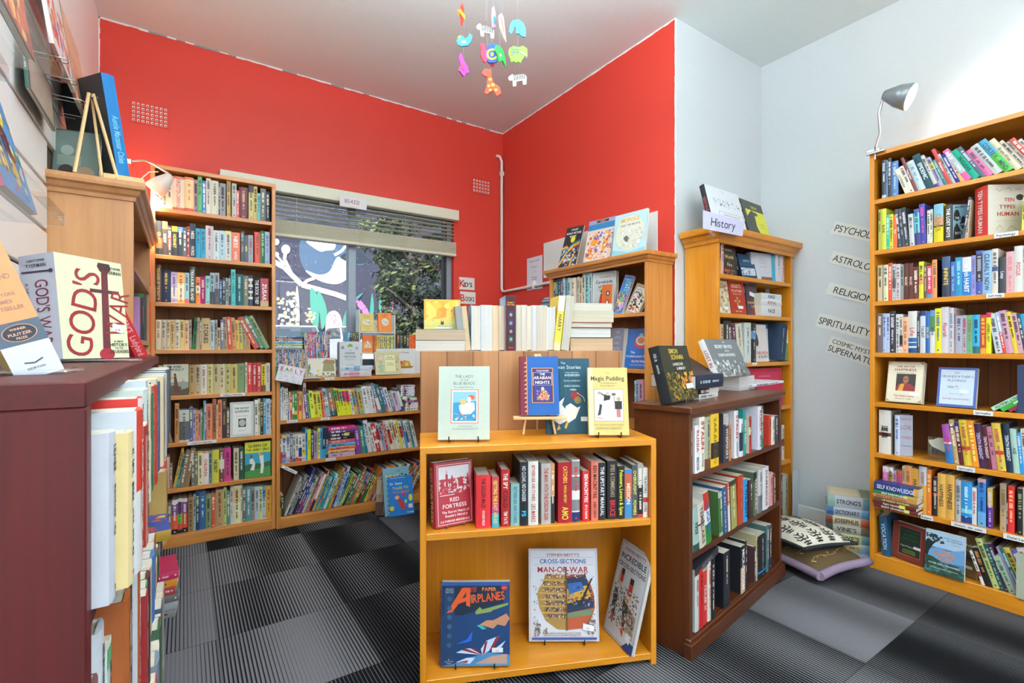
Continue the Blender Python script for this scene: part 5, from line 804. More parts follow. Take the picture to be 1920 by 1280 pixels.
AN = [('r', 0, 0, .2, 1, '78223c'), ('r', .17, .0, .185, 1, 'c8b080')]+[('p', [.1,.05+.075*i,.16,.085+.075*i,.16,.05+.075*i], 'c8b080') for i in range(12)]+[('r', .3, .2, .86, .8, 'c8a878'), ('r', .315, .21, .845, .79, '6c2038'), ('r', .36, .23, .8, .77, '283c88'), ('r', .33, .5, .83, .72, 'b8c0d0'), ('r', .345, .505, .815, .715, '44285c'), ('t', 'TALES FROM', .58, .75, .035, 'd8d8e8', .4), ('t', 'THE', .58, .69, .05, 'd8dcec', .25), ('t', 'ARABIAN', .58, .63, .07, 'd8dcec', .45), ('t', 'NIGHTS', .58, .55, .07, 'd8dcec', .42), ('p', [.42,.25,.5,.34,.55,.42,.58,.48,.64,.42,.7,.36,.76,.25], 'b88060'), ('e', .58, .44, .04, .03, 'd8b890'), ('s', .42, .24, .76, .42, 50, .0022, 'c89870,8c3040,d8c0a0', 3)]
q0 = FD.pt(FD.a(976, .125), .125); q1 = FD.pt(FD.a(1049, .105), .105); bk, M, w, h = face_at(q0, q1, tz+.072, 671, .024, '7c2440', 'blue and maroon hardback with an ornate gilt panel, on a small wooden easel', AN, tilt=12, hard=True, front='1c5ca4', marks=False)
def easel(M, w, h, z0, lab, lift, ext=.04, back=.11):
    p = M.translation; T = thing('wooden_easel', lab, 'easel', Matrix.Translation((p.x, p.y, z0)) @ Matrix.Rotation(M.to_euler().z, 4, 'Z'), 'wooden table easels')
    H = lift+h*1.02; k = math.tan(math.radians(12)); th = Matrix.Translation
    for s in (-1, 1):
        x0, x1 = w*.5+s*(w*.42), w*.5+s*.008; y0 = .030-lift*k; mb = MB()
        mb.tube([(x0, y0+.004, .003), (x1, y0+.004+H*k, H)], .0055, 4); mb.obj('leg', EASEL, T)
    MB().tube([(w*.5, .034+h*.7*k, lift+h*.8), (w*.5, back, .003)], .005, 4).obj('rear_leg', EASEL, T)
    MB().rbox(-ext, -.012, lift-.012, w+ext, .02, lift-.002, b=.0015).obj('ledge', EASEL, T)
    MB().rbox(w*.5-.012, .028+H*k-.006, H-.03, w*.5+.012, .028+H*k+.008, H+.005, b=.001).obj('top_block', EASEL, T)
easel(M, w, h, tz, 'small pale wooden easel holding the blue and maroon hardback', .072, .025)
SW = [('t', 'The', .4, .94, .045, 'c8d8dc', .3, 0), ('t', 'Swan Stories', .5, .885, .07, 'd0e0e4', .8, 0), ('t', 'HANS CHRISTIAN', .6, .81, .022, 'a8c0c8', .5), ('t', 'ANDERSEN', .6, .775, .04, 'c0d4d8', .55), ('t', 'BRIAN ALDERSON', .6, .7, .026, 'b0c8cc', .55), ('t', 'CHRIS RIDDELL', .6, .63, .032, 'c0d4d8', .6), ('p', [.06,.55,.16,.42,.2,.3,.3,.42,.42,.48,.36,.38,.46,.3,.44,.16,.3,.12,.14,.18,.05,.3], 'dce0e0'), ('p', [.44,.36,.55,.4,.7,.34,.78,.36,.66,.2,.5,.14,.4,.2], 'e4e4dc'), ('p', [.14,.3,.24,.32,.28,.22,.18,.18], '1c2830'), ('p', [.5,.14,.44,.06,.4,.08,.46,.16], 'd8a83c'), ('p', [.28,.12,.22,.04,.32,.06], 'd8a83c'), ('e', .66, .5, .1, .06, '9c3440'), ('e', .72, .44, .08, .05, '8c7c48'), ('e', .62, .58, .08, .012, 'a8b8bc'), ('l', [.7,.54,.85,.48,.88,.42], .002, 'd8dcdc'), ('r', .78, .16, .93, .22, 'e8ecf0')]+[('l', [.1+.1*i, .9, .2+.08*i, .7, .1+.12*i, .5], .0008, '4c8c88') for i in range(5)]
face(FD, tz, 1025, 1108, 673, .155, .135, .012, '225468', 'dark teal book with white geese, behind the easel on the display top', SW, tilt=7, hard=True, marks=False)
MP = [('r', 0, 0, .12, 1, 'dcdcac'), ('t', 'The', .5, .92, .045, '9c8c50', .2, 0), ('t', 'Magic Pudding', .5, .84, .09, '5c5440', .86), ('t', 'The Adventures of', .5, .77, .035, '8c7c48', .55, 0), ('t', 'Bunyip Bluegum', .5, .73, .035, '8c7c48', .5, 0), ('r', .14, .2, .88, .68, 'a8a08c'), ('r', .155, .21, .865, .67, 'dde2e6'), ('p', [.36,.3,.44,.34,.5,.34,.54,.3,.5,.48,.54,.58,.4,.58,.4,.46], 'f4f4f0'), ('p', [.38,.5,.54,.52,.56,.58,.4,.6], '2c2c30'), ('e', .48, .61, .04, .03, 'e0b090'), ('l', [.4,.58,.3,.62], .004, '2c2c30'), ('e', .28, .62, .05, .02, '9c9890'), ('p', [.66,.5,.84,.5,.84,.38,.66,.38], '303034'), ('p', [.7,.38,.8,.38,.8,.26,.7,.26], 'c07878'), ('e', .76, .53, .05, .03, 'c89c58'), ('e', .64, .6, .06, .02, '6c6860'), ('l', [.64,.58,.66,.48], .002, '555'), ('p', [.22,.28,.3,.3,.34,.44,.28,.46,.26,.38], '38383c'), ('l', [.2,.26,.36,.24], .002, 'a06850'), ('t', 'WRITTEN & ILLUSTRATED BY', .5, .15, .035, '9c8c58', .8, 0), ('t', 'NORMAN LINDSAY', .5, .1, .045, '8c7c48', .75, 0)]
bk, M, w, h = face(FD, tz+.006, 1105, 1180, 691, .06, .035, .02, 'c8c078', 'cream yellow hardback with dancing cartoon figures, right on the display top', MP, tilt=9, hard=True, front='d0c07c', marks=False); wire_stand(M, w, h, .02, 'black wire stand holding the cream yellow hardback', tz)
# ---- on top of the turned-round bookcase: fore-edges towards the room
z1 = 1.084; ux = lambda x: 770+.2735*x; uy = lambda y: 480+.2735*y; GT = 'books with their page edges showing, on the centre bookcase'
stack(F1, z1, (770, 480, .2735), 38, 375, '577 302c34 pd8d4cc;500 2c2c38 pc8b49c', .02, 'left pair, centre bookcase top', GT, depth=.15, rev=True, seed=21)
zs_ = F1.z(uy(500), F1.a(ux(200), .02), .02)
face(F1, zs_, ux(92), ux(340), uy(296), .06, .06, .035, 'd8a838', 'glowing yellow and orange paperback standing on the two left books', [('r', 0, 0, 1, .3, 'c8c878'), ('s', .05, .35, .95, .95, 70, .018, 'e0a030,e8b838,d88c28,e8c860', 4), ('s', .05, .1, .95, .35, 40, .015, 'c8c878,d8c868,b8c080', 6), ('p', [.45,.18,.47,.3,.5,.24,.53,.3,.55,.18,.5,.14], '3c3020'), ('t', 'THE SIGNAL', .5, .1, .06, '6c6c50', .6, 0), ('r', .3, .02, .78, .08, 'd8dce4')], tilt=0)
def rev_row(items, x0, d=.02):
    cur = x0; n = 0
    for it in items.split(';'):
        f = it.split(); xr, top, col, pg, lean = float(f[0]), float(f[1]), f[2], f[3], float(f[4]) if len(f) > 4 else 0
        if f[2] == 'gap': cur = xr; continue
        th = math.radians(lean); a0, a1 = F1.a(ux(cur), d), F1.a(ux(xr), d); t = (a1-a0)*math.cos(th)-.0004; am = (a0+a1)/2; h = F1.z(uy(top), am+math.tan(th)*.15, d)-z1; h /= math.cos(th); w = min(.16, h*.66)
        M = F1.M @ Matrix.Translation((a0 if th <= 0 else a1, d+w, z1+.0004)) @ Matrix.Rotation(th, 4, 'Y') @ Matrix.Translation((t/2 if th <= 0 else -t/2, 0, 0)) @ Matrix.Rotation(-math.pi/2, 4, 'Z')
        n += 1; nm = {'e': 'cream', 'd': 'pale', 'c': 'tan'}.get(pg[0], 'cream')
        book(M, w, t, h, col, f'{nm}-paged book turned spine inward, {ordw(n-1)} from the left, centre bookcase top', n % 3 == 0, pages=pg, group=GT, seed=500+n); cur = xr
rev_row('378 345 98a0a4 a4a8a8 -6;415 345 c8b890 d8c4a0 -6;485 335 88c0dc e4ded4;560 335 d8dcd8 dfe0de;600 338 c8a070 e8cfae;645 337 b89878 d8c8b4;722 337 gap 0;757 335 ccc ded8c8;795 335 777 e0d8c8;833 337 d8c;e4dccc 0 0 0'.replace('d8c;e4dccc 0 0 0', 'dcc e4dccc')+';867 337 556 dcdcdc;935 338 ccb d8cfbe;992 345 dde dcdcd8', 333)
pot = [('r', .18, .04, .82, .97, '48242c'), ('r', .28, .6, .72, .72, '283868'), ('r', .28, .45, .72, .57, '384068'), ('r', .28, .3, .72, .42, '283050'), ('r', .28, .15, .72, .27, '285048'), ('e', .5, .65, .14, .03, 'b09888'), ('e', .5, .5, .14, .03, '8890a0'), ('e', .5, .35, .14, .03, 'a08880'), ('e', .5, .21, .14, .03, '88a098'), ('t', 'HARRY', .5, .87, .035, 'e8a030', .7), ('t', 'POTTER', .5, .83, .035, 'e8a030', .75), ('r', .25, .05, .75, .065, 'd8502c')]
a0, a1 = F1.a(ux(650), .004), F1.a(ux(722), .004); am = (a0+a1)/2; zt = F1.z(uy(270), am, .004)
book(F1.M @ Matrix.Translation((am, .004, z1+.0004)) @ Matrix.Rotation(math.pi/2, 4, 'Z'), .14, a1-a0, zt-z1, '5a2834', 'dark plum boxed set standing spine outward among page edges, centre bookcase top', True, marks=False, spine_art=pot, back='a8c8e8', name='boxed_set', seed=3)
for i, (x0, x1, top, c, pg, so) in enumerate(((1000, 1028, 275, 'e8962c', 'e8e4dc', 1), (1030, 1068, 275, 'd8c83c', 'c8c4bc', 0))):
    a0, a1 = F1.a(ux(x0-20), .01), F1.a(ux(x1-4), .01); th = math.radians(6); t = (a1-a0); h = (F1.z(uy(top), a1+.02, .01)-z1)/math.cos(th); w = .13
    if so: book(F1.M @ Matrix.Translation((a1, .01, z1+.0004)) @ Matrix.Rotation(th, 4, 'Y') @ Matrix.Translation((-t/2, 0, 0)) @ Matrix.Rotation(math.pi/2, 4, 'Z'), w, t, h, 'e8c838', 'leaning yellow and orange book spine outward, left of the leaning page edges', bands=[(0, 28, 'dcdcd0'), (85, 100, 'd8d4a0')], ink='33302c', titles=['HARRY'], seed=8, group=GT)
    else: book(F1.M @ Matrix.Translation((a1+.012, .01+w, z1+.0004)) @ Matrix.Rotation(th, 4, 'Y') @ Matrix.Translation((-t/2, 0, 0)) @ Matrix.Rotation(-math.pi/2, 4, 'Z'), w, t, h, 'd8dc3c', 'leaning book with grey pages and yellow cover, left of the tall stack', pages='ccc8c0', seed=9, group=GT)
stack(F1, z1, (770, 480, .2735), 1090, 1385, '560 4c4450 pd4b898;490 283c40 pdcdcd8;452 a84038 pd4d0c0;372 c8c4b4 pd4ccb8;322 d8d4c8 pdcd6c8', .02, 'tall right stack, centre bookcase top', GT, depth=.13, rev=True, seed=22)
# ---- dark bookcase, three shelves
GF = 'history books in the dark bookcase'
row(FF, FZ[2], (1280, 750, .1172), 112, '''162 430 6c4828 /a86;g195;264 400 e4e4ec /223 H|*b33RUSSIA|BEEVOR;350 268 dcd8cc /b33 H|STALIN|*566MONTEFIORE ~;452 262 a4a890 ~80-100=6c4028;578 222 e8bc18 ~54-84=2c2418 /654|SARAH|SPARTA;g650;738 210 38343c /ccc ~0-22=a8a0a0 f8c3c54 H|THE WHISPERERS;g748;775 395 d88048;g825;888 168 dcdce0 /b33 H|STALIN|*566MONTEFIORE;g905;965 305 dcdce0 ~35-85=282c44 ;1012 145 288c8c /bee|EDWARD;g1060;1102 258 d8d8b8 ~0-30=b83838,50-100=b82c3c /733;g1205;1260 100 dcdcec /223 H|*b33RUSSIA|BEEVOR;1290 90 307858;g1378;1416 240 cc4434 /333;1470 260 d8d0c0;1530 250 384050''', 'top shelf of the dark bookcase', GF, D=.215, dd=-.002, hard=.5, maxw=.17)
row(FF, FZ[1], (1280, 860, .15625), 128, '''L-5;205 565 98b4b0 /344 ~84-100=305048 f88a8b4|1913;L-8;285 520 ccc4b4 /655 ~44-48=5c2030|TEMPLARS;L-9;352 385 d8dcd8 ~0-34=b83024,62-100=287c28 /35a H|HUGHES;L-4;g440;488 385 48703c f3c6830 ~0-14=b0b4b0,92-100=a0a8a0 H;540 335 245c88;g548;576 290 c8503c ~45-100=dcdcdc;g585;655 250 3c3828 ~10-100=a09c58 /eed;L0;g660;728 200 b84020 /d84;776 252 3090cc /125|TWILIGHT;g795;835 250 443030;g850;892 160 586c54 ~0-20=24282c /ecc H|VOTARIES;g905;955 120 bcbcbc ~60-100=6c7074 H;g960;1032 100 dcdfe4 /844 H|DAMASCUS;1082 170 d89c98;1112 180 6c4038''', 'middle shelf of the dark bookcase', GF, D=.215, dd=-.002, hard=.6, maxw=.2)
row(FF, FZ[0], (1280, 980, .18), 126, '''172 545 bcc4c0 /b44 fc82c20 H;212 480 cc1c20 /521;252 500 c83030 /fcc|*eccFIDLER H;g258;296 400 d8d0c0 /b44;338 372 1c1e24;g425;492 300 1c2028;g605;652 240 24262c ~45-100=ccac90 /fff fd4dae4|MICROCOSM;668 190 2c3034;g745;762 250 4c2e34;780 130 b8b088;g783;868 122 1c2026 ~84-88=38c /abb;897 30 486c70;930 20 2c3040''', 'bottom shelf of the dark bookcase', GF, D=.215, dd=-.002, hard=.6, maxw=.19)
M = FF.M @ Matrix.Translation((.045, .012, FZ[0]+.232)) @ Matrix(((0,0,-1,0),(1,0,0,0),(0,-1,0,0),(0,0,0,1)))
book(FF.M @ Matrix.Translation((.23, .0, FZ[0]+.245)) @ Matrix.Rotation(math.radians(-10), 4, 'Y') @ Matrix(((0,0,-1,0),(1,0,0,0),(0,-1,0,0),(0,0,0,1))), .14, .028, .19, '2c2c34', 'black paperback lying across the tops of the bottom row, dark bookcase', titles=['HISTORY'], ink='889', seed=4, group=GF)
# on top of the dark bookcase
sm = [('t', 'SIMON', .45, .9, .12, 'c8b040', .62), ('t', 'SCHAMA', .55, .79, .12, 'c8b040', .8), ('t', 'LANDSCAPE', .52, .66, .07, 'dcdcd8', .7), ('t', '& MEMORY', .6, .58, .07, 'dcdcd8', .6), ('s', .02, .02, .98, .52, 260, .008, '4c5428,6c6c30,38401c,8c6c30,b88c30,584820', 3), ('s', .5, .2, .98, .5, 30, .008, 'c87028,d89c38', 7), ('r', .62, .2, .9, .29, 'dfe6ee')]
tf = .888
q0 = at_depth(1259, 752, 0); k = (1259-960)/F_PX
q0 = FF.pt(FF.a(1259, .06), .06); q1 = FF.pt(FF.a(1311, .075), .075)
face_at(q0, q1, tf, 648, .042, '1c2026', 'black-spined paperback with a golden woodland cover on the dark bookcase top', sm, tilt=14, hard=False, front='2c3020', seed=2, ink='9aa', h=.212)
T = thing('acrylic_book_stand', 'clear acrylic stand under the woodland-cover book', 'book stand', Matrix.Translation((q0.x, q0.y, tf)) @ Matrix.Rotation(math.atan2(q1.y-q0.y, q1.x-q0.x), 4, 'Z'), 'acrylic book stands')
mb = MB(); w = (q1-q0).length; mb.rbox(.0, -.03, .0005, w, .1, .003, b=.001)
for x in (.25*w, .75*w): mb.rbox(x-.012, -.034, .0005, x+.012, -.031, .025, b=.001)
mb.rbox(.2*w, .09, .0005, .8*w, .092, .06, b=.0006); mb.obj('acrylic', ACRYL, T)
g4 = (1180, 690, .15625); GP = 'piled books on the dark bookcase top'
stack(FF, tf, g4, 835, 1065, '300 d8dcd8 /667;238 30182c ~50-100=dcdcd8', .09, 'low pair under the black book', GP, depth=.16, seed=41)
stack(FF, tf+.045, g4, 800, 1125, '75 24283a /bcd pdcdcdc|', .07, 'black hardback on the pair', GP, depth=.2, seed=42)
stack(FF, tf, g4, 1320, 1500, '230 e0e0e0 pd8d8d4;90 3c4850 pdcdcdc', .14, 'pair behind the black book', GP, depth=.17, rev=True, seed=43)
stack(FF, tf+.012, g4, 1480, 1850, '170 e4e4ec pdcdcd8 /445', .12, 'white hardback at the right end', GP, depth=.19, seed=44)
SS = [('t', 'THE', .55, .92, .06, 'e8e8e8', .3), ('t', 'SECRET SERVICE', .5, .8, .12, 'f0f0f0', .92), ('t', 'LOST IN', .55, .68, .06, 'e8e8e8', .3), ('t', 'CONSTANTINOPLE', .5, .57, .1, 'f0f0f0', .92), ('s', 0, 0, 1, .45, 90, .009, '9a9c9c,c4c6c8,6c7074,e0e2e4,404448', 4)]
q0 = FF.pt(FF.a(1350, .13), .13); q1 = FF.pt(FF.a(1408, .12), .12)
face_at(q0, q1, tf+.062, 642, .03, 'dcdcdc', 'paperback with a grey photograph cover leaning behind the piled books, dark bookcase top', SS, tilt=24, front='70767a', ink='a04040', titles=['LOST IN'], seed=5, h=.19)
face_at(FF.pt(FF.a(1303, .15), .15), FF.pt(FF.a(1345, .15), .15), tf+.07, 690, .02, '24262a', 'dark flat book with white capitals behind the black hardback', [('t', 'COLES', .5, .9, .08, 'ddd', .6)], tilt=60, h=.16, marks=False)
# ---- History corner bookcase
gx_ = lambda x: 1270+.2734*x; gy_ = lambda y: 330+.2734*y; gt = (1270, 330, .2734); GG = 'books in the white-corner bookcase'
row(FG, GZ[5], gt, 283, '''300 450 c8a838 ~0-50=333a34;318 458 e0a8b0 /333;g675;716 525 d8d8e0 /445;735 530 d8b8b8''', 'top shelf of the corner bookcase', GG, D=.19, maxw=.13)
face(FG, GZ[5], gx_(316), gx_(412), gy_(484), .02, .02, .03, '2c241e', 'black paperback with gold lettering, top shelf of the corner bookcase', [('t', 'FOREMAN', .5, .9, .09, 'b8a878', .8), ('t', 'World', .5, .66, .18, 'd8c078', .85), ('t', 'on', .5, .52, .07, 'd87848', .4), ('t', 'Fire', .5, .38, .18, 'd8c078', .7), ('t', 'BURNING THE SPICE', .5, .16, .06, 'c8a858', .8), ('s', .1, .02, .9, .24, 24, .006, 'b83020,d85030,3c4c28', 3)], tilt=5)
face(FG, GZ[5], gx_(445), gx_(550), gy_(540), .05, .03, .03, '20405c', 'dark blue seascape paperback, top shelf of the corner bookcase', [('r', 0, .5, 1, 1, '2c5878'), ('r', .05, .1, .95, .42, 'b8c8d8'), ('t', 'EMPIRE', .5, .72, .12, 'a8bccc', .8), ('s', .05, .1, .95, .4, 40, .006, '48687c,88a0b0,dde4ea', 4)], tilt=14)
face(FG, GZ[5], gx_(512), gx_(672), gy_(522), .05, .02, .035, 'c8ccd8', 'pale back cover filled with small print, top shelf of the corner bookcase', [('t', 'a sweeping account of the', .5, .8, .035, '667', .7), ('t', 'century and its makers told', .5, .72, .035, '667', .7), ('t', 'with verve and authority', .5, .64, .035, '667', .7), ('t', 'praise for the author', .5, .5, .035, '667', .6), ('r', .4, .03, .9, .14, '8c5c48'), ('r', .86, 0, 1, 1, '38a8c8')], tilt=3)
face(FG, GZ[4], gx_(282), gx_(368), gy_(715), .02, .02, .02, 'd0c8ac', 'old map cover paperback at the left, second shelf of the corner bookcase', [('s', .02, .02, .98, .98, 70, .01, 'b8ac88,d8ccac,9ca088,a87c58', 3), ('t', 'MAPS', .5, .8, .08, '6c5c48', .5), ('e', .18, .12, .12, .08, 'e8e4d4'), ('r', .5, .12, .85, .2, 'e8e8ee')], tilt=8)
face(FG, GZ[4], gx_(372), gx_(478), gy_(722), .03, .02, .025, 'ac3420', 'red paperback with a golden cross, second shelf of the corner bookcase', [('t', "GOD'S", .5, .86, .15, 'e0c8a8', .85), ('t', 'TRAITORS', .5, .71, .1, 'e0c8a8', .9), ('t', 'TERROR & FAITH', .5, .61, .05, 'd8b898', .8), ('r', .44, .2, .52, .52, 'c8a060'), ('r', .3, .36, .66, .42, 'c8a060'), ('e', .48, .39, .08, .05, '8c6438'), ('t', 'JESSIE CHILDS', .5, .08, .05, 'e0c8a8', .7), ('r', .48, .16, .8, .25, 'e0e8ee')], tilt=8)
face(FG, GZ[4], gx_(484), gx_(560), gy_(733), .04, .03, .02, '4c3c48', 'dusky purple paperback with a tilted price sticker, second shelf of the corner bookcase', [('p', [.2,0,1,0,1,.4,.5,.25], '7c2830'), ('t', 'Scandalous', .5, .4, .1, 'd8b070', .8), ('t', 'Life', .6, .28, .12, 'd8b070', .5), ('p', [.3,.62,.85,.54,.9,.66,.34,.74], 'dfe4ee')], tilt=6)
stack(FG, GZ[4], gt, 575, 712, '890 d8d8d8 /333 |FACE;848 d8dcdc /933|ROYAL;806 d0dce0 /333|KINGS', .0, 'small stack, second shelf of the corner bookcase', GG, depth=.13, seed=51)
face(FG, GZ[4], gx_(604), gx_(775), gy_(745), .15, .03, .02, 'ccd0d8', 'white back cover with a line drawing, behind the stack in the corner bookcase', [('s', .5, .15, .95, .6, 26, .008, 'a8acb4,b8bcc4', 4), ('r', .72, .04, .9, .14, 'eee'), ('l', [.1,.85,.8,.85], .001, '889')], tilt=2)
row(FG, GZ[3], gt, 278, '''292 985 386838;316 1015 c8a880 /633;366 992 282c30;g370;L-8;388 1035 d0ccc4;418 1010 5c3048;460 1008 ccc8b8;L0;505 1005 c4ccc8 /333;540 1008 2c2e34 ~20-40=5c88b8 /ddd H;g680;L8;738 1005 28405c /9ab H;776 1030 688c60 ~10-50=ccd4bc /343|SCOTLAND''', 'third shelf of the corner bookcase', GG, D=.19, hard=.5, maxw=.14)
face(FG, GZ[3], gx_(538), gx_(630), gy_(1020), .03, .02, .02, 'd0ccc8', 'white paperback with a dark bird figure, third shelf of the corner bookcase', [('p', [.1,.9,.3,.7,.35,.5,.25,.4,.1,.45], '343838'), ('t', 'OBLIVION', .55, .24, .11, 'b84840', .85), ('t', '& GLORY', .6, .14, .1, '444', .7)], tilt=6)
face(FG, GZ[3], gx_(575), gx_(690), gy_(1015), .08, .05, .03, 'bcc8d4', 'blue-topped white back cover, third shelf of the corner bookcase', [('r', 0, .86, 1, 1, '2c6c98'), ('t', 'the story of an empire', .5, .7, .035, '667', .7), ('t', 'told by those who lived it', .5, .63, .035, '667', .7), ('r', .6, .04, .95, .14, 'e8e8e8')], tilt=8)
j = lambda x: 1380+.359*x; jy = lambda y: 540+.359*y; jt = (1380, 540, .359)
face(FG, GZ[2], j(60), j(248), jy(424), .05, .02, .03, 'c02c4c', 'bright pink-red hardback back cover, fourth shelf of the corner bookcase', [('r', .1, .55, .9, .9, 'c83858'), ('t', 'an unforgettable tale', .5, .8, .05, 'e8a0b0', .7), ('t', 'of kings and rebels', .5, .7, .05, 'e8a0b0', .7)], tilt=3, hard=True)
row(FG, GZ[2]-.335+.0, jt, 120, '''225 720 d87038;238 712 2c343c /aab;252 715 d8d4cc ~40-60=98382c /333''', 'fifth shelf of the corner bookcase', GG, D=.19, maxw=.13)
row(FG, GZ[0], jt, 100, '''180 1000 888;208 1030 c8bcb8;228 1025 c0b8b4 /633;245 975 5c3830 /ccc;278 975 ccd4c0;296 970 dcc020;318 945 283c68''', 'bottom shelf of the corner bookcase', GG, D=.19, maxw=.18)
flat_sign('sketch_board', 'blank pale board jutting out at the foot of the corner bookcase', 'board', FG.M @ Matrix.Translation((FG.a(j(300), -.04), -.04, GZ[0]+.002)) @ Matrix.Rotation(math.radians(8), 4, 'Z'), .085, .29, 'c8d4dc', [], .006)
# top of the corner bookcase
gh = 1.735
RH = [('s', .15, .55, .95, .72, 60, .004, '70747c,9a9ea4,50545c', 3), ('r', .25, .28, .98, .42, '9aa0a8'), ('r', .26, .29, .97, .41, 'd8dce4'), ('t', 'SENTINELS OF RAVENNA HILL', .62, .35, .05, '60646c', .66, 0), ('t', 'HISTORY', .5, .92, .03, '889', .3, 0)]
face(FG, gh, 1339, 1402, 347, .02, .03, .03, '202428', 'white book with a tower sketch leaning on top of the corner bookcase', RH, tilt=14, front='d8dee6', titles=['SENTINELS'], ink='a84858', hard=True)
face(FG, gh, 1408, 1447, 373, .03, .05, .02, '343c34', 'black and yellow paperback leaning on the corner bookcase top', [('r', .12, .0, 1, .75, 'd8d820'), ('r', .1, .75, 1, 1, '383c34'), ('t', 'THE 39', .55, .84, .1, 'd8d820', .7), ('p', [.12,.0,.12,.55,.4,.75,.5,.7,.45,.3,.6,.0], '34382c'), ('e', .55, .66, .1, .05, '34382c'), ('t', 'A curious history', .72, .4, .035, '34382c', .4), ('t', 'of the modern age', .72, .32, .035, '34382c', .4)], tilt=16)
p = FG.pt(FG.a(1318, -.05), -.05, FG.z(438, .0, -.05)); T = thing('hand_lettered_sign', 'pale lilac card reading History clipped to the corner bookcase cornice', 'sign', Matrix.Translation(p) @ Matrix.Rotation(math.radians(-4), 4, 'Z') @ Matrix.Rotation(math.radians(-6), 4, 'X'))
mb = MB(); W_, H_ = .33, .086; mb.add([(0, 0, .0), (W_*.94, 0, -.004), (W_*1.03, 0, H_*.9), (W_*.04, 0, H_*1.12), (0, .001, 0), (W_*.94, .001, -.004), (W_*1.03, .001, H_*.9), (W_*.04, .001, H_*1.12)], [(0,1,2,3), (7,6,5,4), (0,4,5,1), (1,5,6,2), (2,6,7,3), (3,7,4,0)], 'c4c4e0')
text(mb, 'History', lambda x, y: (W_*.5+x+y*.25, -.0006, H_*.53+y), .064, '16161c', W_*.8, 0); mb.obj('card', CLOTH, T)
mb = MB(); mb.rbox(.05, -.004, -.028, .09, .012, -.006, b=.002); mb.obj('clip', ACRYL, T)
# ---- bookcase against the red side wall
et = (980, 450, .125); GE = "picture books in the bookcase on the red wall"; KN[GE] = 'picture_book'
row(FE, EZ[4], et, 418, '''470 590 5c4c5c ~20-60=b8b8c8;490 580 38343c ~10-25=c8b838;512 575 2c3038 ~15-45=3c8c58;540 580 28303c /4bd;570 570 343844 /8cd;600 570 3c3848 /dac;632 570 d8e0e0;676 592 38a0c0 ~50-100=e0d8b8;720 565 c8dcd8;800 568 e8dcc8;g820;832 552 e4e0d4;850 550 d8dcdc;895 570 e8c898;942 475 c8d8d0;1000 475 98ccd4;1040 490 c8dce0''', 'top shelf of the red-wall bookcase', GE, D=.19, hard=.4, maxw=.17)
ex = lambda x: 980+.125*x; ey = lambda y: 450+.125*y
face(FE, EZ[4], ex(1040), ex(1385), ey(500), .005, .04, .03, 'd8dcdc', 'grey-white picture book with a woman in a red dress, red-wall bookcase', [('r', .05, .02, .97, .98, 'c4cacc'), ('t', "Pixie O'Harris", .55, .88, .05, '444', .6, 0), ('t', 'Cavalcade', .5, .77, .1, '2c2c30', .75), ('t', 'of Cats', .5, .66, .1, '2c2c30', .5), ('p', [.26,.1,.32,.4,.36,.5,.44,.5,.48,.4,.5,.1], 'c03828'), ('e', .4, .56, .05, .045, '5c3428'), ('l', [.2,.6,.35,.55,.48,.62], .004, '78a850'), ('p', [.14,.1,.26,.1,.26,.18,.14,.18], 'c8b878')], tilt=3, hard=True)
face(FE, EZ[4], ex(1178), ex(1330), ey(678), -.02, -.01, .02, 'c86428', 'small orange book propped before the grey-white picture book', [('e', .6, .7, .2, .09, '3c3c3c'), ('e', .6, .7, .08, .05, 'e8e8e8'), ('e', .55, .4, .22, .1, 'a83c28'), ('e', .55, .4, .1, .05, 'd8e0e8'), ('s', .3, .05, .9, .3, 14, .005, '5c2c20,3c3028', 4)], tilt=3)
face(FE, EZ[4], ex(1345), ex(1485), ey(530), .005, .02, .02, 'b890d0', 'tall lilac-edged blue picture book leaning in the red-wall bookcase', [('r', .04, .02, .96, .98, '3884c0'), ('s', .05, .05, .95, .55, 190, .007, '587850,d8c860,384c80,c87890,68a0c8,e09850,5c4878', 4), ('s', .4, .6, .95, .9, 40, .005, '68a868,a8c0d8', 6), ('t', 'Fairies', .4, .9, .07, 'e8b8c8', .5, 0), ('e', .55, .28, .18, .1, 'e8b888'), ('e', .55, .37, .14, .08, '58a888'), ('e', .7, .2, .16, .1, 'a890d0')], tilt=14, roll=13, hard=True)
face(FE, EZ[4], ex(1520), ex(1740), ey(640), .04, .06, .02, 'a8a088', 'tilted grey-framed picture book at the right, red-wall bookcase', [('r', .1, .1, .92, .92, 'c88068'), ('r', .12, .12, .9, .9, 'e0e0dc'), ('s', .15, .15, .88, .85, 90, .006, '487c58,c84838,3c5c98,2c2c2c,d8a850', 5)], tilt=12, roll=20, hard=True)
e3 = (1020, 380, .2656); kx = lambda x: 1020+.2656*x; ky = lambda y: 380+.2656*y
face(FE, EZ[3], kx(440), kx(545), ky(892), .06, .03, .03, '8c8c9c', 'lilac-grey hardback half hidden behind the stack, red-wall bookcase', [('t', 'THE', .62, .9, .08, 'c0c0d0', .4), ('t', 'LITTLE', .62, .76, .09, 'c0c0d0', .55), ('t', 'FAIRY', .62, .62, .09, 'c0c0d0', .55), ('t', 'SISTER', .62, .48, .09, 'c0c0d0', .55), ('s', .1, .02, .9, .12, 20, .006, '6c5c6c,a898b0', 4)], tilt=5, hard=True)
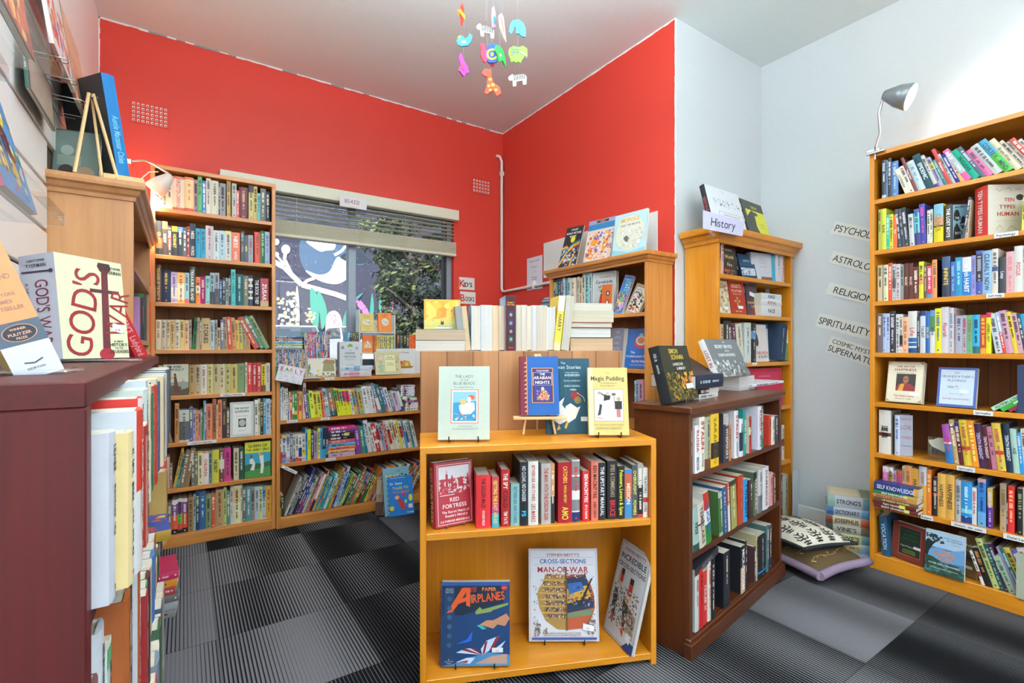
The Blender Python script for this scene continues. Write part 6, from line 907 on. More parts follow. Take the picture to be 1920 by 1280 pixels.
face_at(FE.pt(FE.a(kx(556), .05), .05), FE.pt(.812, .085), EZ[3], ky(895), .02, '2468b8', 'bright blue paperback with a bear in a red ring, red-wall bookcase', [('r', 0, 0, .05, 1, 'd8d898'), ('e', .55, .66, .22, .17, 'c84040'), ('e', .55, .69, .17, .12, 'b8d4e8'), ('e', .55, .7, .12, .08, 'c88048'), ('e', .55, .84, .06, .04, '90b8d8'), ('t', 'The', .3, .4, .08, 'e8ecf4', .3), ('t', 'Muddleheaded Wombat', .52, .3, .08, 'e8ecf4', .86, 0), ('t', 'RUTH PARK', .55, .17, .08, 'e8c8b8', .6), ('t', 'ILLUSTRATED BY NOELA YOUNG', .5, .08, .03, 'c8d4e8', .6)], tilt=7)
row(FE, EZ[2], (1180, 690, .15625), 60, '''82 150 b8d8e8;108 140 7cb8d0;172 140 d898b0 /343;240 150 668''', 'third shelf of the red-wall bookcase', GE, D=.19, maxw=.15)
# picture books on its top
te = 1.614
BW = [('r', 0, 0, 1, 1, '2c2a2c'), ('t', 'COLES', .5, .93, .06, 'e8e8e0', .5), ('t', 'FUNNY PICTURE', .5, .84, .07, 'e8e8e0', .86), ('t', 'BOOK', .5, .76, .06, 'e8e8e0', .4), ('e', .52, .68, .13, .08, 'e0d830'), ('s', .02, .02, .98, .5, 120, .008, '9a9a9a,c8c8c8,545454', 4)]
for i, c in enumerate(['d83848', 'e89030', 'e8d838', '48a858', '4060b8']): BW += [('l', [0, .02+.03*i, .3, .3+.03*i, .6, .46+.03*i, .98, .52+.03*i], .006, c), ('l', [.62+.03*i, .0, .66+.03*i, .2, .8, .34-.03*i], .006, c), ('l', [.0, .5-.02*i, .25, .54-.02*i, .45, .42-.02*i], .005, c)]
face(FE, te, 1046, 1078, 439, .0, .03, .012, 'd0c850', 'black picture book with rainbow arcs, left on the red-wall bookcase top', BW, tilt=20, roll=0, hard=True, front='2c2a2c', marks=False, h=.30)
face(FE, te, 1093, 1143, 435, .0, .03, .012, '3878a8', 'orange and blue picture book in the middle of the red-wall bookcase top', [('r', 0, .76, 1, .9, '2c78a8'), ('r', 0, .9, 1, 1, '8c98b8'), ('r', .3, .92, .75, .98, '4c2c28'), ('t', 'FABLES', .52, .95, .04, 'e8a070', .4), ('r', 0, 0, 1, .76, 'd8c8c0'), ('p', [.1,.1,.2,.5,.35,.7,.5,.5,.4,.2,.3,.05], 'e8902c'), ('p', [.6,.1,.8,.3,.9,.65,.7,.7,.65,.4], 'e8a040'), ('s', .05, .03, .98, .7, 120, .009, 'e8902c,6c5c98,d8d0d8,b85838,8c78a8,f0d8b0', 4)], tilt=14, hard=True, marks=False, h=.275)
face(FE, te, 1147, 1208, 412, .0, .02, .014, 'b8d8e0', 'pale blue picture book with a yellow moon, right on the red-wall bookcase top', [('e', .5, .52, .42, .4, 'e0e0b8'), ('e', .52, .5, .38, .36, 'd8dcd0'), ('t', 'MOPOKE', .5, .83, .12, 'e0a048', .8), ('t', 'AND THE MOON', .5, .71, .07, '8c7c68', .8), ('p', [.32,.42,.42,.46,.5,.4,.46,.3,.38,.32], '64706c'), ('s', .2, .15, .9, .6, 70, .005, 'f0f0ec,c8c8a8,a8b8b0,d0b0a0', 3), ('p', [0,0,1,0,1,.12,.5,.06,0,.16], '90c8d4')], tilt=8, hard=True, marks=False, h=.245)
# ================================================================ window-sill level display on the low bookcase
lz = .905; w3 = (505, 600, .1458); sx_ = lambda x: 505+.1458*x; sy_ = lambda y: 600+.1458*y; GW = 'series books on the low bookcase top'; KN[GW] = 'picture_book'
random.seed(3)
C1 = ['8c8494','3c8c5c','2c3c68','8c5c8c','34344c','48a0b0','b8b0b8','c03868','2c98b0','3c3c58','60a8b0','38486c','5868a0','2c3448','7c6c8c','44447c','8ca0b0','5c4c7c','a8a8b8','3484b8','2c80a0','e8a858','5c58a0','e8c030','b8b4c4']
row(FB, lz, w3, 62, ';'.join(f"{62+17.2*(i+1):.0f} {378+ (i%3)*4} {c} ~{30+(i*7)%30}-{50+(i*7)%30}={C1[(i*5+3)%25]}" for i, c in enumerate(C1)), 'low row on the window bookcase top', GW, D=.26, dd=.04, hard=0, maxw=.13)
C2 = ['3c9c68','d8d0c8','7c4888','e07838','5878b8','c83888','d84870','b03878','e05828','604898','3878a8','d8d0a8','30343c','2890c0','3c98c8','4060a8','d8a838','7c50a0','e8d8a8','2c78c0','c83858','30303c']
mz = FB.z(sy_(490), FB.a(sx_(600), .1), .1)
o = MB().rbox(FB.a(sx_(60), .1), .1, lz, FB.a(sx_(800), .1), .22, mz, b=.002).obj('white_riser', TRIMW, None, None); o.matrix_world = FB.M; tag(o, 'plain white box raising the back row on the window bookcase', 'riser')
row(FB, mz, w3, 447, ';'.join(f"{447+15*(i+1):.0f} {152+(i%2)*3} {c} ~{20+(i*11)%30}-{40+(i*11)%30}={C2[(i*7+2)%22]},{60+(i*5)%20}-{80+(i*5)%20}={C2[(i*3+5)%22]}" for i, c in enumerate(C2)), 'raised row before the window', GW, D=.3, dd=.105, hard=0, maxw=.13)
stack(FB, mz, w3, 64, 425, '352 706860;336 d8d8c8;318 3890a8;302 c8d070;284 38a8d0;270 d8dce0;254 584c50;238 c85860;222 284050;205 3480b0', .11, 'flat stack before the window', GW, depth=.12, seed=61)
# early readers card
p = on_plane(516, 712, 'Y', 3.19); T = thing('card_sign', 'white card with EARLY in coloured letters, hung at the low bookcase corner', 'sign', Matrix.Translation((p.x, 3.19, p.z)) @ Matrix.Rotation(math.radians(14), 4, 'Y'))
mb = MB(); mb.box(0, 0, 0, .15, .001, .1, 'e6e8ee')
draw(mb, [('r', .06, .56, .97, .95, 'd8909c'), ('r', .07, .58, .96, .93, 'eceef2'), ('t', 'E', .15, .75, .34, 'b83848'), ('t', 'A', .33, .75, .34, '3c9868'), ('t', 'R', .51, .75, .34, 'e09048'), ('t', 'L', .69, .75, .34, '7c6cc0'), ('t', 'Y', .87, .75, .34, 'c03858')]+[('l', [x, y, x+.06, y+.15, x+.12, y, x, y], .0012, c) for x, y, c in ((.08, .38, '58a878'), (.28, .3, 'c85858'), (.56, .3, 'c85858'), (.1, .1, 'e08858'), (.36, .05, '58a0c0'), (.62, .06, '4890b0'), (.82, .05, 'e09858'))], .15, .1, lambda u, v, e: (u, -e, v)); mb.obj('card', CLOTH, T)
MB().rbox(.04, -.004, -.02, .09, .01, .004, b=.002).obj('clip', ACRYL, T)
face(FB, lz, sx_(495), sx_(860), sy_(500), .03, .025, .01, 'b8a880', 'cream picture book with a wooden hut, on the window bookcase', [('r', .02, .1, .98, .98, 'e0dccc'), ('p', [.52,.3,.95,.3,.92,.75,.56,.75], '98986c'), ('p', [.5,.75,.62,.95,.95,.9,.98,.72], 'a8805c'), ('s', .05, .02, .95, .25, 50, .006, '5c7c50,d8d0c0,8c8c70', 3), ('p', [.02,.1,.1,.5,.08,.75,.02,.6], '4c8c70'), ('e', .25, .3, .1, .14, 'd8e0e0'), ('e', .36, .35, .04, .07, 'e0c838')], tilt=8, hard=True)
WP = [('t', 'THE', .5, .76, .05, '6c8490', .3, 0), ('t', 'WINNIE', .5, .68, .08, '5c7480', .5), ('t', 'THE POOH', .5, .58, .08, '5c7480', .6), ('t', 'COLLECTION', .5, .5, .045, '7c8c98', .5, 0), ('t', 'A.A. MILNE', .5, .34, .045, '6c7c88', .45, 0), ('p', [.35,.86,.65,.86,.62,.92,.5,.96,.4,.92], '88a868'), ('e', .14, .84, .08, .05, '8c98a0'), ('e', .84, .82, .09, .05, '98b8d8'), ('e', .14, .25, .1, .07, '98b8d8'), ('e', .84, .22, .06, .08, 'd8c458')]
a0, a1 = FB.a(sx_(845), .03), FB.a(sx_(912), -.005)
face(FB, lz, sx_(905), sx_(1165), sy_(282), -.0, .0, .05, 'ccd4dc', 'white boxed set with small pale animal sketches, window bookcase top', WP, tilt=0, hard=True, name='boxed_set', front='d8dcde', spine_art=[('r', .24*i+.02, .02, .24*i+.2, .98, ('b8c4d4', 'a8b4c8', 'c0c8d4', 'b0bccc')[i]) for i in range(4)], marks=False)
stack(FB, lz, w3, 915, 1312, '652 d8ccd0 /c68 ~30-60=d0a8b0;585 c8d4dc /48c ~40-60=88b0c8', -.005, 'two white patterned box sets, window bookcase top', GW, depth=.03, seed=71)
face(FB, lz, sx_(1375), sx_(1700), sy_(420), .0, .0, .022, 'cfc8a0', 'cream and olive picture hardback on a clear stand, window bookcase', [('r', .04, .04, .96, .94, 'c8c49c'), ('r', .38, .14, .78, .86, 'e0e0b0'), ('t', 'VICTOR', .58, .76, .07, '4c4838', .3), ('t', 'PROTECTOR', .58, .68, .06, '4c4838', .34), ('t', 'MEN WENT', .58, .5, .05, '6c6448', .34), ('t', 'TO THE MOON', .58, .42, .05, '6c6448', .34), ('e', .2, .75, .1, .12, 'e0c8c0'), ('p', [.12,.1,.14,.6,.26,.6,.3,.1], 'a8bc98'), ('s', .05, .05, .36, .9, 40, .005, 'c8b888,9cac88,d8d0b8', 4), ('s', .8, .1, .95, .9, 30, .006, 'c8a078,d8c8a0,a8b898', 5)], tilt=14, hard=True)
face(FB, lz+.0, sx_(1380), sx_(1875), sy_(372), .13, .10, .01, 'd8dcdc', 'white picture book whose title ends in Week, window bookcase', [('t', "Parrot's Week", .62, .86, .12, '4c4c48', .7, 0), ('p', [.55,.3,.7,.55,.85,.5,.9,.3], 'c89048'), ('p', [.52,.3,.98,.3,.9,.22,.6,.22], '8c7c3c'), ('e', .62, .45, .05, .08, 'd05838'), ('e', .78, .38, .04, .08, 'e0c838')], tilt=5, hard=True)
# white shelf unit with orange books
ua0, ua1 = FB.a(690, .16), FB.a(740, .16); uz = FB.z(661, ua0, .16); ut = FB.z(588, ua0, .16); um = FB.z(622, ua0, .16)
T = thing('white_shelf_unit', 'small white stepped shelf unit by the window holding orange books', 'shelf unit', FB.M)
for x in (ua0-.06, ua1): MB().rbox(x, .16, lz, x+.006, .25, ut+(.0 if x > ua0 else .03), b=.002).obj('side_panel', TRIMW, T)
for z in (uz, um): MB().rbox(ua0-.054, .16, z-.008, ua1, .25, z, b=.002).obj('shelf', TRIMW, T)
u3 = (600, 570, .1094); vx = lambda x: 600+.1094*x; vy = lambda y: 570+.1094*y
face(FB, um, vx(700), vx(935), vy(165), .17, .17, .015, 'd8c470', 'pale yellow little book on top of the white shelf unit', [('t', 'THE TALE OF', .5, .88, .06, '8c5848', .7), ('t', 'THE FLOPSY', .5, .8, .06, '8c5848', .8), ('e', .5, .52, .36, .14, 'e0dcc0'), ('s', .25, .45, .75, .6, 14, .004, 'a88058,889c70', 3), ('t', 'BEATRIX POTTER', .5, .28, .045, '8c5848', .7), ('t', 'WARNE', .5, .14, .04, '8c5848', .3)], tilt=9)
face(FB, um, vx(1010), vx(1235), vy(152), .17, .17, .015, 'f08c28', 'bright orange little book with a white roundel atop the white shelf unit', [('t', 'THE TALE OF', .4, .9, .05, 'a84c18', .6), ('t', 'THE PIE', .5, .83, .05, 'a84c18', .6), ('e', .5, .52, .28, .2, 'd8d8d0'), ('s', .35, .42, .65, .62, 12, .004, 'b8a888,9cac98', 3), ('t', 'BEATRIX POTTER', .5, .2, .045, 'a84c18', .6)], tilt=7)
face(FB, um, vx(920), vx(1000), vy(280), .2, .2, .012, 'd0b898', 'tiny tan book between the yellow and the orange little books', [('s', .2, .3, .8, .8, 10, .004, '6c9c98,a88868', 3)], tilt=5)
face(FB, uz, vx(735), vx(905), vy(530), .17, .17, .012, 'f08c20', 'orange book with a white triangle inside the white shelf unit', [('r', 0, .62, 1, 1, 'e06c1c'), ('p', [.5,.72,.1,.28,.9,.28], 'e0dcd0'), ('s', .35, .32, .65, .55, 10, .004, 'b88868,c8a8a0', 3), ('t', 'BEATRIX POTTER', .5, .14, .05, 'a84c18', .8)], tilt=4)
C3 = ['e07818','f0a030','d8cc80','c8c888','d8c070','c8c488','b8b878','d8cc78','a8b878','d8d088','98b060']
row(FB, uz, u3, 925, ';'.join(f"{925+32.5*(i+1):.0f} {532+(i%2)*5} {c}" for i, c in enumerate(C3)), 'inside the white shelf unit', GW, D=.26, dd=.17, hard=0, maxw=.08)
tb = lz+.13; o = MB().rbox(FB.a(745, .15), .15, lz, FB.a(775, .15)+.15, .25, FB.z(653, 1.2, .15), b=.002).obj('grey_riser', TRIMW, None, None); o.matrix_world = FB.M; tag(o, 'plain white riser below the leather-look spines by the window', 'riser')
row(FB, FB.z(653, 1.2, .15), u3, 1315, '1370 520 5c2a34 /c8a860;1430 520 1c4440 /c8a860;1480 520 22262c /c8a860;1530 522 28444c /c8a860;1580 522 e87030 /a84c18;1635 524 e86a2c /a84c18;1690 524 5c2a34;1740 524 1c4440', 'leather-look row by the window', GW, D=.27, dd=.155, hard=1, maxw=.1)
row(FB, FB.z(640, .6, .18), u3, 440, 'L12;500 480 3898c0;535 480 3c3c38 /d8d088;572 480 38403c /d8d088;608 480 3c3c38 /d8d088;645 480 343c40 /d8d088;690 480 3c4038 /d8d088', 'slanting dark row behind the boxed set', GW, D=.28, dd=.18, hard=0, maxw=.08)
a0 = FB.a(vx(440), .18); o = MB().rbox(a0, .17, lz, FB.a(vx(720), .18), .27, FB.z(640, .6, .18), b=.002).obj('grey_riser', TRIMW, None, None); o.matrix_world = FB.M; tag(o, 'white block under the slanting dark row by the window', 'riser')
flat_sign('loose_paper', 'white sheet of paper overhanging the low bookcase edge', 'paper', FB.M @ Matrix.Translation((FB.a(566, -.03), -.035, lz+.001)) @ Matrix.Rotation(-math.pi/2, 4, 'X'), .12, .06, 'e8ecf0', [], .001)
# potted plant behind the page-edge books
pp = on_plane(918, 560, 'Y', 3.3); T = thing('potted_plant', 'green leafy plant in a white pot rising behind the page-edge books', 'plant', (pp.x, 3.34, .93))
o = MB().rbox(pp.x-.12, 3.24, 0, pp.x+.12, 3.46, .93, b=.003).obj('plant_stand', TRIMW); tag(o, 'white plant stand in the back corner behind the books', 'stand')
MB().lathe([(0, 0), (.045, 0), (.06, .12), (.065, .12), (.062, .13), (.052, .125), (.05, .11), (0, .11)], 24).obj('pot', TRIMW, T)
for i, (dx_, dz_, ln, wd_, an) in enumerate(((-.02, .3, .14, .035, .5), (.05, .33, .18, .03, -.25), (.0, .26, .12, .045, 1.2), (-.12, .28, .1, .02, 1.5), (.03, .24, .1, .03, -1.0), (-.06, .25, .09, .03, .9))):
    mb = MB(); mb.tube([(0, 0, .11), (dx_*.5, 0, dz_*.6), (dx_, 0, dz_)], .003, 5, '4c8c48'); vs = []; n = 8
    for j in range(n+1):
        u = j/n; r = wd_*math.sin(math.pi*min(1, u*.92+.04)); cx, cz = dx_-math.sin(an)*ln*u, dz_+math.cos(an)*ln*u; nx, nz = math.cos(an), math.sin(an)
        vs += [(cx-nx*r, -.008*math.sin(u*3), cz-nz*r), (cx, .008-.008*math.sin(u*3), cz), (cx+nx*r, -.008*math.sin(u*3), cz+nz*r)]
    mb.add(vs, [f for j in range(n) for f in ((j*3, j*3+1, j*3+4, j*3+3), (j*3+1, j*3+2, j*3+5, j*3+4))], ['3c8c3c', '4c9c6c', '2c7c2c'][i % 3], smooth=True); mb.obj('leaf', CLOTH, T)
# books leaning on the front of the low bookcase, on the floor
ct = (515, 860, .138); cx_ = lambda x: 515+.138*x; cy_ = lambda y: 860+.138*y
def floor_face(xl, yl, xr, yr, ytop, t, base, lab, art, tilt, **kw):
    q0, q1 = on_z(xl, yl, 0), on_z(xr, yr, 0); return face_at(Vector((q0.x, q0.y)), Vector((q1.x, q1.y)), 0, ytop, t, base, lab, art, tilt, **kw)
floor_face(cx_(1560), cy_(800), cx_(1900), cy_(745), cy_(262), .014, 'c83038', 'bright blue picture book leaning on the low bookcase, Tales to Treasure', [('t', 'Dr. Seuss', .33, .82, .09, 'e8e8e0', .5), ('t', 'TALES TO', .5, .7, .09, 'd8e040', .65), ('t', 'TREASURE', .5, .59, .09, 'e87048', .75), ('r', .1, .955, .7, .965, 'dde'), ('p', [.3,.45,.5,.42,.66,.2,.8,.18,.5,.14,.4,.3], 'c83840'), ('e', .34, .46, .09, .05, 'e8b080'), ('e', .12, .2, .09, .06, 'e0d838'), ('e', .88, .42, .08, .09, 'e0d838'), ('e', .68, .34, .05, .05, 'a8d058'), ('e', .6, .5, .07, .04, 'c84070'), ('r', .78, .16, .94, .26, 'e4dce8'), ('t', 'Dr. Seuss', .85, .06, .05, 'eee', .26)], 14, hard=True, front='1c80d0', bands=[(i*12.5, i*12.5+6.2, 'e8e8e8') for i in range(8)], marks=False)
floor_face(cx_(1500), cy_(795), cx_(1860), cy_(720), cy_(150), .012, '5c6ca8', 'pale blue picture book standing behind the bright blue one on the floor', [('t', 'THE', .6, .92, .04, '486c80', .2), ('s', .1, .78, .95, .86, 30, .006, 'e0d8b0,d8c048,3c3c3c', 3)], 10, hard=True, front='80b4c4', marks=False)
floor_face(cx_(1365), cy_(775), cx_(1470), cy_(775), cy_(258), .014, 'b8a890', 'brown and cream cover with a red twig, leaning left of the floor picture books', [('r', 0, 0, 1, .35, '5c4034'), ('r', 0, .35, 1, .55, 'a08c74'), ('t', 'ROBERT', .5, .96, .05, '333', .8, 0), ('l', [.7,.85,.6,.6,.4,.5,.45,.45], .003, 'a83c2c')], 12, hard=True, marks=False)
# ================================================================ floor: cushions and reference volumes
def cushion(name, lab, corners, zb, th, mats, art=None, sag=0, seed=1, pr=.008):
    """corners: four xy points; puffed pillow with a seam edge"""
    n = 14; T = thing(name, lab, 'cushion', (0, 0, 0)); P = [Vector(c) for c in corners]
    def at(u, v):
        p = P[0]*(1-u)*(1-v)+P[1]*u*(1-v)+P[2]*u*v+P[3]*(1-u)*v; c = sum(P, Vector((0, 0)))/4; k = 1-.10*(4*u*(1-u))*(abs(2*v-1)**6)-.10*(4*v*(1-v))*(abs(2*u-1)**6); return c+(p-c)*k
    rd = random.Random(seed)
    for nm, sg, m in (('cushion_top', 1, mats[0]), ('cushion_underside', -1, mats[1])):
        mb = MB(); vs = []
        for j in range(n+1):
            for i in range(n+1):
                u, v = i/n, j/n; p = at(u, v); hh = (math.sin(math.pi*u)*math.sin(math.pi*v))**.42; z = zb+th*.42+sg*hh*(th*.58 if sg > 0 else th*.42)+.003*math.sin(9*u+seed)*math.sin(7*v)*hh-sag*((u-.5)**2+(v-.5)**2)
                vs.append((p.x, p.y, max(z, .0015)))
        fs = [(j*(n+1)+i, j*(n+1)+i+1, (j+1)*(n+1)+i+1, (j+1)*(n+1)+i) for j in range(n) for i in range(n)]
        mb.add(vs, [f if sg > 0 else f[::-1] for f in fs], 'fff', smooth=True)
        if sg > 0 and art:
            def surf(u, v, e):
                p = at(u, v); hh = max(0, math.sin(math.pi*u)*math.sin(math.pi*v))**.42; return (p.x, p.y, max(zb+th*.42+hh*th*.58+.003*math.sin(9*u+seed)*math.sin(7*v)*hh-sag*((u-.5)**2+(v-.5)**2), 0)+.0022)
            art(mb, surf)
        mb.obj(nm, m, T)
    q = [at(u, v) for u, v in [(i/12, 0) for i in range(12)]+[(1, i/12) for i in range(12)]+[(1-i/12, 1) for i in range(12)]+[(0, 1-i/12) for i in range(13)]]
    MB().tube([(p.x, p.y, max(pr, zb+th*.42-sag*.4)) for p in q], pr, 8).obj('piping', mats[1], T)
    return T
def ribbon(mb, surf, q, wd, col, m=1):
    pts = []
    for (u0, v0), (u1, v1) in zip(q, q[1:]):
        for k in range(5): pts.append((u0+(u1-u0)*k/5, v0+(v1-v0)*k/5))
    pts.append(q[-1]); vs = []
    for i, (u, v) in enumerate(pts):
        a = pts[max(i-1, 0)]; b = pts[min(i+1, len(pts)-1)]; d = Vector((b[0]-a[0], b[1]-a[1])).normalized(); vs += [surf(u-d.y*wd, v+d.x*wd, 0), surf(u+d.y*wd, v-d.x*wd, 0)]
    mb.add(vs, [(2*i, 2*i+1, 2*i+3, 2*i+2) for i in range(len(pts)-1)], col, m, smooth=True)
def palm(mb, surf):
    for j in range(4):
        for i in range(4):
            u, v = .14+.24*i, .13+.25*j
            for q in ([(u, v-.10), (u, v+.07)], [(u-.06, v-.08), (u+.06, v-.08)], [(u-.05, v-.11), (u+.05, v-.11)], [(u, v+.0), (u-.05, v+.01), (u-.07, v+.05)], [(u, v), (u+.05, v+.01), (u+.07, v+.05)], [(u, v-.03), (u-.07, v-.04), (u-.09, v)], [(u, v-.03), (u+.07, v-.04), (u+.09, v)], [(u, v+.05), (u-.04, v+.085)], [(u, v+.05), (u+.04, v+.085)]):
                ribbon(mb, surf, [(min(max(a, .02), .98), min(max(b, .02), .98)) for a, b in q], .008, '1c1c1c')
def stitch(mb, surf):
    rd = random.Random(3)
    for k in range(5):
        v = .15+.17*k; ribbon(mb, surf, [(.08+.1*i, v+.03*math.sin(i*1.3+k)) for i in range(9)], .004, 'b88c58')
        for i in range(9): u = .1+.1*i; s = .03*(1 if i % 2 else -1); ribbon(mb, surf, [(u, v), (u+.03, v+s)], .007, rd.choice(['c8a878', 'a87848', 'c88038']))
CU1 = plain('white_cotton', 'cfc9b8', .9, bump=.3, scale=300); CU2 = plain('charcoal_piping', '26262a', .9); CU3 = plain('brown_embroidered_cloth', '64502f', .9, bump=.4, scale=200, var=.5); CU4 = plain('mauve_velvet', '8c7a90', .8, bump=.2)
g = lambda x, y: on_z(x, y, 0).xy
cushion('floor_cushion', 'brown embroidered cushion with mauve piping, lying on the carpet under the patterned one', [(2.40, 1.06), (2.76, 1.0), (2.83, 1.36), (2.47, 1.45)], .0, .135, [[CU3, CLOTH], CU4], stitch, pr=.02)
cushion('floor_cushion', 'white cushion with black palm-tree print on top of the brown cushion', [(2.405, 1.13), (2.68, 1.02), (2.77, 1.36), (2.44, 1.50)], .105, .12, [[CU1, CLOTH], CU2], palm, seed=4)
# seven reference volumes in a stack against the right wall
pr = on_z(1632, 1064, 0); FS = Frame(2.79, 1.34, .5, -.87)
a_l = FS.a(1547, 0); q = FS.pt(0, 0)
RV = [('5a98c0', '78b0d8', ''), ('a89868', '7898b0', "MATTHEW HENRY'S"), ('a8a878', '5c8c98', "NAVE'S"), ('9c988c', '6c5c48', "VINE'S"), ('b0a488', 'a04c34', 'JOSEPHUS'), ('98a0a8', '5888b0', 'DICTIONARY'), ('a4a8b0', '5c8898', "STRONG'S")]
z = 0
rd = random.Random(4)
pL = on_z(1550, 1040, 0)
FS = Frame(pL.x, pL.y, .42, -.91)
for i, (c, c2, nm) in enumerate(RV):
    t = (.042, .044, .046, .042, .043, .045, .06)[i]; L = .262; j = (rd.random()-.5)*.012; R = Matrix(((0,0,-1,0),(1,0,0,0),(0,-1,0,0),(0,0,0,1)))
    w_ = ('lowest', 'second from the bottom', 'third from the bottom', 'middle', 'third from the top', 'second from the top', 'topmost')[i]
    end = ('48788c', '4c4c38', '94502c', '34382c', '6c3c28', '2c5c88', '84a098')[i]
    book(FS.M @ Matrix.Translation((L+j, j, z+t/2)) @ R, .19, t-.0006, L, c, f'reference volume with landscape spine, {w_} of the floor stack', True, bands=[(0, 12, end), (58, 78, c2), (78, 90, '5c5440'), (90, 100, 'a0a08c')], titles=[nm] if nm else [], ink='2c2c2c', group='reference volumes stacked on the floor', front='b8b09c' if i == 6 else None, art=[('r', .05, .05, .95, .45, '788068'), ('r', .1, .5, .9, .95, 'c8bca0')] if i == 6 else (), seed=600+i, marks=False, span=(.35, .40)); z += t
# ================================================================ clamp lamps
WL = plain('white_enamel', 'e8e4dc', .25); BULB = emit('lit_bulb', 'fff2e0', 60); BULB2 = emit('cool_lit_bulb', 'f4faff', 60)
def shade(T, p, d, r, L, mat, bulb, energy, col):
    M = Matrix.Translation(p) @ Vector(d).to_track_quat('Z', 'Y').to_matrix().to_4x4()
    SO = MB().lathe([(.0, 0), (r*.35, 0), (r*.45, L*.12), (r*.8, L*.5), (r, L), (r*.97, L), (r*.76, L*.5), (r*.4, L*.14), (0, .005)], 28, 'fff', 0, M).obj('lamp_shade', mat, T)
    MB().lathe([(0, L*.2), (r*.3, L*.3), (r*.6, L*.6), (r*.66, L*.8), (r*.45, L*.98), (0, L*1.04)], 16, 'fff', 0, M).obj('bulb', bulb, SO)
    q = M @ Vector((0, 0, L*1.12)); lt = light('lamp_light', 'SPOT', q, (0, 0, 0), energy, col, spot_size=math.radians(150), spot_blend=.6, shadow_soft_size=r*.5); lt.rotation_euler = Vector(d).to_track_quat('-Z', 'Y').to_euler(); return M
hp = FH.pt(FH.a(1650, .02), .015, HZ[7]); top = at_depth(1655, 205, FH.pt(.02, .0).xy.dot(VV)*.985)
base = FH.pt(.018, .012, 2.065)
T = thing('clamp_lamp', 'silver gooseneck lamp clamped to the top corner of the right-wall bookcase, switched on', 'lamp', (0, 0, 0))
mb = MB(); mb.rbox(base.x-.02, base.y-.025, 2.0655, base.x+.03, base.y+.03, 2.082, b=.003); mb.tube([base+Vector((-.024, -.01, -.04)), base+Vector((-.024, -.01, .02)), base+Vector((.01, -.005, .018))], .004, 6); mb.rbox(base.x-.03, base.y-.05, 2.055, base.x-.012, base.y+.03, 2.064, b=.002); mb.obj('clamp', CHROME, T)
sp = at_depth(1662, 170, base.xy.dot(VV)*.98); gp = [base+Vector((0, 0, .015)), at_depth(1650, 250, base.xy.dot(VV)*.99), at_depth(1648, 212, base.xy.dot(VV)*.98), at_depth(1654, 190, base.xy.dot(VV)*.98)]
MB().tube(gp, .006, 10).obj('gooseneck', CHROME, T); s0 = at_depth(1657, 178, base.xy.dot(VV)*.985)
dv = (Vector((RR.x, RR.y, 0))*.62+Vector((0, 0, -.42))+Vector((VV.x, VV.y, 0))*-.66).normalized()
shade(T, s0, dv, .062, .115, plain('grey_enamel', '8c9498', .3, .4), BULB2, 14, (.95, .98, 1))
T = thing('clamp_lamp', 'white bell-shaped lamp glowing over the books at the top left of the window bookcase', 'lamp', (0, 0, 0))
lp = on_plane(312, 338, 'Y', 3.17); s0 = lp+Vector((.02, 0, .03)); dv = Vector((-.62, .12, -.75)).normalized()
shade(T, s0, dv, .052, .12, WL, BULB, 40, (1, .86, .6))
cl = on_plane(243, 302, 'Y', 3.18); MB().tube([cl, on_plane(270, 300, 'Y', 3.18), on_plane(289, 308, 'Y', 3.17), s0], .006, 8).obj('gooseneck', CHROME, T)
MB().tube([on_plane(297, 322, 'Y', 3.17), on_plane(280, 322, 'Y', 3.19), on_plane(268, 332, 'Y', 3.2), on_plane(258, 345, 'Y', 3.2)], .003, 6).obj('power_cord', WL, T)
MB().rbox(cl.x-.05, cl.y-.01, cl.z-.015, cl.x+.01, cl.y+.06, cl.z+.01, b=.003).obj('clamp', CHROME, T)
# ================================================================ left wall bookcase: contents and top
GLb = 'books in the knotty left-wall bookcase'
lt_ = (230, 400, .2346)
def meters(F, z, items, x0, where, group, D, seed=1):
    """items: (thickness, height, protrusion, colour, opts dict)"""
    a = x0; rd = random.Random(seed)
    for i, it in enumerate(items):
        t, h, pr_, c = it[:4]; kw = it[4] if len(it) > 4 else {}; w = kw.pop('w', min(.24, max(.11, h*.68))); hd = kw.pop('hd', rd.random() < .5); lab = kw.pop('lab', f'{cname(c)} book, {ordw(i)} from the near end, {where}'); lean = math.radians(kw.pop('lean', 0))
        M = F.M @ Matrix.Translation((a, -pr_, z+.0004)) @ Matrix.Rotation(lean, 4, 'Y') @ Matrix.Translation((t/2, 0, 0)) @ Matrix.Rotation(math.pi/2, 4, 'Z')
        book(M, w, t-.0006, h, c, lab, hd, group=group, seed=seed*50+i, **kw); a += t/math.cos(lean)
meters(FL, LZ[4]+.02-.02, [(.02, .2, -.02, 'b888b8'), (.015, .19, -.02, 'd8c8d8'), (.02, .2, -.01, '28242a', {'bands': [(20, 60, 'd06838')]}), (.03, .22, -.01, '388048'), (.02, .22, -.0, '303438')], .62, 'upper shelf of the left-wall bookcase', GLb, .24, 3)
stack(FL, LZ[3], (0, 0, 1), 268, 293, '640 a8b0c0;632 b8a8c8;624 98a8c8;616 d8c8b0;608 d8d8c8;601 282c34;594 c8c4a8', .0, 'small stack, left-wall bookcase', GLb, depth=.13, seed=83, thick=.026)
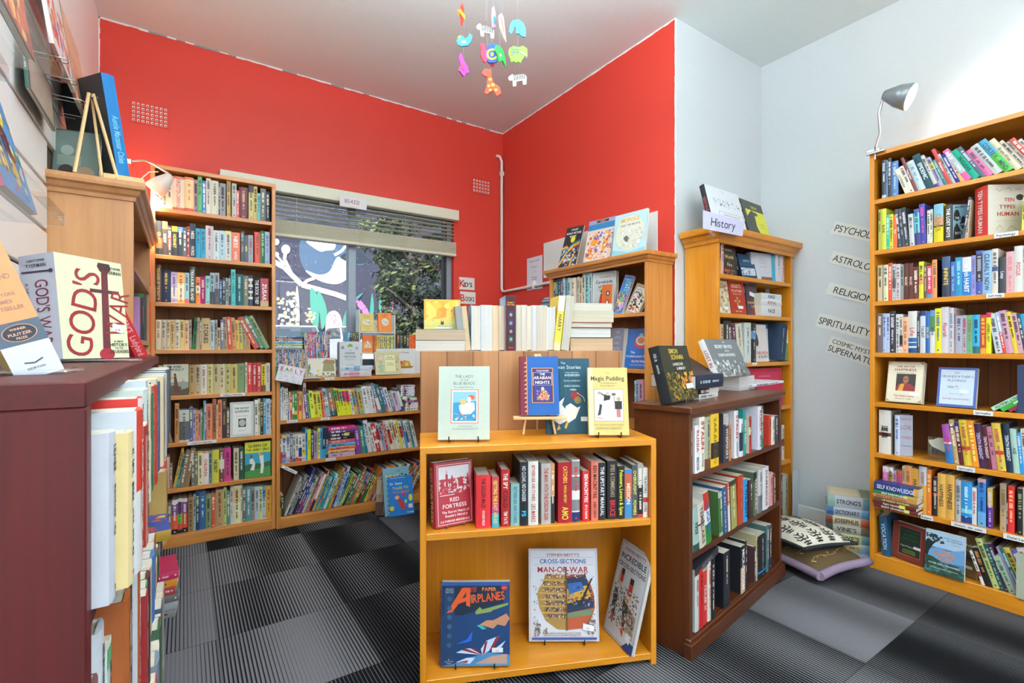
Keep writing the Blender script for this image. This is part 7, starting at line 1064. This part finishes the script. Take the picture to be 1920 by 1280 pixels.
# big blue picture book on an easel, dark framed print, on the knotty bookcase
tl = 1.68
q0 = Vector((-.335, 2.44)); q1 = Vector((-.16, 2.30))
q0 = FL.pt(.10, .05); 
bk, M, w, h = face_at(Vector((-.165, 2.29)), Vector((-.305, 2.48)), tl+.03, 0, .042, '1878b8', 'large bright blue-spined book on a wooden easel on the left-wall bookcase', [('s', .02, .02, .98, .98, 80, .02, '3c4858,5c4048,283848', 3)], tilt=9, h=.36, hard=True, back='3a4048', front='485058', titles=['Auntie Macassar Cities'], span=(.62, .46), ink='7cc8e8', marks=False)
T = thing('wooden_easel', 'pale wooden easel seen from behind carrying the big blue-spined book', 'easel', (0, 0, 0), 'wooden table easels')
ap = at_depth(171, 176, 1.74); zl = lambda p: Vector((p.x, p.y, tl+.002))
MB().tube([zl(at_depth(140, 330, 1.63)), ap+Vector((-.006, 0, 0))], .007, 4).obj('leg', EASEL, T); MB().tube([zl(at_depth(222, 330, 1.72)), ap+Vector((.006, 0, 0))], .007, 4).obj('leg', EASEL, T)
MB().tube([zl(at_depth(192, 330, 1.70)), ap+Vector((0, .02, -.01))], .006, 4).obj('leg', EASEL, T)
MB().rbox(-.235, 2.2, tl+.008, -.12, 2.225, tl+.026, b=.002).obj('ledge', EASEL, T)
for x in (.004, .02): MB().lathe([(0, 0), (.005, 0), (.005, .004), (0, .004)], 10, 'fff', 0, Matrix.Translation(ap+Vector((x, -.008, -.012))) @ Matrix.Rotation(math.pi/2, 4, 'X')).obj('screw', STEEL, T)
face_at(Vector((-.385, 2.30)), Vector((-.255, 2.27)), tl, 0, .012, '4c5c58', 'grey-green picture book with a small room scene, leaning on the left wall', [('r', .02, .02, .98, .98, '6c807c'), ('e', .3, .6, .14, .1, '98a8a0'), ('r', .1, .3, .6, .5, '889890'), ('e', .3, .2, .16, .12, '3c3838'), ('e', .7, .18, .2, .12, 'a08870'), ('r', .1, .0, .9, .06, 'c08888')], tilt=8, h=.19, marks=False)
o = MB().rbox(-.27, 2.46, tl, -.18, 2.56, tl+.03, b=.002, col='c8d8d8').obj('card_box', CLOTH); tag(o, 'flat pale box lying on the left-wall bookcase behind the easel', 'box')
# ================================================================ slat wall display
SLAT = plain('cream_slat_panel', 'f4f0ec', .35, var=.05)
XL += .001; T = thing('slatwall_panel', 'cream slatted display panel on the left wall above the cherry cabinet', 'display panel', (0, 0, 0)); mb = MB()
for i in range(8): z = 1.07+.15*i+(.04 if i == 0 else 0); mb.rbox(XL, .3, z+.006-.04, XL+.018, 2.19 if i < 5 else 3.0, z+.145-.04, b=.002)
mb.obj('slats', SLAT, T); MB().box(XL, .3, 1.07, XL+.006, 2.19, 1.69).box(XL, .3, 1.69, XL+.006, 3.0, 2.27).obj('grooves', plain('groove_brown', '4c4034', .8), T)  # dark brown backing between the slats
MB().rbox(XL, .97, 1.07, XL+.03, 1.0, 2.6, b=.002).obj('acrylic_upright', ACRYL, T)
for k, y in enumerate((1.92, 2.06, 2.21, 2.37, 2.54)):
    z = 1.944; T = thing('wire_bracket', 'bent wire bracket on the slat panel, ' + ('nearest the camera', 'second from the near end', 'middle of the five', 'second from the far end', 'farthest from the camera')[k], 'bracket', (XL+.018, y, z), 'wire brackets on the slat panel')
    MB().tube([(0, -.016, .02), (0, -.016, 0), (.02, -.016, -.006), (.085, -.016, -.006), (.092, -.008, -.006), (.092, .008, -.006), (.085, .016, -.006), (.02, .016, -.006), (0, .016, 0), (0, .016, .02)], .0016, 6).obj('wire', STEEL, T)
AR = [('s', .02, .02, .98, .98, 90, .03, 'b84c28,d88040,7c3020,e8a860', 3)]
def wall_face(y0, y1, z, h, off, t, base, lab, art, tilt=8, **kw):          # faces +x, on the left wall
    return face_at(Vector((XL+off, y0)), Vector((XL+off, y1)), z, 0, t, base, lab, art, tilt=tilt, h=h, **kw)
wall_face(1.30, 1.56, 1.76, .36, .105, .014, '202c44', 'dark-blue-spined red cover standing on the highest clear ledge', [('r', 0, 0, 1, 1, '8c3828')]+AR, 8, hard=True, titles=['TOKI'])
wall_face(1.84, 2.16, 1.943, .34, .092, .01, 'e0dcd8', 'white cover with red swirls on the wire brackets of the slat wall', [('r', 0, 0, 1, 1, 'e4dcd8'), ('s', .05, .05, .95, .6, 50, .02, 'd85030,8870a8,e08858', 4), ('t', 'HELLO', .5, .85, .1, '8c8ca0', .8)], 8)
wall_face(2.2, 2.55, 1.943, .32, .09, .01, '6c2c24', 'peach and white cover at the far end of the wire brackets', [('r', 0, 0, 1, 1, 'e0b898'), ('s', .05, .05, .95, .6, 40, .02, 'd87850,c8a080,a85848', 5)], 8)
wall_face(1.8, 2.12, 1.79, .14, .05, .008, '385c54', 'thin grey-green backed booklet below the brackets on the slat wall', [('r', .05, .05, .95, .95, 'a89888')], 4)
# acrylic ledges with face-out books near the camera
def ledge(y0, y1, z, dep, lab):
    T = thing('acrylic_ledge', lab, 'display ledge', (XL+.018, y0, z), 'clear acrylic ledges on the slat panel'); L = y1-y0
    mb = MB(); mb.rbox(0, 0, 0, dep, L, .003, b=.001); mb.rbox(dep-.003, 0, 0, dep, L, .03, b=.001); mb.rbox(0, 0, -.1, .003, L, .08, b=.001); mb.obj('acrylic', ACRYL, T)
ledge(.95, 1.56, 1.385, .14, 'clear acrylic ledge holding the pink-spined comic cover'); ledge(.85, 1.3, 1.60, .1, 'clear acrylic ledge holding the pale lettered cover'); ledge(.95, 1.6, 1.755, .13, 'highest clear acrylic ledge near the camera')
CM = [('r', 0, 0, 1, 1, '3c88b8'), ('e', .45, .8, .36, .2, 'e8d020'), ('t', 'MARBLE', .45, .88, .1, '4c4420', .5), ('t', 'STEW', .45, .74, .12, '4c4420', .5), ('e', .3, .42, .12, .14, '2c2a30'), ('e', .6, .48, .14, .18, '2c2a30'), ('e', .3, .28, .09, .11, 'e0b048'), ('e', .6, .26, .1, .12, 'e0b048'), ('s', .02, .02, .98, .98, 80, .009, '2c58a8,e8d020,d8e8e8,c83c38,3c8c58,e8d8b0', 4)]
wall_face(1.26, 1.50, 1.392, .25, .12, .012, 'd04070', 'cartoon cover with a yellow blot and pink spine on the clear ledge', CM, 14, marks=True, ink='eee', titles=['CHRIS RIDDELL'])
wall_face(1.06, 1.24, 1.392, .22, .115, .012, '3c5c98', 'blue-edged lilac book beside the pink-spined cartoon cover', [('r', 0, 0, 1, 1, 'a898b8'), ('s', .05, .05, .95, .95, 20, .015, '7888b0,c8b8c8', 4)], 14)
wall_face(.96, 1.26, 1.605, .2, .1, .01, 'dde4ec', 'pale cover with blue lettering on the middle clear ledge', [('t', 'A. GAIMAN', .6, .7, .12, '7890b0', .7, 0), ('t', 'FORTUNATELY', .6, .5, .06, '9aa8c0', .7, 0), ('s', .5, .02, .98, .3, 16, .012, '3c78a8,2c5c88', 4), ('e', .8, .06, .1, .1, 'e0b030')], 12)
wall_face(1.0, 1.26, 1.762, .26, .10, .012, '2c3440', 'black-spined pink cover at the near end of the highest clear ledge', [('r', 0, 0, 1, 1, 'c88888'), ('s', .05, .05, .95, .95, 30, .02, 'e0b0a8,a86060', 4)], 10)
# ================================================================ cherry cabinet: contents and top
GC = 'books jutting from the cherry cabinet'
bc = [('r', .62, .04, .9, .13, 'e8ecf0')]+[('r', .66+.03*i, .05, .675+.03*i+(i % 2)*.008, .12, '30343c') for i in range(7)]
back_txt = [('t', 'MIND', .72, .82, .045, 'c83848', .3), ('t', 'AGE.', .74, .77, .045, 'c83848', .3), ('t', "IT'S", .74, .66, .04, '98a8d0', .3)]+[('t', s_, .7, .58-.045*i, .03, '40444c', .4) for i, s_ in enumerate(('intelligent', 'know', "what's", 'senses,', 'and pro-', 'main', 'essential', 'decisively', 'and text'))]
def cab(z, items, where, seed): meters(FC, z, items, .034, where, GC, .3, seed)
cab(CZs[3], [(.036, .176, 0.013, 'c4ccd8', {'back': 'c8ccd6', 'lab': 'pale grey hardback nearest the camera, jutting from the cherry cabinet upper shelf', 'w': .2, 'hd': True}), (.034, .170, 0.026, 'd8c898', {'back': 'dcc890', 'hd': True}), (.05, .19, 0.031, 'd83c2c', {'bands': [(50, 100, 'e0e0e0')], 'back': 'c8d0dc', 'w': .22, 'hd': True, 'titles': ['LONELY'], 'ink': 'f0e0d8'}), (.04, .2, 0.029, 'c83028', {'bands': [(0, 8, 'e8e0dc')]}), (.05, .16, 0.035, '982c28', {'bands': [(8, 100, 'c88878')], 'titles': ['NEW YORK'], 'ink': '3a2020'}), (.03, .19, .026, 'd8c468'), (.03, .18, .026, '3c343c'), (.06, .2, .026, 'c8d8d4'), (.05, .21, .026, 'c4d0dc'), (.04, .2, .026, 'dcd8c0'), (.04, .2, .026, '303840'), (.05, .18, .026, '388058'), (.05, .19, .03, 'b83c34'), (.06, .2, .03, 'c8ccb0'), (.06, .19, .03, '3c5c90'), (.05, .2, .038, 'd8c8a0'), (.05, .19, .038, '806048'), (.06, .2, .038, 'c0c8d0'), (.06, .18, .038, 'a83c48'), (.06, .2, .038, '586878'), (.06, .19, .038, 'd0b078'), (.06, .2, .038, '344858'), (.05, .19, .038, 'c8c8c0'), (.06, .2, .038, 'd0d8d8'), (.06, .2, .038, '384048'), (.06, .19, .038, 'c8d0b8')], 'upper shelf of the cherry cabinet', 91)
cab(CZs[2], [(.03, .2, 0, '6c3430'), (.04, .24, 0, 'd0d8e0', {'hd': True}), (.04, .2, 0.0045, 'c8d4d0', {'bands': [(0, 12, '58b080')]}), (.05, .235, 0.017, 'b0622c', {'hd': True, 'back': 'a85c2c'}), (.035, .245, 0.018, '28303c'), (.035, .24, 0.024, 'c06030', {'back': 'c8ccd0'}), (.03, .25, 0.0225, '243c5c'), (.03, .175, 0.03, 'a02c30'), (.035, .175, 0.028, '408858'), (.04, .175, 0.0275, '5c3438'), (.04, .13, .024, '9098a0'), (.04, .13, .024, '46603c'), (.05, .13, .024, 'c83c30'), (.05, .13, .024, 'c8ccb0'), (.05, .13, .024, '3c70b0'), (.05, .13, .024, '8c9ca8'), (.06, .13, .024, 'a84838'), (.06, .055, .024, 'd8c8a8'), (.06, .055, .024, '405848'), (.06, .055, .024, '6c4838'), (.06, .055, .024, 'c8c8c8'), (.06, .055, .024, '283858'), (.05, .2, 0.034, 'b89858'), (.05, .22, 0.034, 'c83c48'), (.05, .21, 0.034, 'c8d0b0')], 'second shelf of the cherry cabinet', 92)
cab(CZs[1], [(.03, .2, 0, 'd8d040'), (.04, .22, 0, 'd8dce4'), (.04, .2, 0.005, 'c8d0cc'), (.05, .22, 0.015, '9c5430'), (.04, .22, 0.02, '1c3878', {'hd': True}), (.04, .2, 0.026, '203c88'), (.04, .21, 0.03, '8c2c34'), (.04, .22, 0.034, 'b0b8bc'), (.05, .2, 0.034, '5c3c34'), (.05, .21, 0.034, 'd8c838'), (.05, .2, 0.034, 'b83030'), (.06, .21, 0.034, '788898'), (.06, .2, 0.034, 'd8d4c8'), (.06, .22, 0.034, '386048'), (.06, .2, 0.034, '903838'), (.06, .21, 0.034, '405878'), (.06, .2, 0.034, 'c8a868'), (.06, .2, 0.034, 'a8b0b8')], 'third shelf of the cherry cabinet', 93)
cab(CZs[0], [(.05, .2, .03, c) for c in ('d8d8d0', '384868', 'a84038', 'c8c8b8', '586c50', '903c40', 'd8c880', '40586c', 'c8ccd0', '6c4c38', 'b8a078', '2c3c50')], 'bottom shelf of the cherry cabinet', 94)
# book with a folk-pattern cover lying flat, jutting out
R = Matrix(((0,0,-1,0),(1,0,0,0),(0,-1,0,0),(0,0,0,1)))
book(Matrix.Translation((-.028, 1.50, .628)) @ Matrix.Rotation(math.radians(5), 4, 'Z') @ R, .2, .026, .19, 'a88424', 'gold-spined book with blue and orange folk pattern, lying flat and jutting from the cabinet', front='28489c', art=[('s', .02, .02, .98, .98, 90, .010, 'c86838,d8b048,28489c,3c7858,c83c48,284088', 6)], seed=7)
# floor stack beyond the cabinet
for i in range(6):
    book(Matrix.Translation((-.03+.006*(i % 3), 2.42, .0+.031*i+.0155)) @ Matrix.Rotation(math.radians(4*(i % 3)-4), 4, 'Z') @ R, .2, .03, .17, ['8c8c8c','a0a4a8','70706c','b83c48','d89028','c83060'][i], f"floor book beyond the cherry cabinet, {('lowest', 'second', 'third', 'fourth', 'fifth', 'topmost')[i]} of its stack", seed=700+i, group='floor stack beyond the cherry cabinet')
# cabinet top
cz = 1.067
GWr = [('p', [.62,.97,.8,.97,.82,.92,.77,.88,.64,.88,.6,.93], '4c2c30'), ('p', [.66,.9,.76,.9,.7,.06,.58,.06], '6c343c'), ('r', .46, .66, .92, .695, '5c343c'), ('e', .64, .04, .12, .06, 'a02c3c'),
       ('t', 'WAR', .86, .47, .29, '98303c', .75, 0, 76), ('t', "GOD'S", .33, .46, .36, '98303c', 1.3, 0, 79), ('t', 'CHRISTOPHER', .84, .93, .035, '40443c', .28), ('t', 'TYERMAN', .84, .885, .05, '40443c', .28), ('t', 'A NEW', .84, .17, .03, '40443c', .2), ('t', 'HISTORY', .84, .135, .045, '40443c', .3), ('t', 'OF THE', .84, .1, .025, '40443c', .2), ('t', 'CRUSADES', .84, .065, .045, '40443c', .3), ('p', [.74,.28,.92,.25,.94,.33,.77,.36], 'e4e4ee'), ('t', '$ 38', .84, .29, .03, 'a86080')]
GSp = [('t', 'CHRISTOPHER', .5, .94, .03, '3c4450', .8), ('t', 'TYERMAN', .5, .895, .045, '3c4450', .86), ('l', [.08,.84,.9,.83], .004, '583c60'), ('e', .9, .83, .06, .02, '583c60'), ('t', "GOD'S WAR", .62, .45, .26, '84304c', 1.6, 0, -90), ('t', 'A NEW HISTORY', .2, .55, .05, '5c6470', 1, 0, -90)]
# spine_art texts run down the spine
gb = Matrix.Translation((-.206, 1.344, cz+.008)) @ Matrix.Rotation(math.atan2(.751, .66), 4, 'Z') @ Matrix.Rotation(math.radians(-6), 4, 'X') @ Matrix.Translation((0, .0425, 0))
book(gb, .15, .085, .222, 'd8dcea', 'very thick cream paperback with a red-lettered sword cover on the cherry cabinet', front='d8dab8', art=GWr, spine_art=GSp, marks=False, seed=1)
T = thing('acrylic_book_stand', 'clear acrylic stand under the thick sword-cover paperback', 'book stand', (-.2, 1.33, cz), 'acrylic book stands'); MB().rbox(-.08, -.02, .0005, .12, .12, .007, b=.002).obj('acrylic', ACRYL, T)
gs = Matrix.Translation((-.305, .80, cz+.02)) @ Matrix.Rotation(math.radians(-20), 4, 'Y')
PR = [('r', 0, .3, 1, 1, 'e8a068'), ('r', 0, .18, 1, .3, '506478'), ('r', 0, 0, 1, .18, 'd8dce6'), ('t', 'GUNS, GERMS,', .5, .92, .05, 'b88868', .9), ('t', 'STEEL', .5, .84, .06, 'b88868', .9), ('t', 'JARED', .5, .58, .032, 'a87c68', .5), ('t', 'DIAMOND', .5, .53, .035, 'a87c68', .7), ('t', 'NEW YORK', .5, .44, .024, 'a87c68', .6), ('t', 'TIMES', .5, .405, .024, 'a87c68', .4), ('t', 'BESTSELLER', .5, .37, .026, 'a87c68', .7), ('e', .5, .24, .36, .045, 'd8a088'), ('e', .5, .24, .34, .042, '242c38'), ('t', 'WINNER', .5, .262, .016, 'e0b098', .5), ('t', 'PULITZER', .5, .236, .02, 'e0b098', .6), ('t', 'PRIZE', .5, .214, .016, 'e0b098', .4), ('l', [.3,.085,.5,.075,.7,.09], .0015, '3c4450'), ('t', 'NORTON', .5, .05, .016, '606878', .5)]
Pz = at_depth(120, 690, .60); 
gs = Matrix.Translation((Pz.x, Pz.y, cz+.006)) @ Matrix.Rotation(math.atan2(Pz.y, Pz.x)-math.pi/2+.12, 4, 'Z') @ Matrix.Rotation(math.radians(-20), 4, 'Y') @ Matrix.Translation((-.0215, 0, 0)) @ Matrix.Rotation(math.pi/2, 4, 'Z')
book(gs, .14, .043, .225, 'e8a068', 'orange, grey and white spined paperback leaning in the near left foreground', spine_art=PR, marks=False, seed=2, front='e0e0e0', back='d8c070')
T = thing('acrylic_book_stand', 'clear acrylic stand under the orange-spined paperback', 'book stand', (Pz.x-.05, Pz.y-.02, cz), 'acrylic book stands'); MB().rbox(-.03, -.03, .0005, .06, .1, .006, b=.002).obj('acrylic', ACRYL, T)
# red leaning hardback
book(Matrix.Translation((-.10, 2.06, cz+.001)) @ Matrix.Rotation(math.radians(28), 4, 'Z') @ Matrix.Rotation(math.radians(-24), 4, 'Y') @ Matrix.Translation((-.018, 0, 0)) @ Matrix.Rotation(math.pi/2, 4, 'Z'), .13, .036, .245, 'b81c24', 'plain red hardback leaning beside the thick sword-cover paperback on the cherry cabinet', True, titles=['THE HAPPY PRINCE', 'Ladybird'], ink='d89098', seed=3)
# loose blue-white object edge at the far left: magazine on a stand
face_at(Vector((-.30, .62)), Vector((-.21, .60)), cz, 0, .006, 'd4e4f0', 'pale blue and white booklet at the far left edge of the cabinet top', [('s', .05, .05, .95, .95, 16, .012, 'b8d0e8,98b8dc,eef', 3)], tilt=20, h=.06)
# ================================================================ shelf labels
for F_, z, px, w_, s_, lb, hh in ((FA, AZ[3], 413, .125, "Children's Collectibles", 'white strip reading Children\'s Collectibles under the fifth shelf row', .017), (FA, AZ[2], 351, .14, "Children's Collectibles", 'white strip reading Children\'s Collectibles under the sixth shelf row', .017),
    (FB, lz, 609, .058, 'Dr. Seuss', 'small white strip on the top edge of the low window bookcase', .016), (FB, .652, 538, .06, 'Picture Books', 'small white strip at the left of the window bookcase upper shelf', .016), (FB, .652, 602, .052, 'Novelty', 'small white strip at the middle of the window bookcase upper shelf', .016), (FB, .39, 611, .06, 'TV Stories', 'small white strip on the window bookcase middle shelf edge', .016),
    (FH, HZ[6], 1864, .072, 'Psychology', 'white strip reading Psychology on the right-wall bookcase', .02), (FH, HZ[5], 1849, .055, 'Self-Help', 'white strip reading Self-Help on the right-wall bookcase', .018), (FH, HZ[3], 1825, .062, 'Spirituality', 'upper white strip reading Spirituality on the right-wall bookcase', .02), (FH, HZ[2], 1794, .06, 'Spirituality', 'lower white strip reading Spirituality on the right-wall bookcase', .02),
    (FH, HZ[1], 1726, .045, 'Religion', 'white strip reading Religion on the right-wall bookcase', .02), (FH, HZ[1], 1783, .115, 'Christianity - Islam - Judaism', 'long white strip naming three faiths on the right-wall bookcase', .02), (FH, HZ[1], 1881, .09, 'Dalai Lama', 'white strip reading Dalai Lama on the right-wall bookcase', .022), (FG, GZ[3], 1412, .04, 'Europe', 'tiny white strip on the corner bookcase third shelf', .014)):
    label_strip(F_, z, px, 0, w_, s_, lb, h=hh, roll=0)
label_strip(FB, .39, 527, 0, .1, 'Junior Books', 'white strip hanging askew under the window bookcase middle shelf', d=-.01, h=.018, roll=math.radians(33))
# acrylic stand and fan-shaped shell board on the right-wall bookcase
a = FH.a(1742, .08); T = thing('fan_shaped_block', 'cream scalloped fan-shaped block standing on the sixth right-wall shelf', 'ornament', FH.M @ Matrix.Translation((a, .09, HZ[2]+.001)))
pf_ = [(0.09, 0.0), (.13, 0), (.16, .05), (.16, .115)]+[(.15-.15*i/8+.004*(i % 2), .115-.03*(i/8)**2-.003*(i % 2)) for i in range(9)]+[(.004, .07), (.02, .055), (.075, .035), (.08, .02)]
mb = MB(); mb.prism([(x*.85, y) for x, y in pf_], .02, 'c8c8b8', 0, Matrix.Rotation(math.pi/2, 4, 'X')); mb.obj('block', CLOTH, T)
T = thing('acrylic_book_stand', 'empty clear acrylic stand on the sixth right-wall shelf', 'book stand', FH.M @ Matrix.Translation((FH.a(1728, .02), .02, HZ[2])), 'acrylic book stands'); mb = MB(); mb.rbox(0, 0, .0005, .1, .08, .004, b=.001); mb.rbox(0, .08, .0005, .1, .083, .1, b=.001); mb.obj('acrylic', ACRYL, T)
